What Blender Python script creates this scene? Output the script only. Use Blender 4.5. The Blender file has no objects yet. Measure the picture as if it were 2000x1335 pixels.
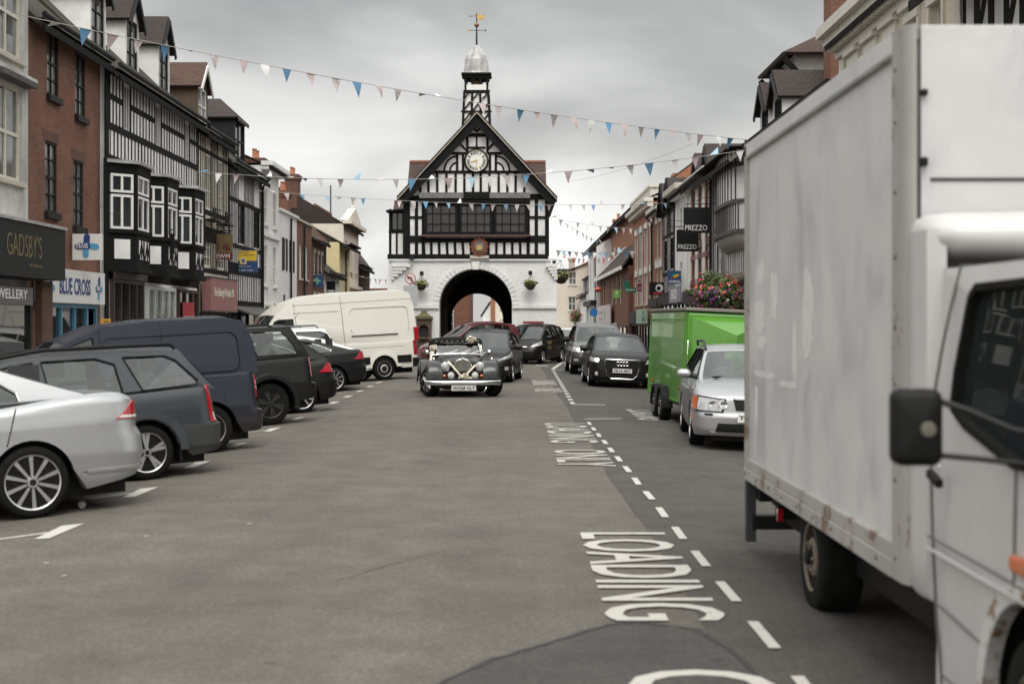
import bpy, math, random
from mathutils import Vector, Matrix
from mathutils.geometry import tessellate_polygon
R = math.radians
PI = math.pi
SC = bpy.context.scene
COL = SC.collection
random.seed(11)
F = 2778.0            # focal length in photograph pixels (50 mm on a 36 mm wide frame)
EYE = 1.7             # camera height
HOR = 630.0           # row of the horizon in the photograph

# ------------------------------------------------------------------ materials
def srgb(r, g, b):
    f = lambda c: (c / 255 / 12.92) if c <= 10 else ((c / 255 + .055) / 1.055) ** 2.4
    return (f(r), f(g), f(b))

_mats = {}
def nodes(name):
    m = bpy.data.materials.new(name)
    m.use_nodes = True
    nt = m.node_tree
    b = nt.nodes['Principled BSDF']
    _mats[name] = m
    return m, nt, b

def N(nt, t, **kw):
    n = nt.nodes.new(t)
    for k, v in kw.items():
        if hasattr(n, k) and k not in n.inputs:
            setattr(n, k, v)
        else:
            n.inputs[k].default_value = v
    return n

def ramp(nt, fac, stops):
    r = nt.nodes.new('ShaderNodeValToRGB')
    els = r.color_ramp.elements
    while len(els) < len(stops):
        els.new(.5)
    for e, (p, c) in zip(els, stops):
        e.position = p
        e.color = (*c, 1) if len(c) == 3 else c
    nt.links.new(fac, r.inputs[0])
    return r

def M(name, col, rough=.6, metal=0., var=0., scale=4., bump=0., bscale=60., coat=0., spec=.5, emit=0, dist=.01):
    """plain procedural material: object-space noise varies the colour, finer noise bumps it"""
    if name in _mats:
        return _mats[name]
    m, nt, b = nodes(name)
    L = nt.links.new
    b.inputs['Base Color'].default_value = (*col, 1)
    b.inputs['Roughness'].default_value = rough
    b.inputs['Metallic'].default_value = metal
    b.inputs['Specular IOR Level'].default_value = spec
    b.inputs['Coat Weight'].default_value = coat
    b.inputs['Coat Roughness'].default_value = .04
    if emit:
        b.inputs['Emission Color'].default_value = (*col, 1)
        b.inputs['Emission Strength'].default_value = emit
    if var or bump:
        tc = N(nt, 'ShaderNodeTexCoord')
    if var:
        n = N(nt, 'ShaderNodeTexNoise', Scale=scale, Detail=8.0, Roughness=.65)
        L(tc.outputs['Object'], n.inputs['Vector'])
        r = ramp(nt, n.outputs['Fac'], [(.3, tuple(c * (1 - var) for c in col)), (.7, tuple(min(1, c * (1 + var * .6)) for c in col))])
        L(r.outputs[0], b.inputs['Base Color'])
    if bump:
        n2 = N(nt, 'ShaderNodeTexNoise', Scale=bscale, Detail=4.0)
        L(tc.outputs['Object'], n2.inputs['Vector'])
        bp = N(nt, 'ShaderNodeBump', Strength=bump, Distance=dist)
        L(n2.outputs['Fac'], bp.inputs['Height'])
        L(bp.outputs[0], b.inputs['Normal'])
    return m

def M_brick(name, c1, c2, mortar, bw=.225, bh=.075, var=.3, bump=.6, mode='wall', rough=.85, moss=None, msize=.012, mossfrac=.5):
    """brick or tile courses; mode wall: (x+y, z)  roof_x: (x, z*1.35)  roof_y: (y, z*1.35)"""
    m, nt, b = nodes(name)
    L = nt.links.new
    tc = N(nt, 'ShaderNodeTexCoord')
    sp = N(nt, 'ShaderNodeSeparateXYZ')
    L(tc.outputs['Object'], sp.inputs[0])
    cb = N(nt, 'ShaderNodeCombineXYZ')
    if mode == 'wall':
        ad = N(nt, 'ShaderNodeMath', operation='ADD')
        L(sp.outputs[0], ad.inputs[0]); L(sp.outputs[1], ad.inputs[1])
        L(ad.outputs[0], cb.inputs[0]); L(sp.outputs[2], cb.inputs[1])
    else:
        L(sp.outputs[0 if mode == 'roof_x' else 1], cb.inputs[0])
        mu = N(nt, 'ShaderNodeMath', operation='MULTIPLY'); mu.inputs[1].default_value = 1.35
        L(sp.outputs[2], mu.inputs[0]); L(mu.outputs[0], cb.inputs[1])
    bt = N(nt, 'ShaderNodeTexBrick', Scale=1.0)
    bt.inputs['Color1'].default_value = (*c1, 1)
    bt.inputs['Color2'].default_value = (*c2, 1)
    bt.inputs['Mortar'].default_value = (*mortar, 1)
    bt.inputs['Mortar Size'].default_value = msize
    bt.inputs['Mortar Smooth'].default_value = .3
    bt.inputs['Brick Width'].default_value = bw
    bt.inputs['Row Height'].default_value = bh
    L(cb.outputs[0], bt.inputs['Vector'])
    n = N(nt, 'ShaderNodeTexNoise', Scale=.9, Detail=9.0, Roughness=.7)
    L(tc.outputs['Object'], n.inputs['Vector'])
    r = ramp(nt, n.outputs['Fac'], [(.3, (1 - var,) * 3), (.72, (1 + var * .4,) * 3)])
    mx = N(nt, 'ShaderNodeMix', data_type='RGBA', blend_type='MULTIPLY'); mx.inputs[0].default_value = 1
    L(bt.outputs['Color'], mx.inputs[6]); L(r.outputs[0], mx.inputs[7])
    out = mx.outputs[2]
    if moss:
        n3 = N(nt, 'ShaderNodeTexNoise', Scale=1.6, Detail=8.0, Roughness=.75)
        L(tc.outputs['Object'], n3.inputs['Vector'])
        r3 = ramp(nt, n3.outputs['Fac'], [(mossfrac - .08, (0, 0, 0)), (mossfrac + .08, (1, 1, 1))])
        m3 = N(nt, 'ShaderNodeMix', data_type='RGBA')
        L(r3.outputs[0], m3.inputs[0]); L(out, m3.inputs[6]); m3.inputs[7].default_value = (*moss, 1)
        out = m3.outputs[2]
    L(out, b.inputs['Base Color'])
    b.inputs['Roughness'].default_value = rough
    bp = N(nt, 'ShaderNodeBump', Strength=bump, Distance=.012)
    L(bt.outputs['Fac'], bp.inputs['Height']); bp.invert = True
    L(bp.outputs[0], b.inputs['Normal'])
    return m

def M_glass_car(name, tint, opac=.12, refl=.09, gain=.85):
    """thin pane: tinted see-through plus a mirror part that grows at grazing angles"""
    m, nt, b = nodes(name)
    L = nt.links.new
    nt.nodes.remove(b)
    out = [n for n in nt.nodes if n.type == 'OUTPUT_MATERIAL'][0]
    tr = N(nt, 'ShaderNodeBsdfTransparent'); tr.inputs[0].default_value = (*tint, 1)
    gl = N(nt, 'ShaderNodeBsdfGlossy'); gl.inputs['Roughness'].default_value = .02
    gl.inputs[0].default_value = (.95, .97, .97, 1)
    df = N(nt, 'ShaderNodeBsdfDiffuse'); df.inputs[0].default_value = (.03, .033, .033, 1)
    lw = N(nt, 'ShaderNodeLayerWeight', Blend=.5)
    pw = N(nt, 'ShaderNodeMath', operation='POWER'); pw.inputs[1].default_value = 4.5; L(lw.outputs['Facing'], pw.inputs[0])
    ad = N(nt, 'ShaderNodeMath', operation='MULTIPLY_ADD', use_clamp=True); ad.inputs[1].default_value = gain; ad.inputs[2].default_value = refl
    L(pw.outputs[0], ad.inputs[0])
    m0 = N(nt, 'ShaderNodeMixShader'); m0.inputs[0].default_value = opac
    L(tr.outputs[0], m0.inputs[1]); L(df.outputs[0], m0.inputs[2])
    mx = N(nt, 'ShaderNodeMixShader')
    L(ad.outputs[0], mx.inputs[0]); L(m0.outputs[0], mx.inputs[1]); L(gl.outputs[0], mx.inputs[2])
    L(mx.outputs[0], out.inputs[0])
    return m

def M_paint(name, col, metal=.0, rough=.35, dirt=.0, dirtcol=(.12, .10, .08), coat=1.0, spec=.5):
    """car paint under clear coat; road film lies on the lowest panels of the body"""
    if name in _mats:
        return _mats[name]
    m, nt, b = nodes(name)
    L = nt.links.new
    tc = N(nt, 'ShaderNodeTexCoord')
    b.inputs['Metallic'].default_value = metal; b.inputs['Specular IOR Level'].default_value = spec
    b.inputs['Coat Weight'].default_value = coat
    b.inputs['Coat Roughness'].default_value = .03
    n = N(nt, 'ShaderNodeTexNoise', Scale=2.2, Detail=9.0, Roughness=.7)
    L(tc.outputs['Object'], n.inputs['Vector'])
    sp = N(nt, 'ShaderNodeSeparateXYZ'); L(tc.outputs['Object'], sp.inputs[0])
    mr = N(nt, 'ShaderNodeMapRange'); mr.inputs[1].default_value = .15; mr.inputs[2].default_value = .75
    mr.inputs[3].default_value = 1; mr.inputs[4].default_value = 0
    L(sp.outputs[2], mr.inputs[0])
    mu = N(nt, 'ShaderNodeMath', operation='MULTIPLY'); L(n.outputs['Fac'], mu.inputs[0]); L(mr.outputs[0], mu.inputs[1])
    mu2 = N(nt, 'ShaderNodeMath', operation='MULTIPLY', use_clamp=True); mu2.inputs[1].default_value = dirt * 2
    L(mu.outputs[0], mu2.inputs[0])
    mx = N(nt, 'ShaderNodeMix', data_type='RGBA')
    L(mu2.outputs[0], mx.inputs[0]); mx.inputs[6].default_value = (*col, 1); mx.inputs[7].default_value = (*dirtcol, 1)
    L(mx.outputs[2], b.inputs['Base Color'])
    r = ramp(nt, n.outputs['Fac'], [(.3, (rough * .85,) * 3), (.7, (min(1, rough * 1.25),) * 3)])
    L(r.outputs[0], b.inputs['Roughness'])
    return m

# ------------------------------------------------------------------ mesh builder
class MB:
    def __init__(s):
        s.v = []; s.f = []; s.fm = []; s.mats = []
    def mi(s, mat):
        if mat not in s.mats:
            s.mats.append(mat)
        return s.mats.index(mat)
    def add(s, vs, fs, mat):
        o = len(s.v); k = s.mi(mat)
        s.v.extend([tuple(p) for p in vs])
        for f in fs:
            s.f.append([i + o for i in f]); s.fm.append(k)
        return s
    def box(s, x0, x1, y0, y1, z0, z1, mat):
        if x0 > x1: x0, x1 = x1, x0
        if y0 > y1: y0, y1 = y1, y0
        if z0 > z1: z0, z1 = z1, z0
        vs = [(x0, y0, z0), (x1, y0, z0), (x1, y1, z0), (x0, y1, z0), (x0, y0, z1), (x1, y0, z1), (x1, y1, z1), (x0, y1, z1)]
        return s.add(vs, [(0, 3, 2, 1), (4, 5, 6, 7), (0, 1, 5, 4), (1, 2, 6, 5), (2, 3, 7, 6), (3, 0, 4, 7)], mat)
    def bar(s, p, q, w, h, mat, up=(0, 0, 1)):
        """beam from p to q, w across and h along up"""
        p = Vector(p); q = Vector(q); d = (q - p).normalized()
        up = Vector(up)
        sd = d.cross(up)
        if sd.length < 1e-5:
            sd = d.cross(Vector((1, 0, 0)))
        sd.normalize(); u = sd.cross(d).normalized()
        a = sd * w / 2; b = u * h / 2
        vs = [p - a - b, p + a - b, p + a + b, p - a + b, q - a - b, q + a - b, q + a + b, q - a + b]
        return s.add(vs, [(0, 3, 2, 1), (4, 5, 6, 7), (0, 1, 5, 4), (1, 2, 6, 5), (2, 3, 7, 6), (3, 0, 4, 7)], mat)
    def tube(s, pts, r, mat, n=8, cap=True):
        pts = [Vector(p) for p in pts]
        rs = r if isinstance(r, (list, tuple)) else [r] * len(pts)
        o = []; ref = None
        for i, p in enumerate(pts):
            d = (pts[min(i + 1, len(pts) - 1)] - pts[max(i - 1, 0)]).normalized()
            if ref is None:
                ref = d.cross(Vector((0, 0, 1)))
                if ref.length < 1e-3: ref = d.cross(Vector((1, 0, 0)))
            a = (ref - d * ref.dot(d)).normalized(); ref = a
            b = d.cross(a)
            o += [p + (a * math.cos(2 * PI * k / n) + b * math.sin(2 * PI * k / n)) * rs[i] for k in range(n)]
        fs = []
        for i in range(len(pts) - 1):
            for k in range(n):
                k2 = (k + 1) % n
                fs.append((i * n + k, i * n + k2, (i + 1) * n + k2, (i + 1) * n + k))
        if cap:
            fs.append(tuple(range(n - 1, -1, -1))); fs.append(tuple((len(pts) - 1) * n + k for k in range(n)))
        return s.add(o, fs, mat)
    def lathe(s, prof, mat, origin=(0, 0, 0), axis='z', n=24, arc=None):
        """prof: list of (radius, height along axis)"""
        o = Vector(origin); vs = []
        for r, h in prof:
            for k in range(n):
                a = 2 * PI * k / n; c, d = r * math.cos(a), r * math.sin(a)
                p = {'z': (c, d, h), 'y': (d, h, c), 'x': (h, c, d)}[axis]
                vs.append(o + Vector(p))
        fs = []
        for i in range(len(prof) - 1):
            for k in range(n):
                k2 = (k + 1) % n
                fs.append((i * n + k, i * n + k2, (i + 1) * n + k2, (i + 1) * n + k))
        if prof[0][0] > 1e-6: fs.append(tuple(range(n - 1, -1, -1)))
        if prof[-1][0] > 1e-6: fs.append(tuple((len(prof) - 1) * n + k for k in range(n)))
        return s.add(vs, fs, mat)
    def panel(s, outer, holes, fn, mat, edge=None):
        """flat or mapped plate with holes; fn(u, v, d): d=0 front, d=1 back"""
        polys = [outer] + list(holes)
        flat = [p for pl in polys for p in pl]
        tris = tessellate_polygon([[Vector((a, b, 0)) for a, b in pl] for pl in polys])
        n = len(flat)
        vs = [fn(a, b, 0) for a, b in flat] + [fn(a, b, 1) for a, b in flat]
        fs = []
        for t in tris:
            a, b, c = [flat[i] for i in t]
            ar = (b[0] - a[0]) * (c[1] - a[1]) - (b[1] - a[1]) * (c[0] - a[0])
            t = tuple(t) if ar > 0 else tuple(reversed(t))
            fs.append(t); fs.append(tuple(i + n for i in reversed(t)))
        s.add(vs, fs, mat)
        ef = []; o = 0
        for pl in polys:
            m = len(pl)
            for k in range(m):
                a, b = o + k, o + (k + 1) % m
                ef.append((a, b, b + n, a + n))
            o += m
        return s.add(vs, ef, edge or mat)
    def grid(s, P, mat, flip=False):
        n = len(P); m = len(P[0])
        vs = [p for row in P for p in row]; fs = []
        for i in range(n - 1):
            for j in range(m - 1):
                q = (i * m + j, i * m + j + 1, (i + 1) * m + j + 1, (i + 1) * m + j)
                fs.append(tuple(reversed(q)) if flip else q)
        return s.add(vs, fs, mat)
    def slab(s, quad, t, mat):
        """thick plate on four corners, thickness t along the plate's normal, downwards"""
        q = [Vector(p) for p in quad]
        nrm = (q[1] - q[0]).cross(q[3] - q[0]).normalized() * t
        vs = q + [p - nrm for p in q]
        return s.add(vs, [(0, 1, 2, 3), (7, 6, 5, 4), (0, 4, 5, 1), (1, 5, 6, 2), (2, 6, 7, 3), (3, 7, 4, 0)], mat)
    def text(s, body, mat, fn, w, h, depth=.006, bold=.0, italic=0):
        """lettering fitted to w x h; fn(u, v, d) places it (u across, v up, d out of the face)"""
        vs, fs = text_geo(body, bold, italic)
        us = [p[0] for p in vs]; ws = [p[1] for p in vs]
        u0, u1, v0, v1 = min(us), max(us), min(ws), max(ws)
        zz = max(p[2] for p in vs)
        o = [fn((p[0] - u0) / (u1 - u0) * w, (p[1] - v0) / (v1 - v0) * h, depth if p[2] > zz * .5 else 0) for p in vs]
        return s.add(o, fs, mat)
    def build(s, name, parent=None, smooth=None, bevel=0, origin=None, merge=False, loc=None, bseg=2):
        me = bpy.data.meshes.new(name)
        vs = s.v
        if origin is not None:
            vs = [(p[0] - origin[0], p[1] - origin[1], p[2] - origin[2]) for p in vs]
        me.from_pydata(vs, [], s.f)
        for m in s.mats: me.materials.append(m)
        me.polygons.foreach_set('material_index', s.fm)
        me.validate()
        if merge:
            import bmesh
            bm = bmesh.new(); bm.from_mesh(me)
            bmesh.ops.remove_doubles(bm, verts=bm.verts, dist=2e-4)
            bmesh.ops.dissolve_degenerate(bm, edges=bm.edges, dist=1e-4)
            bmesh.ops.recalc_face_normals(bm, faces=bm.faces)
            bm.to_mesh(me); bm.free()
        if smooth is not None:
            me.polygons.foreach_set('use_smooth', [True] * len(me.polygons))
            me.set_sharp_from_angle(angle=R(smooth))
        me.update()
        o = bpy.data.objects.new(name, me)
        COL.objects.link(o)
        if parent is not None:
            o.parent = parent
        if loc is not None:
            o.location = loc
        if bevel:
            bv = o.modifiers.new('bevel', 'BEVEL'); bv.width = bevel; bv.segments = bseg; bv.limit_method = 'ANGLE'; bv.angle_limit = R(40)
        return o

_txt = {}
def text_geo(body, bold=0., italic=0):
    k = (body, bold, italic)
    if k not in _txt:
        cu = bpy.data.curves.new('t', 'FONT'); cu.body = body; cu.extrude = .05; cu.resolution_u = 3
        cu.offset = bold; cu.shear = italic
        ob = bpy.data.objects.new('t', cu)
        me = bpy.data.meshes.new_from_object(ob)
        _txt[k] = ([tuple(v.co) for v in me.vertices], [tuple(p.vertices) for p in me.polygons])
        bpy.data.objects.remove(ob); bpy.data.meshes.remove(me); bpy.data.curves.remove(cu)
    return _txt[k]

def tag(o, label=None, cat=None, group=None, kind=None):
    if label: o['label'] = label
    if cat: o['category'] = cat
    if group: o['group'] = group
    if kind: o['kind'] = kind
    return o

def thing(name, label, cat, loc=(0, 0, 0), rz=0, group=None, mat=None):
    o = bpy.data.objects.new(name, None)
    o.empty_display_size = .3
    COL.objects.link(o)
    if mat is not None:
        o.matrix_world = mat
        o.location = mat.to_translation(); o.rotation_euler = mat.to_euler()
    else:
        o.location = loc; o.rotation_euler = (0, 0, rz)
    return tag(o, label, cat, group)

def rect(x0, x1, z0, z1):
    return [(x0, z0), (x1, z0), (x1, z1), (x0, z1)]
def circ(cx, cz, r, n=24, rz=None, a0=0, a1=2 * PI):
    return [(cx + r * math.cos(a0 + (a1 - a0) * k / n), cz + (rz or r) * math.sin(a0 + (a1 - a0) * k / n)) for k in range(n + (0 if a1 - a0 > 6.28 else 1))]
def rrect(x0, x1, z0, z1, r, n=4):
    o = []
    for cx, cz, a in ((x1 - r, z1 - r, 0), (x0 + r, z1 - r, 90), (x0 + r, z0 + r, 180), (x1 - r, z0 + r, 270)):
        o += [(cx + r * math.cos(R(a + 90 * k / n)), cz + r * math.sin(R(a + 90 * k / n))) for k in range(n + 1)]
    return o
def wallfn(y, t=.02):
    """front face at local y (facing -y), thickness t backwards"""
    return lambda u, v, d: (u, y + d * t, v)
def lerp(a, b, t): return a + (b - a) * t
def poly(pts, x):
    """piecewise linear lookup, pts sorted by first"""
    if x <= pts[0][0]: return pts[0][1]
    for (a, b), (c, d) in zip(pts, pts[1:]):
        if x <= c: return lerp(b, d, (x - a) / (c - a)) if c > a else d
    return pts[-1][1]
def smoothpoly(pts, x):
    """smooth lookup (monotone-ish cubic)"""
    n = len(pts)
    if x <= pts[0][0]: return pts[0][1]
    if x >= pts[-1][0]: return pts[-1][1]
    for i in range(n - 1):
        if x <= pts[i + 1][0]:
            x0, y0 = pts[i]; x1, y1 = pts[i + 1]; h = x1 - x0
            m = lambda k: 0 if k in (0, n - 1) and False else ((pts[min(k + 1, n - 1)][1] - pts[max(k - 1, 0)][1]) / max(1e-6, pts[min(k + 1, n - 1)][0] - pts[max(k - 1, 0)][0]))
            t = (x - x0) / h
            return (2 * t ** 3 - 3 * t ** 2 + 1) * y0 + (t ** 3 - 2 * t ** 2 + t) * h * m(i) + (-2 * t ** 3 + 3 * t ** 2) * y1 + (t ** 3 - t ** 2) * h * m(i + 1)

def gz(X):
    """height of the road or pavement surface at X: the crown falls to both kerbs"""
    if X < -8.6: return -.19
    if X < -3.4: return -.06 * (-3.4 - X)
    if X < 1.5: return 0.
    if X < 4.6: return -.04 * (X - 1.5)
    return 0.
def ground_point(px, py):
    Y = 20.
    for _ in range(12):
        X = (px - 1000) * Y / F
        Y = (EYE - gz(X)) * F / (py - HOR)
    return Vector(((px - 1000) * Y / F, Y, gz((px - 1000) * Y / F)))
# ------------------------------------------------------------------ world, sun, camera
def make_world():
    w = bpy.data.worlds.new('World'); SC.world = w
    w.use_nodes = True
    nt = w.node_tree; L = nt.links.new
    bg = nt.nodes['Background']
    sky = N(nt, 'ShaderNodeTexSky', sky_type='NISHITA'); sky.sun_disc = False
    sky.sun_elevation = R(57); sky.sun_rotation = R(184); sky.air_density = 1.5; sky.dust_density = 4
    bg.inputs['Strength'].default_value = .07
    L(sky.outputs[0], bg.inputs['Color'])
    # closed cloud deck over the clear sky
    tc = N(nt, 'ShaderNodeTexCoord')
    sp = N(nt, 'ShaderNodeSeparateXYZ'); L(tc.outputs['Generated'], sp.inputs[0])
    # project the view direction on a flat cloud layer
    mz = N(nt, 'ShaderNodeMath', operation='MAXIMUM'); L(sp.outputs[2], mz.inputs[0]); mz.inputs[1].default_value = .0
    az = N(nt, 'ShaderNodeMath', operation='ADD'); L(mz.outputs[0], az.inputs[0]); az.inputs[1].default_value = .42
    dx = N(nt, 'ShaderNodeMath', operation='DIVIDE'); L(sp.outputs[0], dx.inputs[0]); L(az.outputs[0], dx.inputs[1])
    dy = N(nt, 'ShaderNodeMath', operation='DIVIDE'); L(sp.outputs[1], dy.inputs[0]); L(az.outputs[0], dy.inputs[1])
    cb = N(nt, 'ShaderNodeCombineXYZ'); L(dx.outputs[0], cb.inputs[0]); L(dy.outputs[0], cb.inputs[1])
    n1 = N(nt, 'ShaderNodeTexNoise', Scale=2.3, Detail=8.0, Roughness=.46, Distortion=.4)
    L(cb.outputs[0], n1.inputs['Vector'])
    r1 = ramp(nt, n1.outputs['Fac'], [(.34, (.40, .40, .398)), (.47, (.57, .57, .562)), (.60, (.82, .82, .805))])
    # overcast deck: lighter where it thins towards the horizon ahead, bright overhead and behind
    r2 = ramp(nt, sp.outputs[2], [(.0, (1.14, 1.14, 1.13)), (.08, (1.06, 1.06, 1.055)), (.15, (.74, .74, .742)), (.23, (.58, .58, .582)), (.34, (.62, .62, .62)), (.5, (1.15, 1.15, 1.15)), (.8, (1.7, 1.7, 1.7))])
    r3 = ramp(nt, sp.outputs[1], [(.0, (1.9, 1.88, 1.84)), (.5, (1.45, 1.45, 1.44)), (.85, (1, 1, 1))])
    mr = N(nt, 'ShaderNodeMapRange'); mr.inputs[1].default_value = -1; mr.inputs[2].default_value = 1
    L(sp.outputs[1], mr.inputs[0]); L(mr.outputs[0], r3.inputs[0])
    m1 = N(nt, 'ShaderNodeMix', data_type='RGBA', blend_type='MULTIPLY'); m1.inputs[0].default_value = 1
    L(r1.outputs[0], m1.inputs[6]); L(r2.outputs[0], m1.inputs[7])
    m2 = N(nt, 'ShaderNodeMix', data_type='RGBA', blend_type='MULTIPLY'); m2.inputs[0].default_value = 1
    L(m1.outputs[2], m2.inputs[6]); L(r3.outputs[0], m2.inputs[7])
    b2 = N(nt, 'ShaderNodeBackground', Strength=SKY_STRENGTH)
    L(m2.outputs[2], b2.inputs['Color'])
    mx = N(nt, 'ShaderNodeMixShader'); mx.inputs[0].default_value = .92
    L(bg.outputs[0], mx.inputs[1]); L(b2.outputs[0], mx.inputs[2])
    out = [n for n in nt.nodes if n.type == 'OUTPUT_WORLD'][0]
    L(mx.outputs[0], out.inputs[0])

SKY_STRENGTH = .86
make_world()
sl = bpy.data.lights.new('sun', 'SUN'); sl.energy = 1.15; sl.angle = R(28); sl.color = (1, .965, .92)
so = bpy.data.objects.new('sun', sl); COL.objects.link(so)
so.rotation_euler = (R(33), 0, R(4))     # high, behind the camera
so.location = (-10, -20, 30)

cam = bpy.data.cameras.new('camera'); co = bpy.data.objects.new('camera', cam); COL.objects.link(co)
co.location = (0, 0, EYE); co.rotation_euler = (R(90), 0, 0)
cam.sensor_width = 36; cam.lens = 50.0
cam.shift_y = -(667.5 - HOR) / 2000
cam.clip_end = 3000; cam.clip_start = .1
cam.dof.use_dof = True; cam.dof.focus_distance = 34; cam.dof.aperture_fstop = 2.2; cam.dof.aperture_blades = 9
SC.camera = co
SC.view_settings.view_transform = 'Standard'; SC.view_settings.look = 'None'
SC.view_settings.exposure = EXPOSURE = 0.68
SC.view_settings.gamma = 1
SC.cycles.transparent_max_bounces = 16
SC.cycles.max_bounces = 8

# ------------------------------------------------------------------ ground, road, pavements
def M_asphalt(name, c, cd, big=.25, stain=.35):
    m, nt, b = nodes(name); L = nt.links.new
    tc = N(nt, 'ShaderNodeTexCoord')
    n1 = N(nt, 'ShaderNodeTexNoise', Scale=big, Detail=10.0, Roughness=.6); L(tc.outputs['Object'], n1.inputs['Vector'])
    n2 = N(nt, 'ShaderNodeTexVoronoi', Scale=75.0); L(tc.outputs['Object'], n2.inputs['Vector'])
    n3 = N(nt, 'ShaderNodeTexNoise', Scale=26.0, Detail=7.0, Roughness=.85); L(tc.outputs['Object'], n3.inputs['Vector'])
    # tyre-worn streaks run along the street
    mp = N(nt, 'ShaderNodeMapping'); mp.inputs['Scale'].default_value = (1.1, .06, 1)
    L(tc.outputs['Object'], mp.inputs[0])
    n4 = N(nt, 'ShaderNodeTexNoise', Scale=1.2, Detail=6.0, Roughness=.6); L(mp.outputs[0], n4.inputs['Vector'])
    base = ramp(nt, n1.outputs['Fac'], [(.3, cd), (.62, c)])
    def mul(a, fac, lo, hi, p0=.3, p1=.7):
        r = ramp(nt, fac, [(p0, (lo,) * 3), (p1, (hi,) * 3)])
        mx = N(nt, 'ShaderNodeMix', data_type='RGBA', blend_type='MULTIPLY'); mx.inputs[0].default_value = 1
        L(a, mx.inputs[6]); L(r.outputs[0], mx.inputs[7]); return mx.outputs[2]
    col = mul(base.outputs[0], n4.outputs['Fac'], .86, 1.1)
    col = mul(col, n3.outputs['Fac'], .52, 1.5)
    col = mul(col, n2.outputs['Distance'], 1.5, .86, .02, .55)
    # odd blots: oil and old gum
    v = N(nt, 'ShaderNodeTexVoronoi', Scale=1.3); L(tc.outputs['Object'], v.inputs['Vector'])
    col = mul(col, v.outputs['Distance'], 1 - stain, 1, .03, .075)
    n5 = N(nt, 'ShaderNodeTexNoise', Scale=1.7, Detail=12.0, Roughness=.75); L(tc.outputs['Object'], n5.inputs['Vector'])
    col = mul(col, n5.outputs['Fac'], .76, 1.10, .35, .6)
    L(col, b.inputs['Base Color'])
    b.inputs['Roughness'].default_value = .82; b.inputs['Specular IOR Level'].default_value = .4
    bp = N(nt, 'ShaderNodeBump', Strength=.55, Distance=.006)
    L(n2.outputs['Distance'], bp.inputs['Height']); L(bp.outputs[0], b.inputs['Normal'])
    return m

ASPH = M_asphalt('asphalt_pale', (.117, .1055, .089), (.092, .083, .070))
ASPH2 = M_asphalt('asphalt_bay', (.070, .064, .055), (.055, .050, .044))
ASPH3 = M_asphalt('asphalt_patch', (.060, .057, .051), (.047, .044, .040))
SEAL = M('bitumen_joint', (.018, .017, .016), .5, var=.3, scale=8)
EARTH = M('earth', (.09, .085, .07), .95, var=.3, scale=.3)

def strip(name, pts, Y0, Y1, mat, dz=0, kind='structure', ys=None):
    """sheet along the street following the crossfall; pts = X positions"""
    mb = MB()
    ys = ys or [Y0 + (Y1 - Y0) * k / 24 for k in range(25)]
    mb.grid([[(x, y, gz(x) + dz) for x in pts] for y in ys], mat)
    o = mb.build(name); return tag(o, kind=kind)

strip('road', [-8.6001 + .0002] + [-8.0, -7, -6, -5, -4.2, -3.4, -2, -1, 0, 1, 1.5, 2.5, 3.5, 4.5], -12, 260, ASPH)
# darker strip of the loading bays, its edge wandering
mb = MB(); ed = []
for k in range(140):
    y = -6 + k * .75
    ed.append((1.09 + .02 * math.sin(y * .7) + .008 * math.sin(y * 2.3), y))
mb.grid([[(x, y, gz(x) + .004) for x in (e, 1.35, 1.5, 2.2, 3.2, 4.5)] for e, y in ed], ASPH2)
tag(mb.build('loading_bay_surface'), kind='structure')
def flat(name, poly_, mat, dz):
    mb = MB()
    mb.panel(poly_, [], lambda u, v, d: (u, v, gz(u) + dz - d * .003), mat)
    return tag(mb.build(name), kind='structure')
patch = [(-2.6, -2), (-1.9, 3.5), (-1.1, 5.6), (-.62, 6.28), (-.40, 6.55), (-.13, 7.12), (.13, 7.44), (.40, 7.80), (.55, 7.98), (.72, 8.04), (1.02, 7.86), (1.16, 7.2), (1.2, 6.3), (1.24, -2)]
flat('asphalt_patch', patch, ASPH3, .008)
# tarred joint round the patch: a thin wandering ribbon
def ribbon(name, pts, w, mat, dz):
    mb = MB(); P = []
    pts = [Vector((a, b)) for a, b in pts]; dense = []
    for a, b in zip(pts, pts[1:]):
        for k in range(6): dense.append(a.lerp(b, k / 6) + Vector((random.uniform(-1, 1), random.uniform(-1, 1))) * .012)
    dense.append(pts[-1])
    for i, p in enumerate(dense):
        t = (dense[min(i + 1, len(dense) - 1)] - dense[max(0, i - 1)]).normalized(); n = Vector((-t.y, t.x))
        ww = w * random.uniform(.4, 1.2)
        a, b = p + n * ww / 2, p - n * ww / 2
        P.append([(a.x, a.y, gz(a.x) + dz), (b.x, b.y, gz(b.x) + dz)])
    mb.grid(P, mat, flip=True)
    return tag(mb.build(name), kind='structure')
ribbon('tarred_joint', patch[1:13], .035, SEAL, .0115)
ribbon('tarred_joint', [(-1.15, 9.4), (-.8, 10.1), (-.5, 10.6)], .008, SEAL, .0035)

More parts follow.
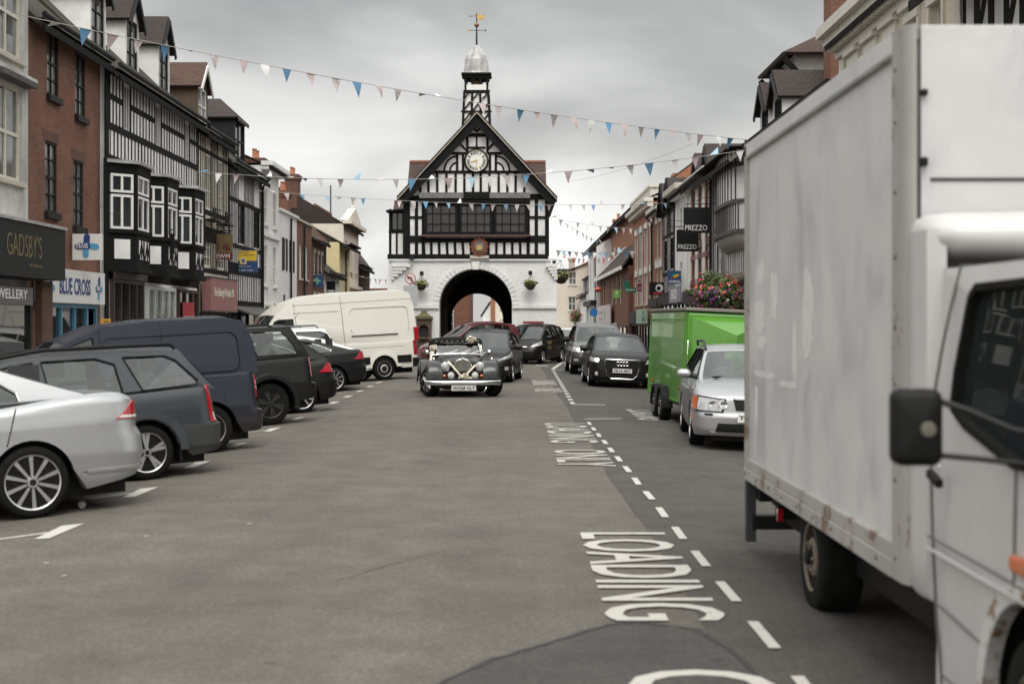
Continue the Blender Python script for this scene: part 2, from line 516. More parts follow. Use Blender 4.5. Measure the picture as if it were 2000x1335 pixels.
PAVE = M_brick('paving', (.20, .19, .175), (.17, .16, .15), (.09, .085, .08), bw=.6, bh=.6, var=.25, bump=.3)
KERB = M('kerb_stone', (.26, .25, .235), .85, var=.25, scale=6, bump=.2)
mb = MB(); mb.box(-8.75, -8.6, -12, 200, -.6, -.19, KERB); tag(mb.build('left_kerb', bevel=.015), kind='structure')
mb = MB(); mb.box(4.5, 4.65, -12, 200, -.4, 0., KERB); tag(mb.build('right_kerb', bevel=.015), kind='structure')
mb = MB(); mb.box(-11.2, -8.753, -12, 200, -.6, -.19, PAVE); tag(mb.build('left_pavement'), kind='structure')
mb = MB(); mb.box(4.653, 7.8, -12, 200, -.4, 0., PAVE); tag(mb.build('right_pavement'), kind='structure')
mb = MB(); mb.box(-700, 700, -300, 1800, -1.2, -.62, EARTH); tag(mb.build('ground'), kind='structure')

# ------------------------------------------------------------------ painted markings
def M_roadpaint(name, c, wear):
    """white road paint, worn through to the asphalt in flecks and bands"""
    m, nt, b = nodes(name); L = nt.links.new
    tc = N(nt, 'ShaderNodeTexCoord')
    n = N(nt, 'ShaderNodeTexNoise', Scale=16.0, Detail=9.0, Roughness=.75); L(tc.outputs['Object'], n.inputs['Vector'])
    r = ramp(nt, n.outputs['Fac'], [(wear - .05, (.10, .093, .08)), (wear + .05, c)])
    L(r.outputs[0], b.inputs['Base Color']); b.inputs['Roughness'].default_value = .75
    return m
WHITE_RD = M_roadpaint('road_paint', (.44, .43, .39), .36)
WHITE_RD2 = M_roadpaint('road_paint_worn', (.38, .37, .335), .41)
def quad(mb, pts, mat, dz):
    mb.add([(x, y, gz(x) + dz) for x, y in pts], [(0, 1, 2, 3)], mat)

mb = MB()
ys = [7.72 + 1.243 * k for k in range(-3, 14)]
for i, y in enumerate(ys):
    x = 1.365 - .004 * max(0, y - 7)
    j = random.uniform(-.008, .008)
    quad(mb, [(x - .032 + j, y - .33), (x + .032 + j, y - .33), (x + .032, y + .33), (x - .032, y + .33)], WHITE_RD, .013)
quad(mb, [(1.27, 24.92), (1.95, 25.3), (1.95, 25.42), (1.27, 25.04)], WHITE_RD, .0128)
tag(mb.build('bay_line'), kind='structure')
mb = MB()
for k in range(17):
    y = 30.0 + 1.28 * k
    x = 1.27 + .012 * k
    quad(mb, [(x - .05, y - .33), (x + .05, y - .33), (x + .05, y + .33), (x - .05, y + .33)], WHITE_RD, .013)
quad(mb, [(1.22, 29.4), (1.95, 29.5), (1.95, 29.66), (1.22, 29.56)], WHITE_RD, .0128)
quad(mb, [(1.42, 51.4), (2.3, 51.5), (2.3, 51.75), (1.42, 51.65)], WHITE_RD, .0128)
quad(mb, [(1.42, 51.9), (1.55, 51.9), (2.35, 63), (2.22, 63)], WHITE_RD, .0128)
quad(mb, [(.95, 55.5), (1.42, 55.5), (1.42, 56.1), (.95, 56.1)], WHITE_RD, .0128)
tag(mb.build('bay_line'), kind='structure')

def road_text(body, Y0, Y1, X0=.54, X1=1.235, mat=WHITE_RD, bold=.008):
    """lettering read from the left: runs from Y0 (far) to Y1 (near), tops towards +X"""
    mb = MB()
    mb.text(body, mat, lambda u, v, d: (X0 + v, Y0 - u, gz(X0 + v) + .010 + d), Y0 - Y1, X1 - X0, depth=.003, bold=bold)
    return tag(mb.build('lane_lettering'), kind='structure')
road_text('LOADING', 11.46, 8.08)
road_text('ONLY', 6.93, 4.75)
road_text('LOADING', 23.9, 20.05, mat=WHITE_RD2)
road_text('ONLY', 18.95, 16.75, mat=WHITE_RD2)
road_text('LOADING', 41.8, 38.6, .56, 1.25, WHITE_RD2)
road_text('ONLY', 36.6, 34.6, .56, 1.25, WHITE_RD2)
road_text('LOADING', 28.3, 25.3, 2.25, 2.95, WHITE_RD2)

# T marks at the ends of the angled bays on the left
mb = MB()
TH = R(36)
for k, (y, x) in enumerate([(12.05, -3.70), (14.76, -3.74), (17.6, -3.80), (20.36, -3.84), (23.3, -3.84), (25.9, -3.82), (28.4, -3.78), (31, -3.8), (33.6, -3.8), (36.2, -3.8), (38.8, -3.8), (41.4, -3.8), (44, -3.8), (9.4, -3.68)]):
    m = WHITE_RD
    quad(mb, [(x - .10, y - .74), (x + .02, y - .74), (x + .05, y + .08), (x - .12, y + .02)], m, .0062)
    p0 = Vector((x - .08, y - .36)); d = Vector((-math.cos(TH), -math.sin(TH))); n = Vector((-d.y, d.x)) * .035
    for s in range(6):
        a = p0 + d * (s * .72); b = p0 + d * ((s + 1) * .72)
        quad(mb, [tuple(a + n), tuple(b + n), tuple(b - n), tuple(a - n)], m, .0052)
tag(mb.build('parking_bay_marks'), kind='structure')
# scuffs of old paint in the middle of the carriageway
mb = MB()
for (px, py, w) in ((795, 770, .22), (790, 768, .1), (850, 803, .03), (487, 1023, .022), (287, 1047, .025), (125, 1125, .02), (90, 1100, .02)):
    p = ground_point(px, py)
    quad(mb, [(p.x - w, p.y - .02), (p.x + w, p.y - .01), (p.x + w * .7, p.y + .025), (p.x - w * .8, p.y + .02)], WHITE_RD2, .0056)
tag(mb.build('paint_scuffs'), kind='structure')
# ------------------------------------------------------------------ building materials
BLACKT = M('black_timber', (.0095, .0095, .010), .75, var=.3, scale=5, bump=.2, bscale=30, spec=.14)
GREYT = M('weathered_timber', (.085, .08, .074), .8, var=.3, scale=5, bump=.25, bscale=30)
WHITEP = M('white_plaster', (.74, .735, .715), .9, var=.2, scale=1.3, bump=.12, bscale=25)
CREAMP = M('cream_plaster', (.64, .59, .49), .9, var=.12, scale=1.2, bump=.1, bscale=25)
CREAM2 = M('pale_cream_plaster', (.68, .62, .53), .9, var=.10, scale=1.2, bump=.1)
YELLOWP = M('yellow_plaster', (.62, .54, .30), .9, var=.12, scale=1.2, bump=.1)
DIRTYW = M('stained_render', (.52, .51, .48), .9, var=.4, scale=.9, bump=.12)
STONE = M('buff_stone', (.50, .46, .38), .85, var=.2, scale=3, bump=.2)
WTRIM = M('white_trim', (.74, .73, .70), .55, var=.08, scale=5)
CTRIM = M('cream_trim', (.62, .59, .52), .6, var=.1, scale=5)
DTRIM = M('dark_trim', (.014, .0145, .016), .55, var=.2, scale=5, spec=.25)
LEAD = M('lead_grey', (.42, .415, .405), .5, metal=.25, var=.45, scale=2.2, bump=.2, bscale=12)
IRON = M('black_iron', (.012, .012, .013), .5, spec=.3)
GOLD = M('gilt', (.62, .40, .12), .35, metal=.8, var=.25, scale=9)
SHADE_BLK = M('shade_black', (.022, .021, .020), .9, var=.4, scale=2, bump=.3)  # near-black tone paints in the shade of vault, niche and rooms
BRICK = M_brick('red_brick', (.235, .088, .045), (.175, .062, .036), (.15, .11, .085), var=.35)
BRICK2 = M_brick('dark_brick', (.15, .058, .036), (.115, .046, .032), (.10, .075, .06), var=.35)
BRICKO = M_brick('orange_brick', (.40, .155, .070), (.33, .120, .058), (.22, .14, .09), var=.22)
BRICKW = M_brick('white_painted_brick', (.78, .775, .765), (.76, .755, .745), (.735, .73, .72), var=.16, bump=.45)
BRICKC = M_brick('cream_painted_brick', (.66, .59, .47), (.62, .55, .44), (.54, .48, .39), var=.10, bump=.4)
STONEB = M_brick('sandstone_blocks', (.14, .085, .055), (.10, .062, .042), (.06, .045, .035), bw=.55, bh=.28, var=.4, msize=.02)
TILE = M_brick('brown_roof_tile', (.052, .036, .028), (.038, .027, .023), (.012, .010, .009), bw=.17, bh=.11, mode='roof_x', moss=(.034, .036, .016), mossfrac=.56)
TILEM = M_brick('mossy_roof_tile', (.034, .027, .022), (.025, .021, .018), (.010, .009, .008), bw=.17, bh=.11, mode='roof_x', moss=(.030, .032, .014), mossfrac=.47)
TILEY = M_brick('dormer_roof_tile', (.055, .038, .031), (.040, .030, .026), (.011, .009, .008), bw=.17, bh=.11, mode='roof_y')
TILER = M_brick('red_roof_tile', (.115, .052, .036), (.075, .039, .030), (.03, .018, .015), bw=.17, bh=.11, mode='roof_y', moss=(.06, .05, .028), mossfrac=.6)
TILEX = M_brick('red_brown_tile', (.072, .042, .032), (.054, .034, .027), (.03, .02, .016), bw=.17, bh=.11, mode='roof_x', moss=(.06, .05, .03), mossfrac=.62)
RIDGE = M('ridge_tile', (.21, .085, .05), .85, var=.3, scale=7)
POT = M('chimney_pot_clay', (.36, .14, .075), .8, var=.25, scale=8)
WGLASS = M('window_glass', (.022, .025, .027), .04, spec=.6, bump=.04, bscale=3, dist=.02)
WGLASS2 = M('curtained_glass', (.16, .16, .15), .06, var=.6, scale=2.5, spec=.6, bump=.03, bscale=3)
SHOPGL = M('shop_glass', (.028, .028, .027), .03, var=.75, scale=2.0, spec=.7)

def window(par, x, z, w, h, y=.10, fm=None, nx=2, nz=2, gl=None, fw=.06, bw=.028, sill=None, name='window', split=None):
    """one window: frame mesh with a pane of glass as its sub-part; (x, z) lower left corner"""
    fm = fm or WTRIM; mb = MB()
    d0, d1 = y, y + .07
    mb.box(x, x + w, d0, d1, z, z + fw, fm); mb.box(x, x + w, d0, d1, z + h - fw, z + h, fm)
    mb.box(x, x + fw, d0 + .001, d1, z + fw, z + h - fw, fm); mb.box(x + w - fw, x + w, d0 + .001, d1, z + fw, z + h - fw, fm)
    for k in range(1, nx):
        c = x + w * k / nx; b = fw * .8 if (split == 'x' or nx == 2 and split is None) else bw
        mb.box(c - b / 2, c + b / 2, d0 + .012, d1, z + fw, z + h - fw, fm)
    for k in range(1, nz):
        c = z + h * k / nz; b = fw * .9 if (k * 2 == nz) else bw
        mb.box(x + fw, x + w - fw, d0 + .008, d1 - .002, c - b / 2, c + b / 2, fm)
    o = mb.build(name, par)
    g = MB(); g.box(x + fw * .5, x + w - fw * .5, d0 + .045, d0 + .06, z + fw * .5, z + h - fw * .5, gl or WGLASS)
    g.build('pane', o)
    if sill:
        s = MB(); s.box(x - .07, x + w + .07, -.09, y + .01, z - .10, z - .002, sill); s.build('sill', o, bevel=.008)
    return o

class Building:
    """local frame: x to the right as seen from the street, y into the house, z up"""
    def __init__(s, name, label, side, X, Y0, Y1, rz=None, origin=None, w=None, group=None):
        s.side = side; s.X = X; s.Y0, s.Y1 = Y0, Y1
        s.w = w or (Y1 - Y0)
        if origin is not None:
            s.o = thing(name, label, 'building', origin, rz, group)
        elif side == 'L':
            s.o = thing(name, label, 'building', (X, Y0, 0), PI / 2, group)
        else:
            s.o = thing(name, label, 'building', (X, Y1, 0), -PI / 2, group)
    def u(s, px, dX=0):
        Y = (s.X + dX) * F / (px - 1000)
        return Y - s.Y0 if s.side == 'L' else s.Y1 - Y
    def z(s, px, py, dX=0):
        Y = (s.X + dX) * F / (px - 1000)
        return EYE + (HOR - py) * Y / F
    def shell(s, ze, mat, holes=(), zb=-.7, depth=8., t=.22, side=None, name='wall'):
        mb = MB(); w = s.w
        mb.panel(rect(0, w, zb, ze), list(holes), wallfn(0, t), mat)
        sm = side or mat
        mb.box(.0, .2, t, depth, zb, ze, sm); mb.box(w - .2, w, t, depth, zb, ze, sm)
        mb.box(.2, w - .2, depth - .2, depth, zb, ze, sm)
        mb.box(.2, w - .2, .6, .7, zb, ze - .01, SHADE_BLK)
        return mb.build(name, s.o)
    def roof(s, ze, rise, depth=8., mat=None, over=.35, gable=None, gx0=0, gx1=0, ridge=True):
        w = s.w; mb = MB(); mat = mat or TILE; yr = depth / 2
        sl = rise / yr
        x0, x1 = -gx0, w + gx1
        t = .10
        def pt(x, y): return (x, y, ze + .04 + (rise - abs(y - yr) * sl))
        mb.slab([pt(x0, -over), pt(x1, -over), (x1, yr, ze + .04 + rise), (x0, yr, ze + .04 + rise)], t, mat)
        mb.slab([(x0, yr, ze + .04 + rise), (x1, yr, ze + .04 + rise), pt(x1, depth + over), pt(x0, depth + over)], t, mat)
        eb = MB(); eb.bar((x0 - .005, -over - .012, pt(0, -over)[2] - .06), (x1 + .005, -over - .012, pt(0, -over)[2] - .06), .03, .17, BLACKT); eb.box(x0 + .01, x1 - .01, -over + .02, .0, ze - .16, ze - .13, BLACKT); eb.build('eaves_shade_strip', s.o)  # black strip added along the eaves, painting shade over the lit edge
        if ridge:
            mb.tube([(x0, yr, ze + .06 + rise), (x1, yr, ze + .06 + rise)], .11, RIDGE, 8)
        o = mb.build('roof', s.o)
        if gable:
            for xx in (.0, w - .2):
                g = MB(); g.panel([(0.02, ze), (depth - .02, ze), (yr, ze + rise - .09)], [], lambda a, b, d, xx=xx: (xx + d * .2, a, b), gable)
                g.build('gable_wall', s.o)
        return o
    def chimney(s, x, y, z0, z1, w=.9, d=.6, mat=None, pots=2, top=None):
        mat = mat or BRICK2; mb = MB()
        mb.box(x - w / 2, x + w / 2, y - d / 2, y + d / 2, z0, z1 - .35, mat)
        mb.box(x - w / 2 - .06, x + w / 2 + .06, y - d / 2 - .06, y + d / 2 + .06, z1 - .35, z1 - .2, mat)
        mb.box(x - w / 2 - .11, x + w / 2 + .11, y - d / 2 - .11, y + d / 2 + .11, z1 - .2, z1, top or mat)
        c = mb.build('chimney', s.o)
        for k in range(pots):
            xx = x + (k - (pots - 1) / 2) * w / max(pots, 1) * .95
            p = MB(); p.lathe([(.13, 0), (.15, .05), (.115, .1), (.10, .42), (.13, .45), (.13, .5), (.08, .5), (.08, .3)], POT, (xx, y, z1), n=12)
            p.build('chimney_pot', c, smooth=40)
        return c
    def gutter(s, z, y=-.36, x0=0, x1=None, mat=None, pipe=None, zb=.2):
        mb = MB(); x1 = x1 or s.w; mat = mat or DTRIM
        mb.tube([(x0, y, z), (x1, y, z)], .065, mat, 8)
        if pipe is not None:
            mb.tube([(pipe, y, z), (pipe, -.09, z - .35), (pipe, -.09, zb)], .05, mat, 8)
        return mb.build('gutter', s.o, smooth=40)
    def dormer(s, x, w, y, z0, h, rise, depth, wallm, roofm, trim, kind='gable', nx=2, nz=3, gl=None, over=.16, name='dormer'):
        """small roof window house: cheeks with a roof and a window as sub-parts"""
        mb = MB(); x0, x1 = x - w / 2, x + w / 2
        mb.box(x0, x0 + .12, y, y + depth, z0, z0 + h, wallm); mb.box(x1 - .12, x1, y, y + depth, z0, z0 + h, wallm)
        mb.box(x0 + .12, x1 - .12, y + .3, y + .36, z0, z0 + h, SHADE_BLK)
        if kind == 'gable':
            mb.panel([(x0, z0 + h), (x1, z0 + h), (x, z0 + h + rise)], [], wallfn(y, .1), wallm)
        d = mb.build(name, s.o)
        r = MB(); a = z0 + h; yf = y - over; yb = y + depth + .6
        e = .14
        if kind == 'gable':
            sl = rise / (w / 2)
            r.slab([(x0 - e, yf, a - e * sl), (x, yf, a + rise), (x, yb, a + rise), (x0 - e, yb, a - e * sl)][::-1], .09, roofm)
            r.slab([(x, yf, a + rise), (x1 + e, yf, a - e * sl), (x1 + e, yb, a - e * sl), (x, yb, a + rise)][::-1], .09, roofm)
            r.bar((x0 - e, yf - .02, a - e * sl - .09), (x, yf - .02, a + rise - .09), .05, .16, trim)
            r.bar((x1 + e, yf - .025, a - e * sl - .09), (x, yf - .025, a + rise - .09), .05, .16, trim)
        else:
            r.slab([(x0 - e, yf, a), (x, yf + w * .45, a + rise), (x, yb, a + rise), (x0 - e, yb, a)][::-1], .09, roofm)
            r.slab([(x, yf + w * .45, a + rise), (x1 + e, yf, a), (x1 + e, yb, a), (x, yb, a + rise)][::-1], .09, roofm)
            r.add([(x0 - e, yf, a), (x1 + e, yf, a), (x, yf + w * .45, a + rise), (x0 - e, yf + .01, a - .09), (x1 + e, yf + .01, a - .09)], [(0, 1, 2), (0, 3, 4, 1)], roofm)
        r.build('dormer_roof', d)
        window(d, x0 + .12, z0 + .02, w - .24, h - .04, y + .03, trim, nx, nz, gl or WGLASS, fw=.07)
        return d
    def sign_board(s, x0, x1, z0, z1, y, mat, texts=(), t=.06, name='fascia', frame=None):
        mb = MB(); mb.box(x0, x1, y, y + t, z0, z1, mat)
        if frame:
            for a in (z0 - .05, z1):
                mb.box(x0 - .05, x1 + .05, y - .02, y + t, a, a + .05, frame)
        o = mb.build(name, s.o)
        for (body, m, tx, tz, tw, th, *b) in texts:
            k = MB(); k.text(body, m, lambda u, v, d: (tx + u, y - .001 - d, tz + v), tw, th, bold=b[0] if b else 0)
            k.build('lettering', o)
        return o
    def shop(s, x0, x1, z0, z1, y, fm, bars=3, riser=.5, gl=None, wall=None, door=None):
        """glazed shop front: frame with pane, solid stall riser"""
        mb = MB(); w = x1 - x0
        mb.box(x0, x1, y, y + .12, z0, z0 + riser, wall or fm)
        mb.box(x0, x1, y - .02, y + .1, z1 - .1, z1, fm)
        mb.box(x0, x0 + .12, y - .015, y + .1, z0 + riser, z1 - .1, fm); mb.box(x1 - .12, x1, y - .015, y + .1, z0 + riser, z1 - .1, fm)
        for k in range(1, bars):
            c = x0 + w * k / bars; mb.box(c - .05, c + .05, y - .01, y + .1, z0 + riser, z1 - .1, fm)
        o = mb.build('shop_window', s.o)
        g = MB(); g.box(x0 + .06, x1 - .06, y + .05, y + .07, z0 + riser - .02, z1 - .06, gl or SHOPGL); g.build('pane', o)
        return o
    def holes(s, L, pad=0.0):
        return [rect(x - pad, x + w + pad, z - pad, z + h + pad) for x, z, w, h in L]
    def windows(s, L, **k):
        for x, z, w, h in L: window(s.o, x, z, w, h, **k)

_tj = random.Random(5)
def beam(mb, x0, z0, x1, z1, w, y=0, mat=None, proud=.013):
    """timber on a facade plane; every beam stands a hair differently proud"""
    p = proud + _tj.uniform(-.004, .004); mat = mat or BLACKT
    a = Vector((x0, z0)); b = Vector((x1, z1)); d = (b - a).normalized(); n = Vector((-d.y, d.x)) * w / 2
    q = [a - n, a + n, b + n, b - n]
    vs = [(v.x, y - p, v.y) for v in q] + [(v.x, y + .02, v.y) for v in q]
    mb.add(vs, [(0, 1, 2, 3), (7, 6, 5, 4), (0, 4, 5, 1), (1, 5, 6, 2), (2, 6, 7, 3), (3, 7, 4, 0)], mat)
def curve_beam(mb, pts, w, y=0, mat=None, proud=.03):
    n = []
    pts = [Vector(p) for p in pts]
    mat = mat or BLACKT; p = proud + _tj.uniform(-.012, .012)
    L_, R_ = [], []
    for i, q in enumerate(pts):
        d = (pts[min(i + 1, len(pts) - 1)] - pts[max(i - 1, 0)]).normalized(); nn = Vector((-d.y, d.x)) * w / 2
        L_.append(q + nn); R_.append(q - nn)
    mb.grid([[(a.x, y + .02, a.y), (a.x, y - p, a.y), (b.x, y - p, b.y), (b.x, y + .02, b.y)] for a, b in zip(L_, R_)], mat)
def studs(mb, x0, x1, z0, z1, n, w, y=0, mat=None, ends=True):
    for k in range(n + 1):
        if not ends and k in (0, n): continue
        x = x0 + (x1 - x0) * k / n + _tj.uniform(-.012, .012)
        beam(mb, x, z0, x + _tj.uniform(-.01, .01), z1, w * _tj.uniform(.85, 1.15), y, mat)
def rail(mb, x0, x1, z, w, y=0, mat=None):
    beam(mb, x0, z, x1, z + _tj.uniform(-.01, .01), w, y, mat, proud=.022)

XL = -10.65; XL3 = -10.5
# ================================================================== LEFT SIDE, near to far
# --- white rendered house with sash windows over the jeweller's
b = Building('rendered_house', 'stained cream house with white sash windows above a black shop fascia in gold letters', 'L', XL, 22.5, 31.3)
W1 = [(b.w - 2.0, 4.72, 1.62, 2.05), (b.w - 2.0, 7.35, 1.62, 1.9), (b.w - 5.4, 4.72, 1.62, 2.05), (b.w - 5.4, 7.35, 1.62, 1.9)]
b.shell(10.6, DIRTYW, b.holes(W1), side=BRICK2)
b.windows(W1, y=.06, fm=CTRIM, nx=2, nz=2, gl=WGLASS2, fw=.09, sill=STONE)
mb = MB()
mb.box(-.0, b.w, -.22, .0, 6.93, 7.03, DIRTYW); mb.box(0, b.w, -.12, 0, 6.83, 6.928, DIRTYW)
mb.box(0, b.w + .15, -.45, 0, 10.4, 10.75, DIRTYW)
mb.box(b.w - 2.25, b.w - .2, -.28, .0, 6.80, 6.93, GREYT)
mb.build('cornice', b.o, bevel=.01)
DGOLD = M('dull_gold', (.17, .135, .05), .5, var=.2, scale=9)
o = b.sign_board(0.3, b.w, 2.62, 3.72, -.82, DTRIM, [("GADSBY'S", DGOLD, b.w - 3.62, 3.03, 2.05, .46, -.012), ('of bridgnorth', DGOLD, b.w - 2.3, 2.82, .75, .09)], t=.8)
mb = MB(); mb.box(.3, b.w + .03, -.86, -.02, 3.725, 3.79, LEAD); mb.build('fascia_capping', o)
b.shop(.3, b.w - 1.6, -.2, 2.45, -.62, DTRIM, 3, .6)
o = b.sign_board(b.w - 4.9, b.w - 1.75, 2.06, 2.42, -.70, M('grey_sign', (.10, .10, .10), .5), [('JEWELLERY', WTRIM, b.w - 4.15, 2.12, 2.05, .25, .01)], name='window_sign', t=.05)
mb = MB(); mb.box(b.w - .72, b.w - .02, -.55, -.40, -.2, 2.6, BRICK2); mb.build('door_surround', b.o)
b.roof(10.6, 3, mat=TILE, gable=BRICK2)

# --- red brick house over the blue shop
b = Building('brick_house', 'weathered red brick house with narrow dark windows over the blue and white shop front', 'L', XL, 31.303, 36.75)
W2 = [(b.u(92), 6.95, .82, 1.5), (b.u(147), 6.78, .80, 1.52), (b.u(88), 4.25, .85, 1.62), (b.u(143), 4.05, .82, 1.62)]
b.shell(8.55, BRICK, b.holes(W2))
b.windows(W2, y=.02, fm=DTRIM, nx=2, nz=4, gl=WGLASS2, fw=.055)
for x, z, w, h in W2:
    mb = MB(); mb.box(x - .06, x + w + .06, -.10, .02, z - .16, z - .003, DTRIM); mb.build('window_box', b.o, bevel=.01)
    mb = MB(); mb.panel([(x - .1, z + h + .003), (x + w + .1, z + h + .003), (x + w + .2, z + h + .24), (x - .2, z + h + .24)], [], wallfn(-.006, .05), BRICK2); mb.build('lintel', b.o)
b.roof(8.55, 3.6, mat=TILEM, gable=BRICK2)
b.gutter(8.5)
b.chimney(4.3, 4.0, 10.5, 13.4, 1.2, .8, BRICK2)
WSIGN = M('white_sign', (.66, .65, .63), .45, var=.05)
NAVY = M('sign_navy', (.022, .045, .17), .45)
CYAN = M('sign_light_blue', (.085, .30, .46), .45)
BLUEP = M('blue_shop_paint', (.075, .24, .37), .5, var=.15, scale=5)
o = b.sign_board(.25, b.w - .45, 2.16, 2.95, -.26, WSIGN, [('BLUE CROSS', NAVY, 1.35, 2.36, 2.4, .40, .025)], t=.22)
def cross_logo(par, cx, cz, s, y, words=True):
    def cap(px_, pz, L_, w_, a, m, dy):
        k = MB(); ca, sa = math.cos(a), math.sin(a)
        pts = [(L_ / 2 - w_ / 2 + w_ / 2 * math.cos(t), w_ / 2 * math.sin(t)) for t in [(-PI / 2 + PI * i / 8) for i in range(9)]]
        pts += [(-p[0], -p[1]) for p in pts]
        pts = [(cx + s * (px_ + p[0] * ca - p[1] * sa), cz + s * (pz + p[0] * sa + p[1] * ca)) for p in pts]
        k.panel(pts, [], wallfn(y - dy, .006), m); k.build('emblem', par)
    cap(.30, 0, .9, .34, -.12, CYAN, .010); cap(-.02, -.32, .7, .34, PI / 2, CYAN, .012)
    cap(.04, .33, .75, .36, PI / 2 - .06, NAVY, .014); cap(-.2, .0, .9, .36, 0, NAVY, .016)
    if words:
        for t_, zz in (('BLUE', .03), ('CROSS', -.12)):
            k = MB(); k.text(t_, WSIGN, lambda u, v, d: (cx - .56 * s + u, y - .018 - d, cz + s * zz + v), .68 * s, .13 * s, bold=.02); k.build('lettering', par)
cross_logo(o, 4.45, 2.55, .42, -.262)
cross_logo(o, .7, 2.50, .42, -.262, False)
b.shop(.9, 4.0, -.2, 2.15, -.12, BLUEP, 3, .55)
b.shop(4.0, 5.0, -.2, 2.15, -.05, BLUEP, 1, .3)
mb = MB(); mb.box(3.35, 3.72, -.16, -.145, .9, 1.55, WSIGN); mb.build('window_poster', b.o)

# --- the big timber framed house with three oriels
b = Building('timber_house', 'large black and white timbered house with three projecting oriel bays in a row', 'L', XL3, 36.8, 47.6)
zs = 5.95; ze = 8.42
W3 = [(b.u(246), 6.98, .72, 1.22), (b.u(303), 6.98, .70, 1.22), (b.u(357), 6.98, .70, 1.22)]
W3 = [(1.55, 6.92, .78, 1.26), (5.0, 6.92, .78, 1.26), (8.75, 6.92, .78, 1.26)]
b.shell(ze, WHITEP, b.holes(W3), side=BLACKT)
b.windows(W3, y=.012, fm=WTRIM, nx=3, nz=1, fw=.05, split='n')
mb = MB(); w = b.w
rail(mb, 0, w, ze - .10, .26); rail(mb, 0, w, zs + .03, .22); rail(mb, 0, w, 6.84, .18); 
xs = [0, W3[0][0], W3[0][0] + .78, W3[1][0], W3[1][0] + .78, W3[2][0], W3[2][0] + .78, w]
for k in (0, 2, 4, 6):
    a, c = xs[k], xs[k + 1]; rail(mb, a, c, 7.62, .15); n = max(3, round((c - a) / .34)); studs(mb, a, c, 6.84, ze, n, .085)
studs(mb, 0, w, zs, 6.84, 31, .09)
beam(mb, .06, -.6, .06, ze, .30); beam(mb, w - .06, -.6, w - .06, ze, .22)
studs(mb, 0, w, 3.0, zs, 12, .3)
rail(mb, 0, w, 4.5, 1.2); rail(mb, 0, w, 3.0, .3); rail(mb, 0, w, 5.7, .5)
mb.build('timber_frame', b.o)
def oriel(B, xc, hw, cant, dep, z0, zw0, zw1, z1):
    """canted bay: solid black shell with white panels, windows on the three sides"""
    pl = [(xc - hw - cant, 0), (xc - hw, -dep), (xc + hw, -dep), (xc + hw + cant, 0)]
    mb = MB()
    def seg(za, zb, off, mat):
        P = [(xc - hw - cant - off, 0.02), (xc - hw - off * .6, -dep - off), (xc + hw + off * .6, -dep - off), (xc + hw + cant + off, 0.02)]
        vs = [(x, y, za) for x, y in P] + [(x, y, zb) for x, y in P]
        mb.add(vs, [(0, 1, 5, 4), (1, 2, 6, 5), (2, 3, 7, 6), (3, 2, 1, 0), (4, 5, 6, 7)], mat)
    seg(z0, zw0 - .08, 0, BLACKT); seg(zw0 - .08, zw0, .06, BLACKT); seg(zw1, z1, .02, BLACKT); seg(z1, z1 + .09, .12, LEAD); seg(z0 - .12, z0, .06, BLACKT)
    seg(zw0, zw1, -.16, SHADE_BLK)
    for x, y in pl:
        yy = min(y, -.02)
        mb.bar((x * .985 + xc * .015, yy + .06, zw0), (x * .985 + xc * .015, yy + .06, zw1), .14, .14, BLACKT, up=(1, 0, 0))
    bay = mb.build('oriel_bay', B.o)
    for (ax, ay), (cx, cy) in zip(pl, pl[1:]):
        d = Vector((cx - ax, cy - ay)); Lw = d.length; a = math.atan2(d.y, d.x)
        e = bpy.data.objects.new('bay_side', None); COL.objects.link(e)
        def tr(p, a=a, ax=ax, ay=ay):
            return (ax + p[0] * math.cos(a) - p[1] * math.sin(a), ay + p[0] * math.sin(a) + p[1] * math.cos(a), p[2])
        bpy.data.objects.remove(e)
        f = MB(); g = MB(); x0, x1 = .10, Lw - .10; hh = zw1 - zw0
        zt = zw0 + hh * .62; fw = .065
        for (za, zb) in ((zw0 + .03, zt), (zt + .05, zw1 - .03)):
            f.box(x0, x1, .0, .06, za, za + fw, WTRIM); f.box(x0, x1, .0, .06, zb - fw, zb, WTRIM)
            for xx in (x0, (x0 + x1) / 2 - fw / 2, x1 - fw): f.box(xx, xx + fw, .002, .058, za + fw, zb - fw, WTRIM)
        f.box(x0, x1, .004, .07, zt, zt + .05, BLACKT)
        g.box(x0 + .02, x1 - .02, .035, .045, zw0 + .05, zw1 - .05, WGLASS)
        # white panels in the apron
        pw = MB(); n = 2 if Lw > 1.0 else 1
        for k in range(n):
            c0, c1 = x0 + .06 + (x1 - x0) * k / n, x0 - .06 + (x1 - x0) * (k + 1) / n
            pw.box(c0 + .04, c1 - .04, -.012, .02, z0 + .22, zw0 - .24, WHITEP)
            if n == 2 and abs(a) < .2:
                pw.bar(((c0 + c1) / 2, -.018, z0 + .2), ((c0 + c1) / 2, -.018, zw0 - .22), .05, .03, BLACKT, up=(0, 1, 0))
                for sg in (-1, 1):
                    pw.bar((c0 if sg < 0 else c1, -.017, z0 + .22), ((c0 + c1) / 2, -.017, zw0 - .3), .05, .028, BLACKT, up=(0, 1, 0))
        for q in (f, g, pw): q.v = [tr(p) for p in q.v]
        wo = f.build('window', bay); g.build('pane', wo) if False else g.build('bay_pane', bay)
        pw.build('apron_panel', bay)
for xc in (1.35, 4.62, 8.15):
    oriel(b, xc, .68, .58, .62, 3.15, 4.12, 5.62, 5.86)
SHOPB = M('shop_brown', (.045, .026, .018), .6, var=.3)
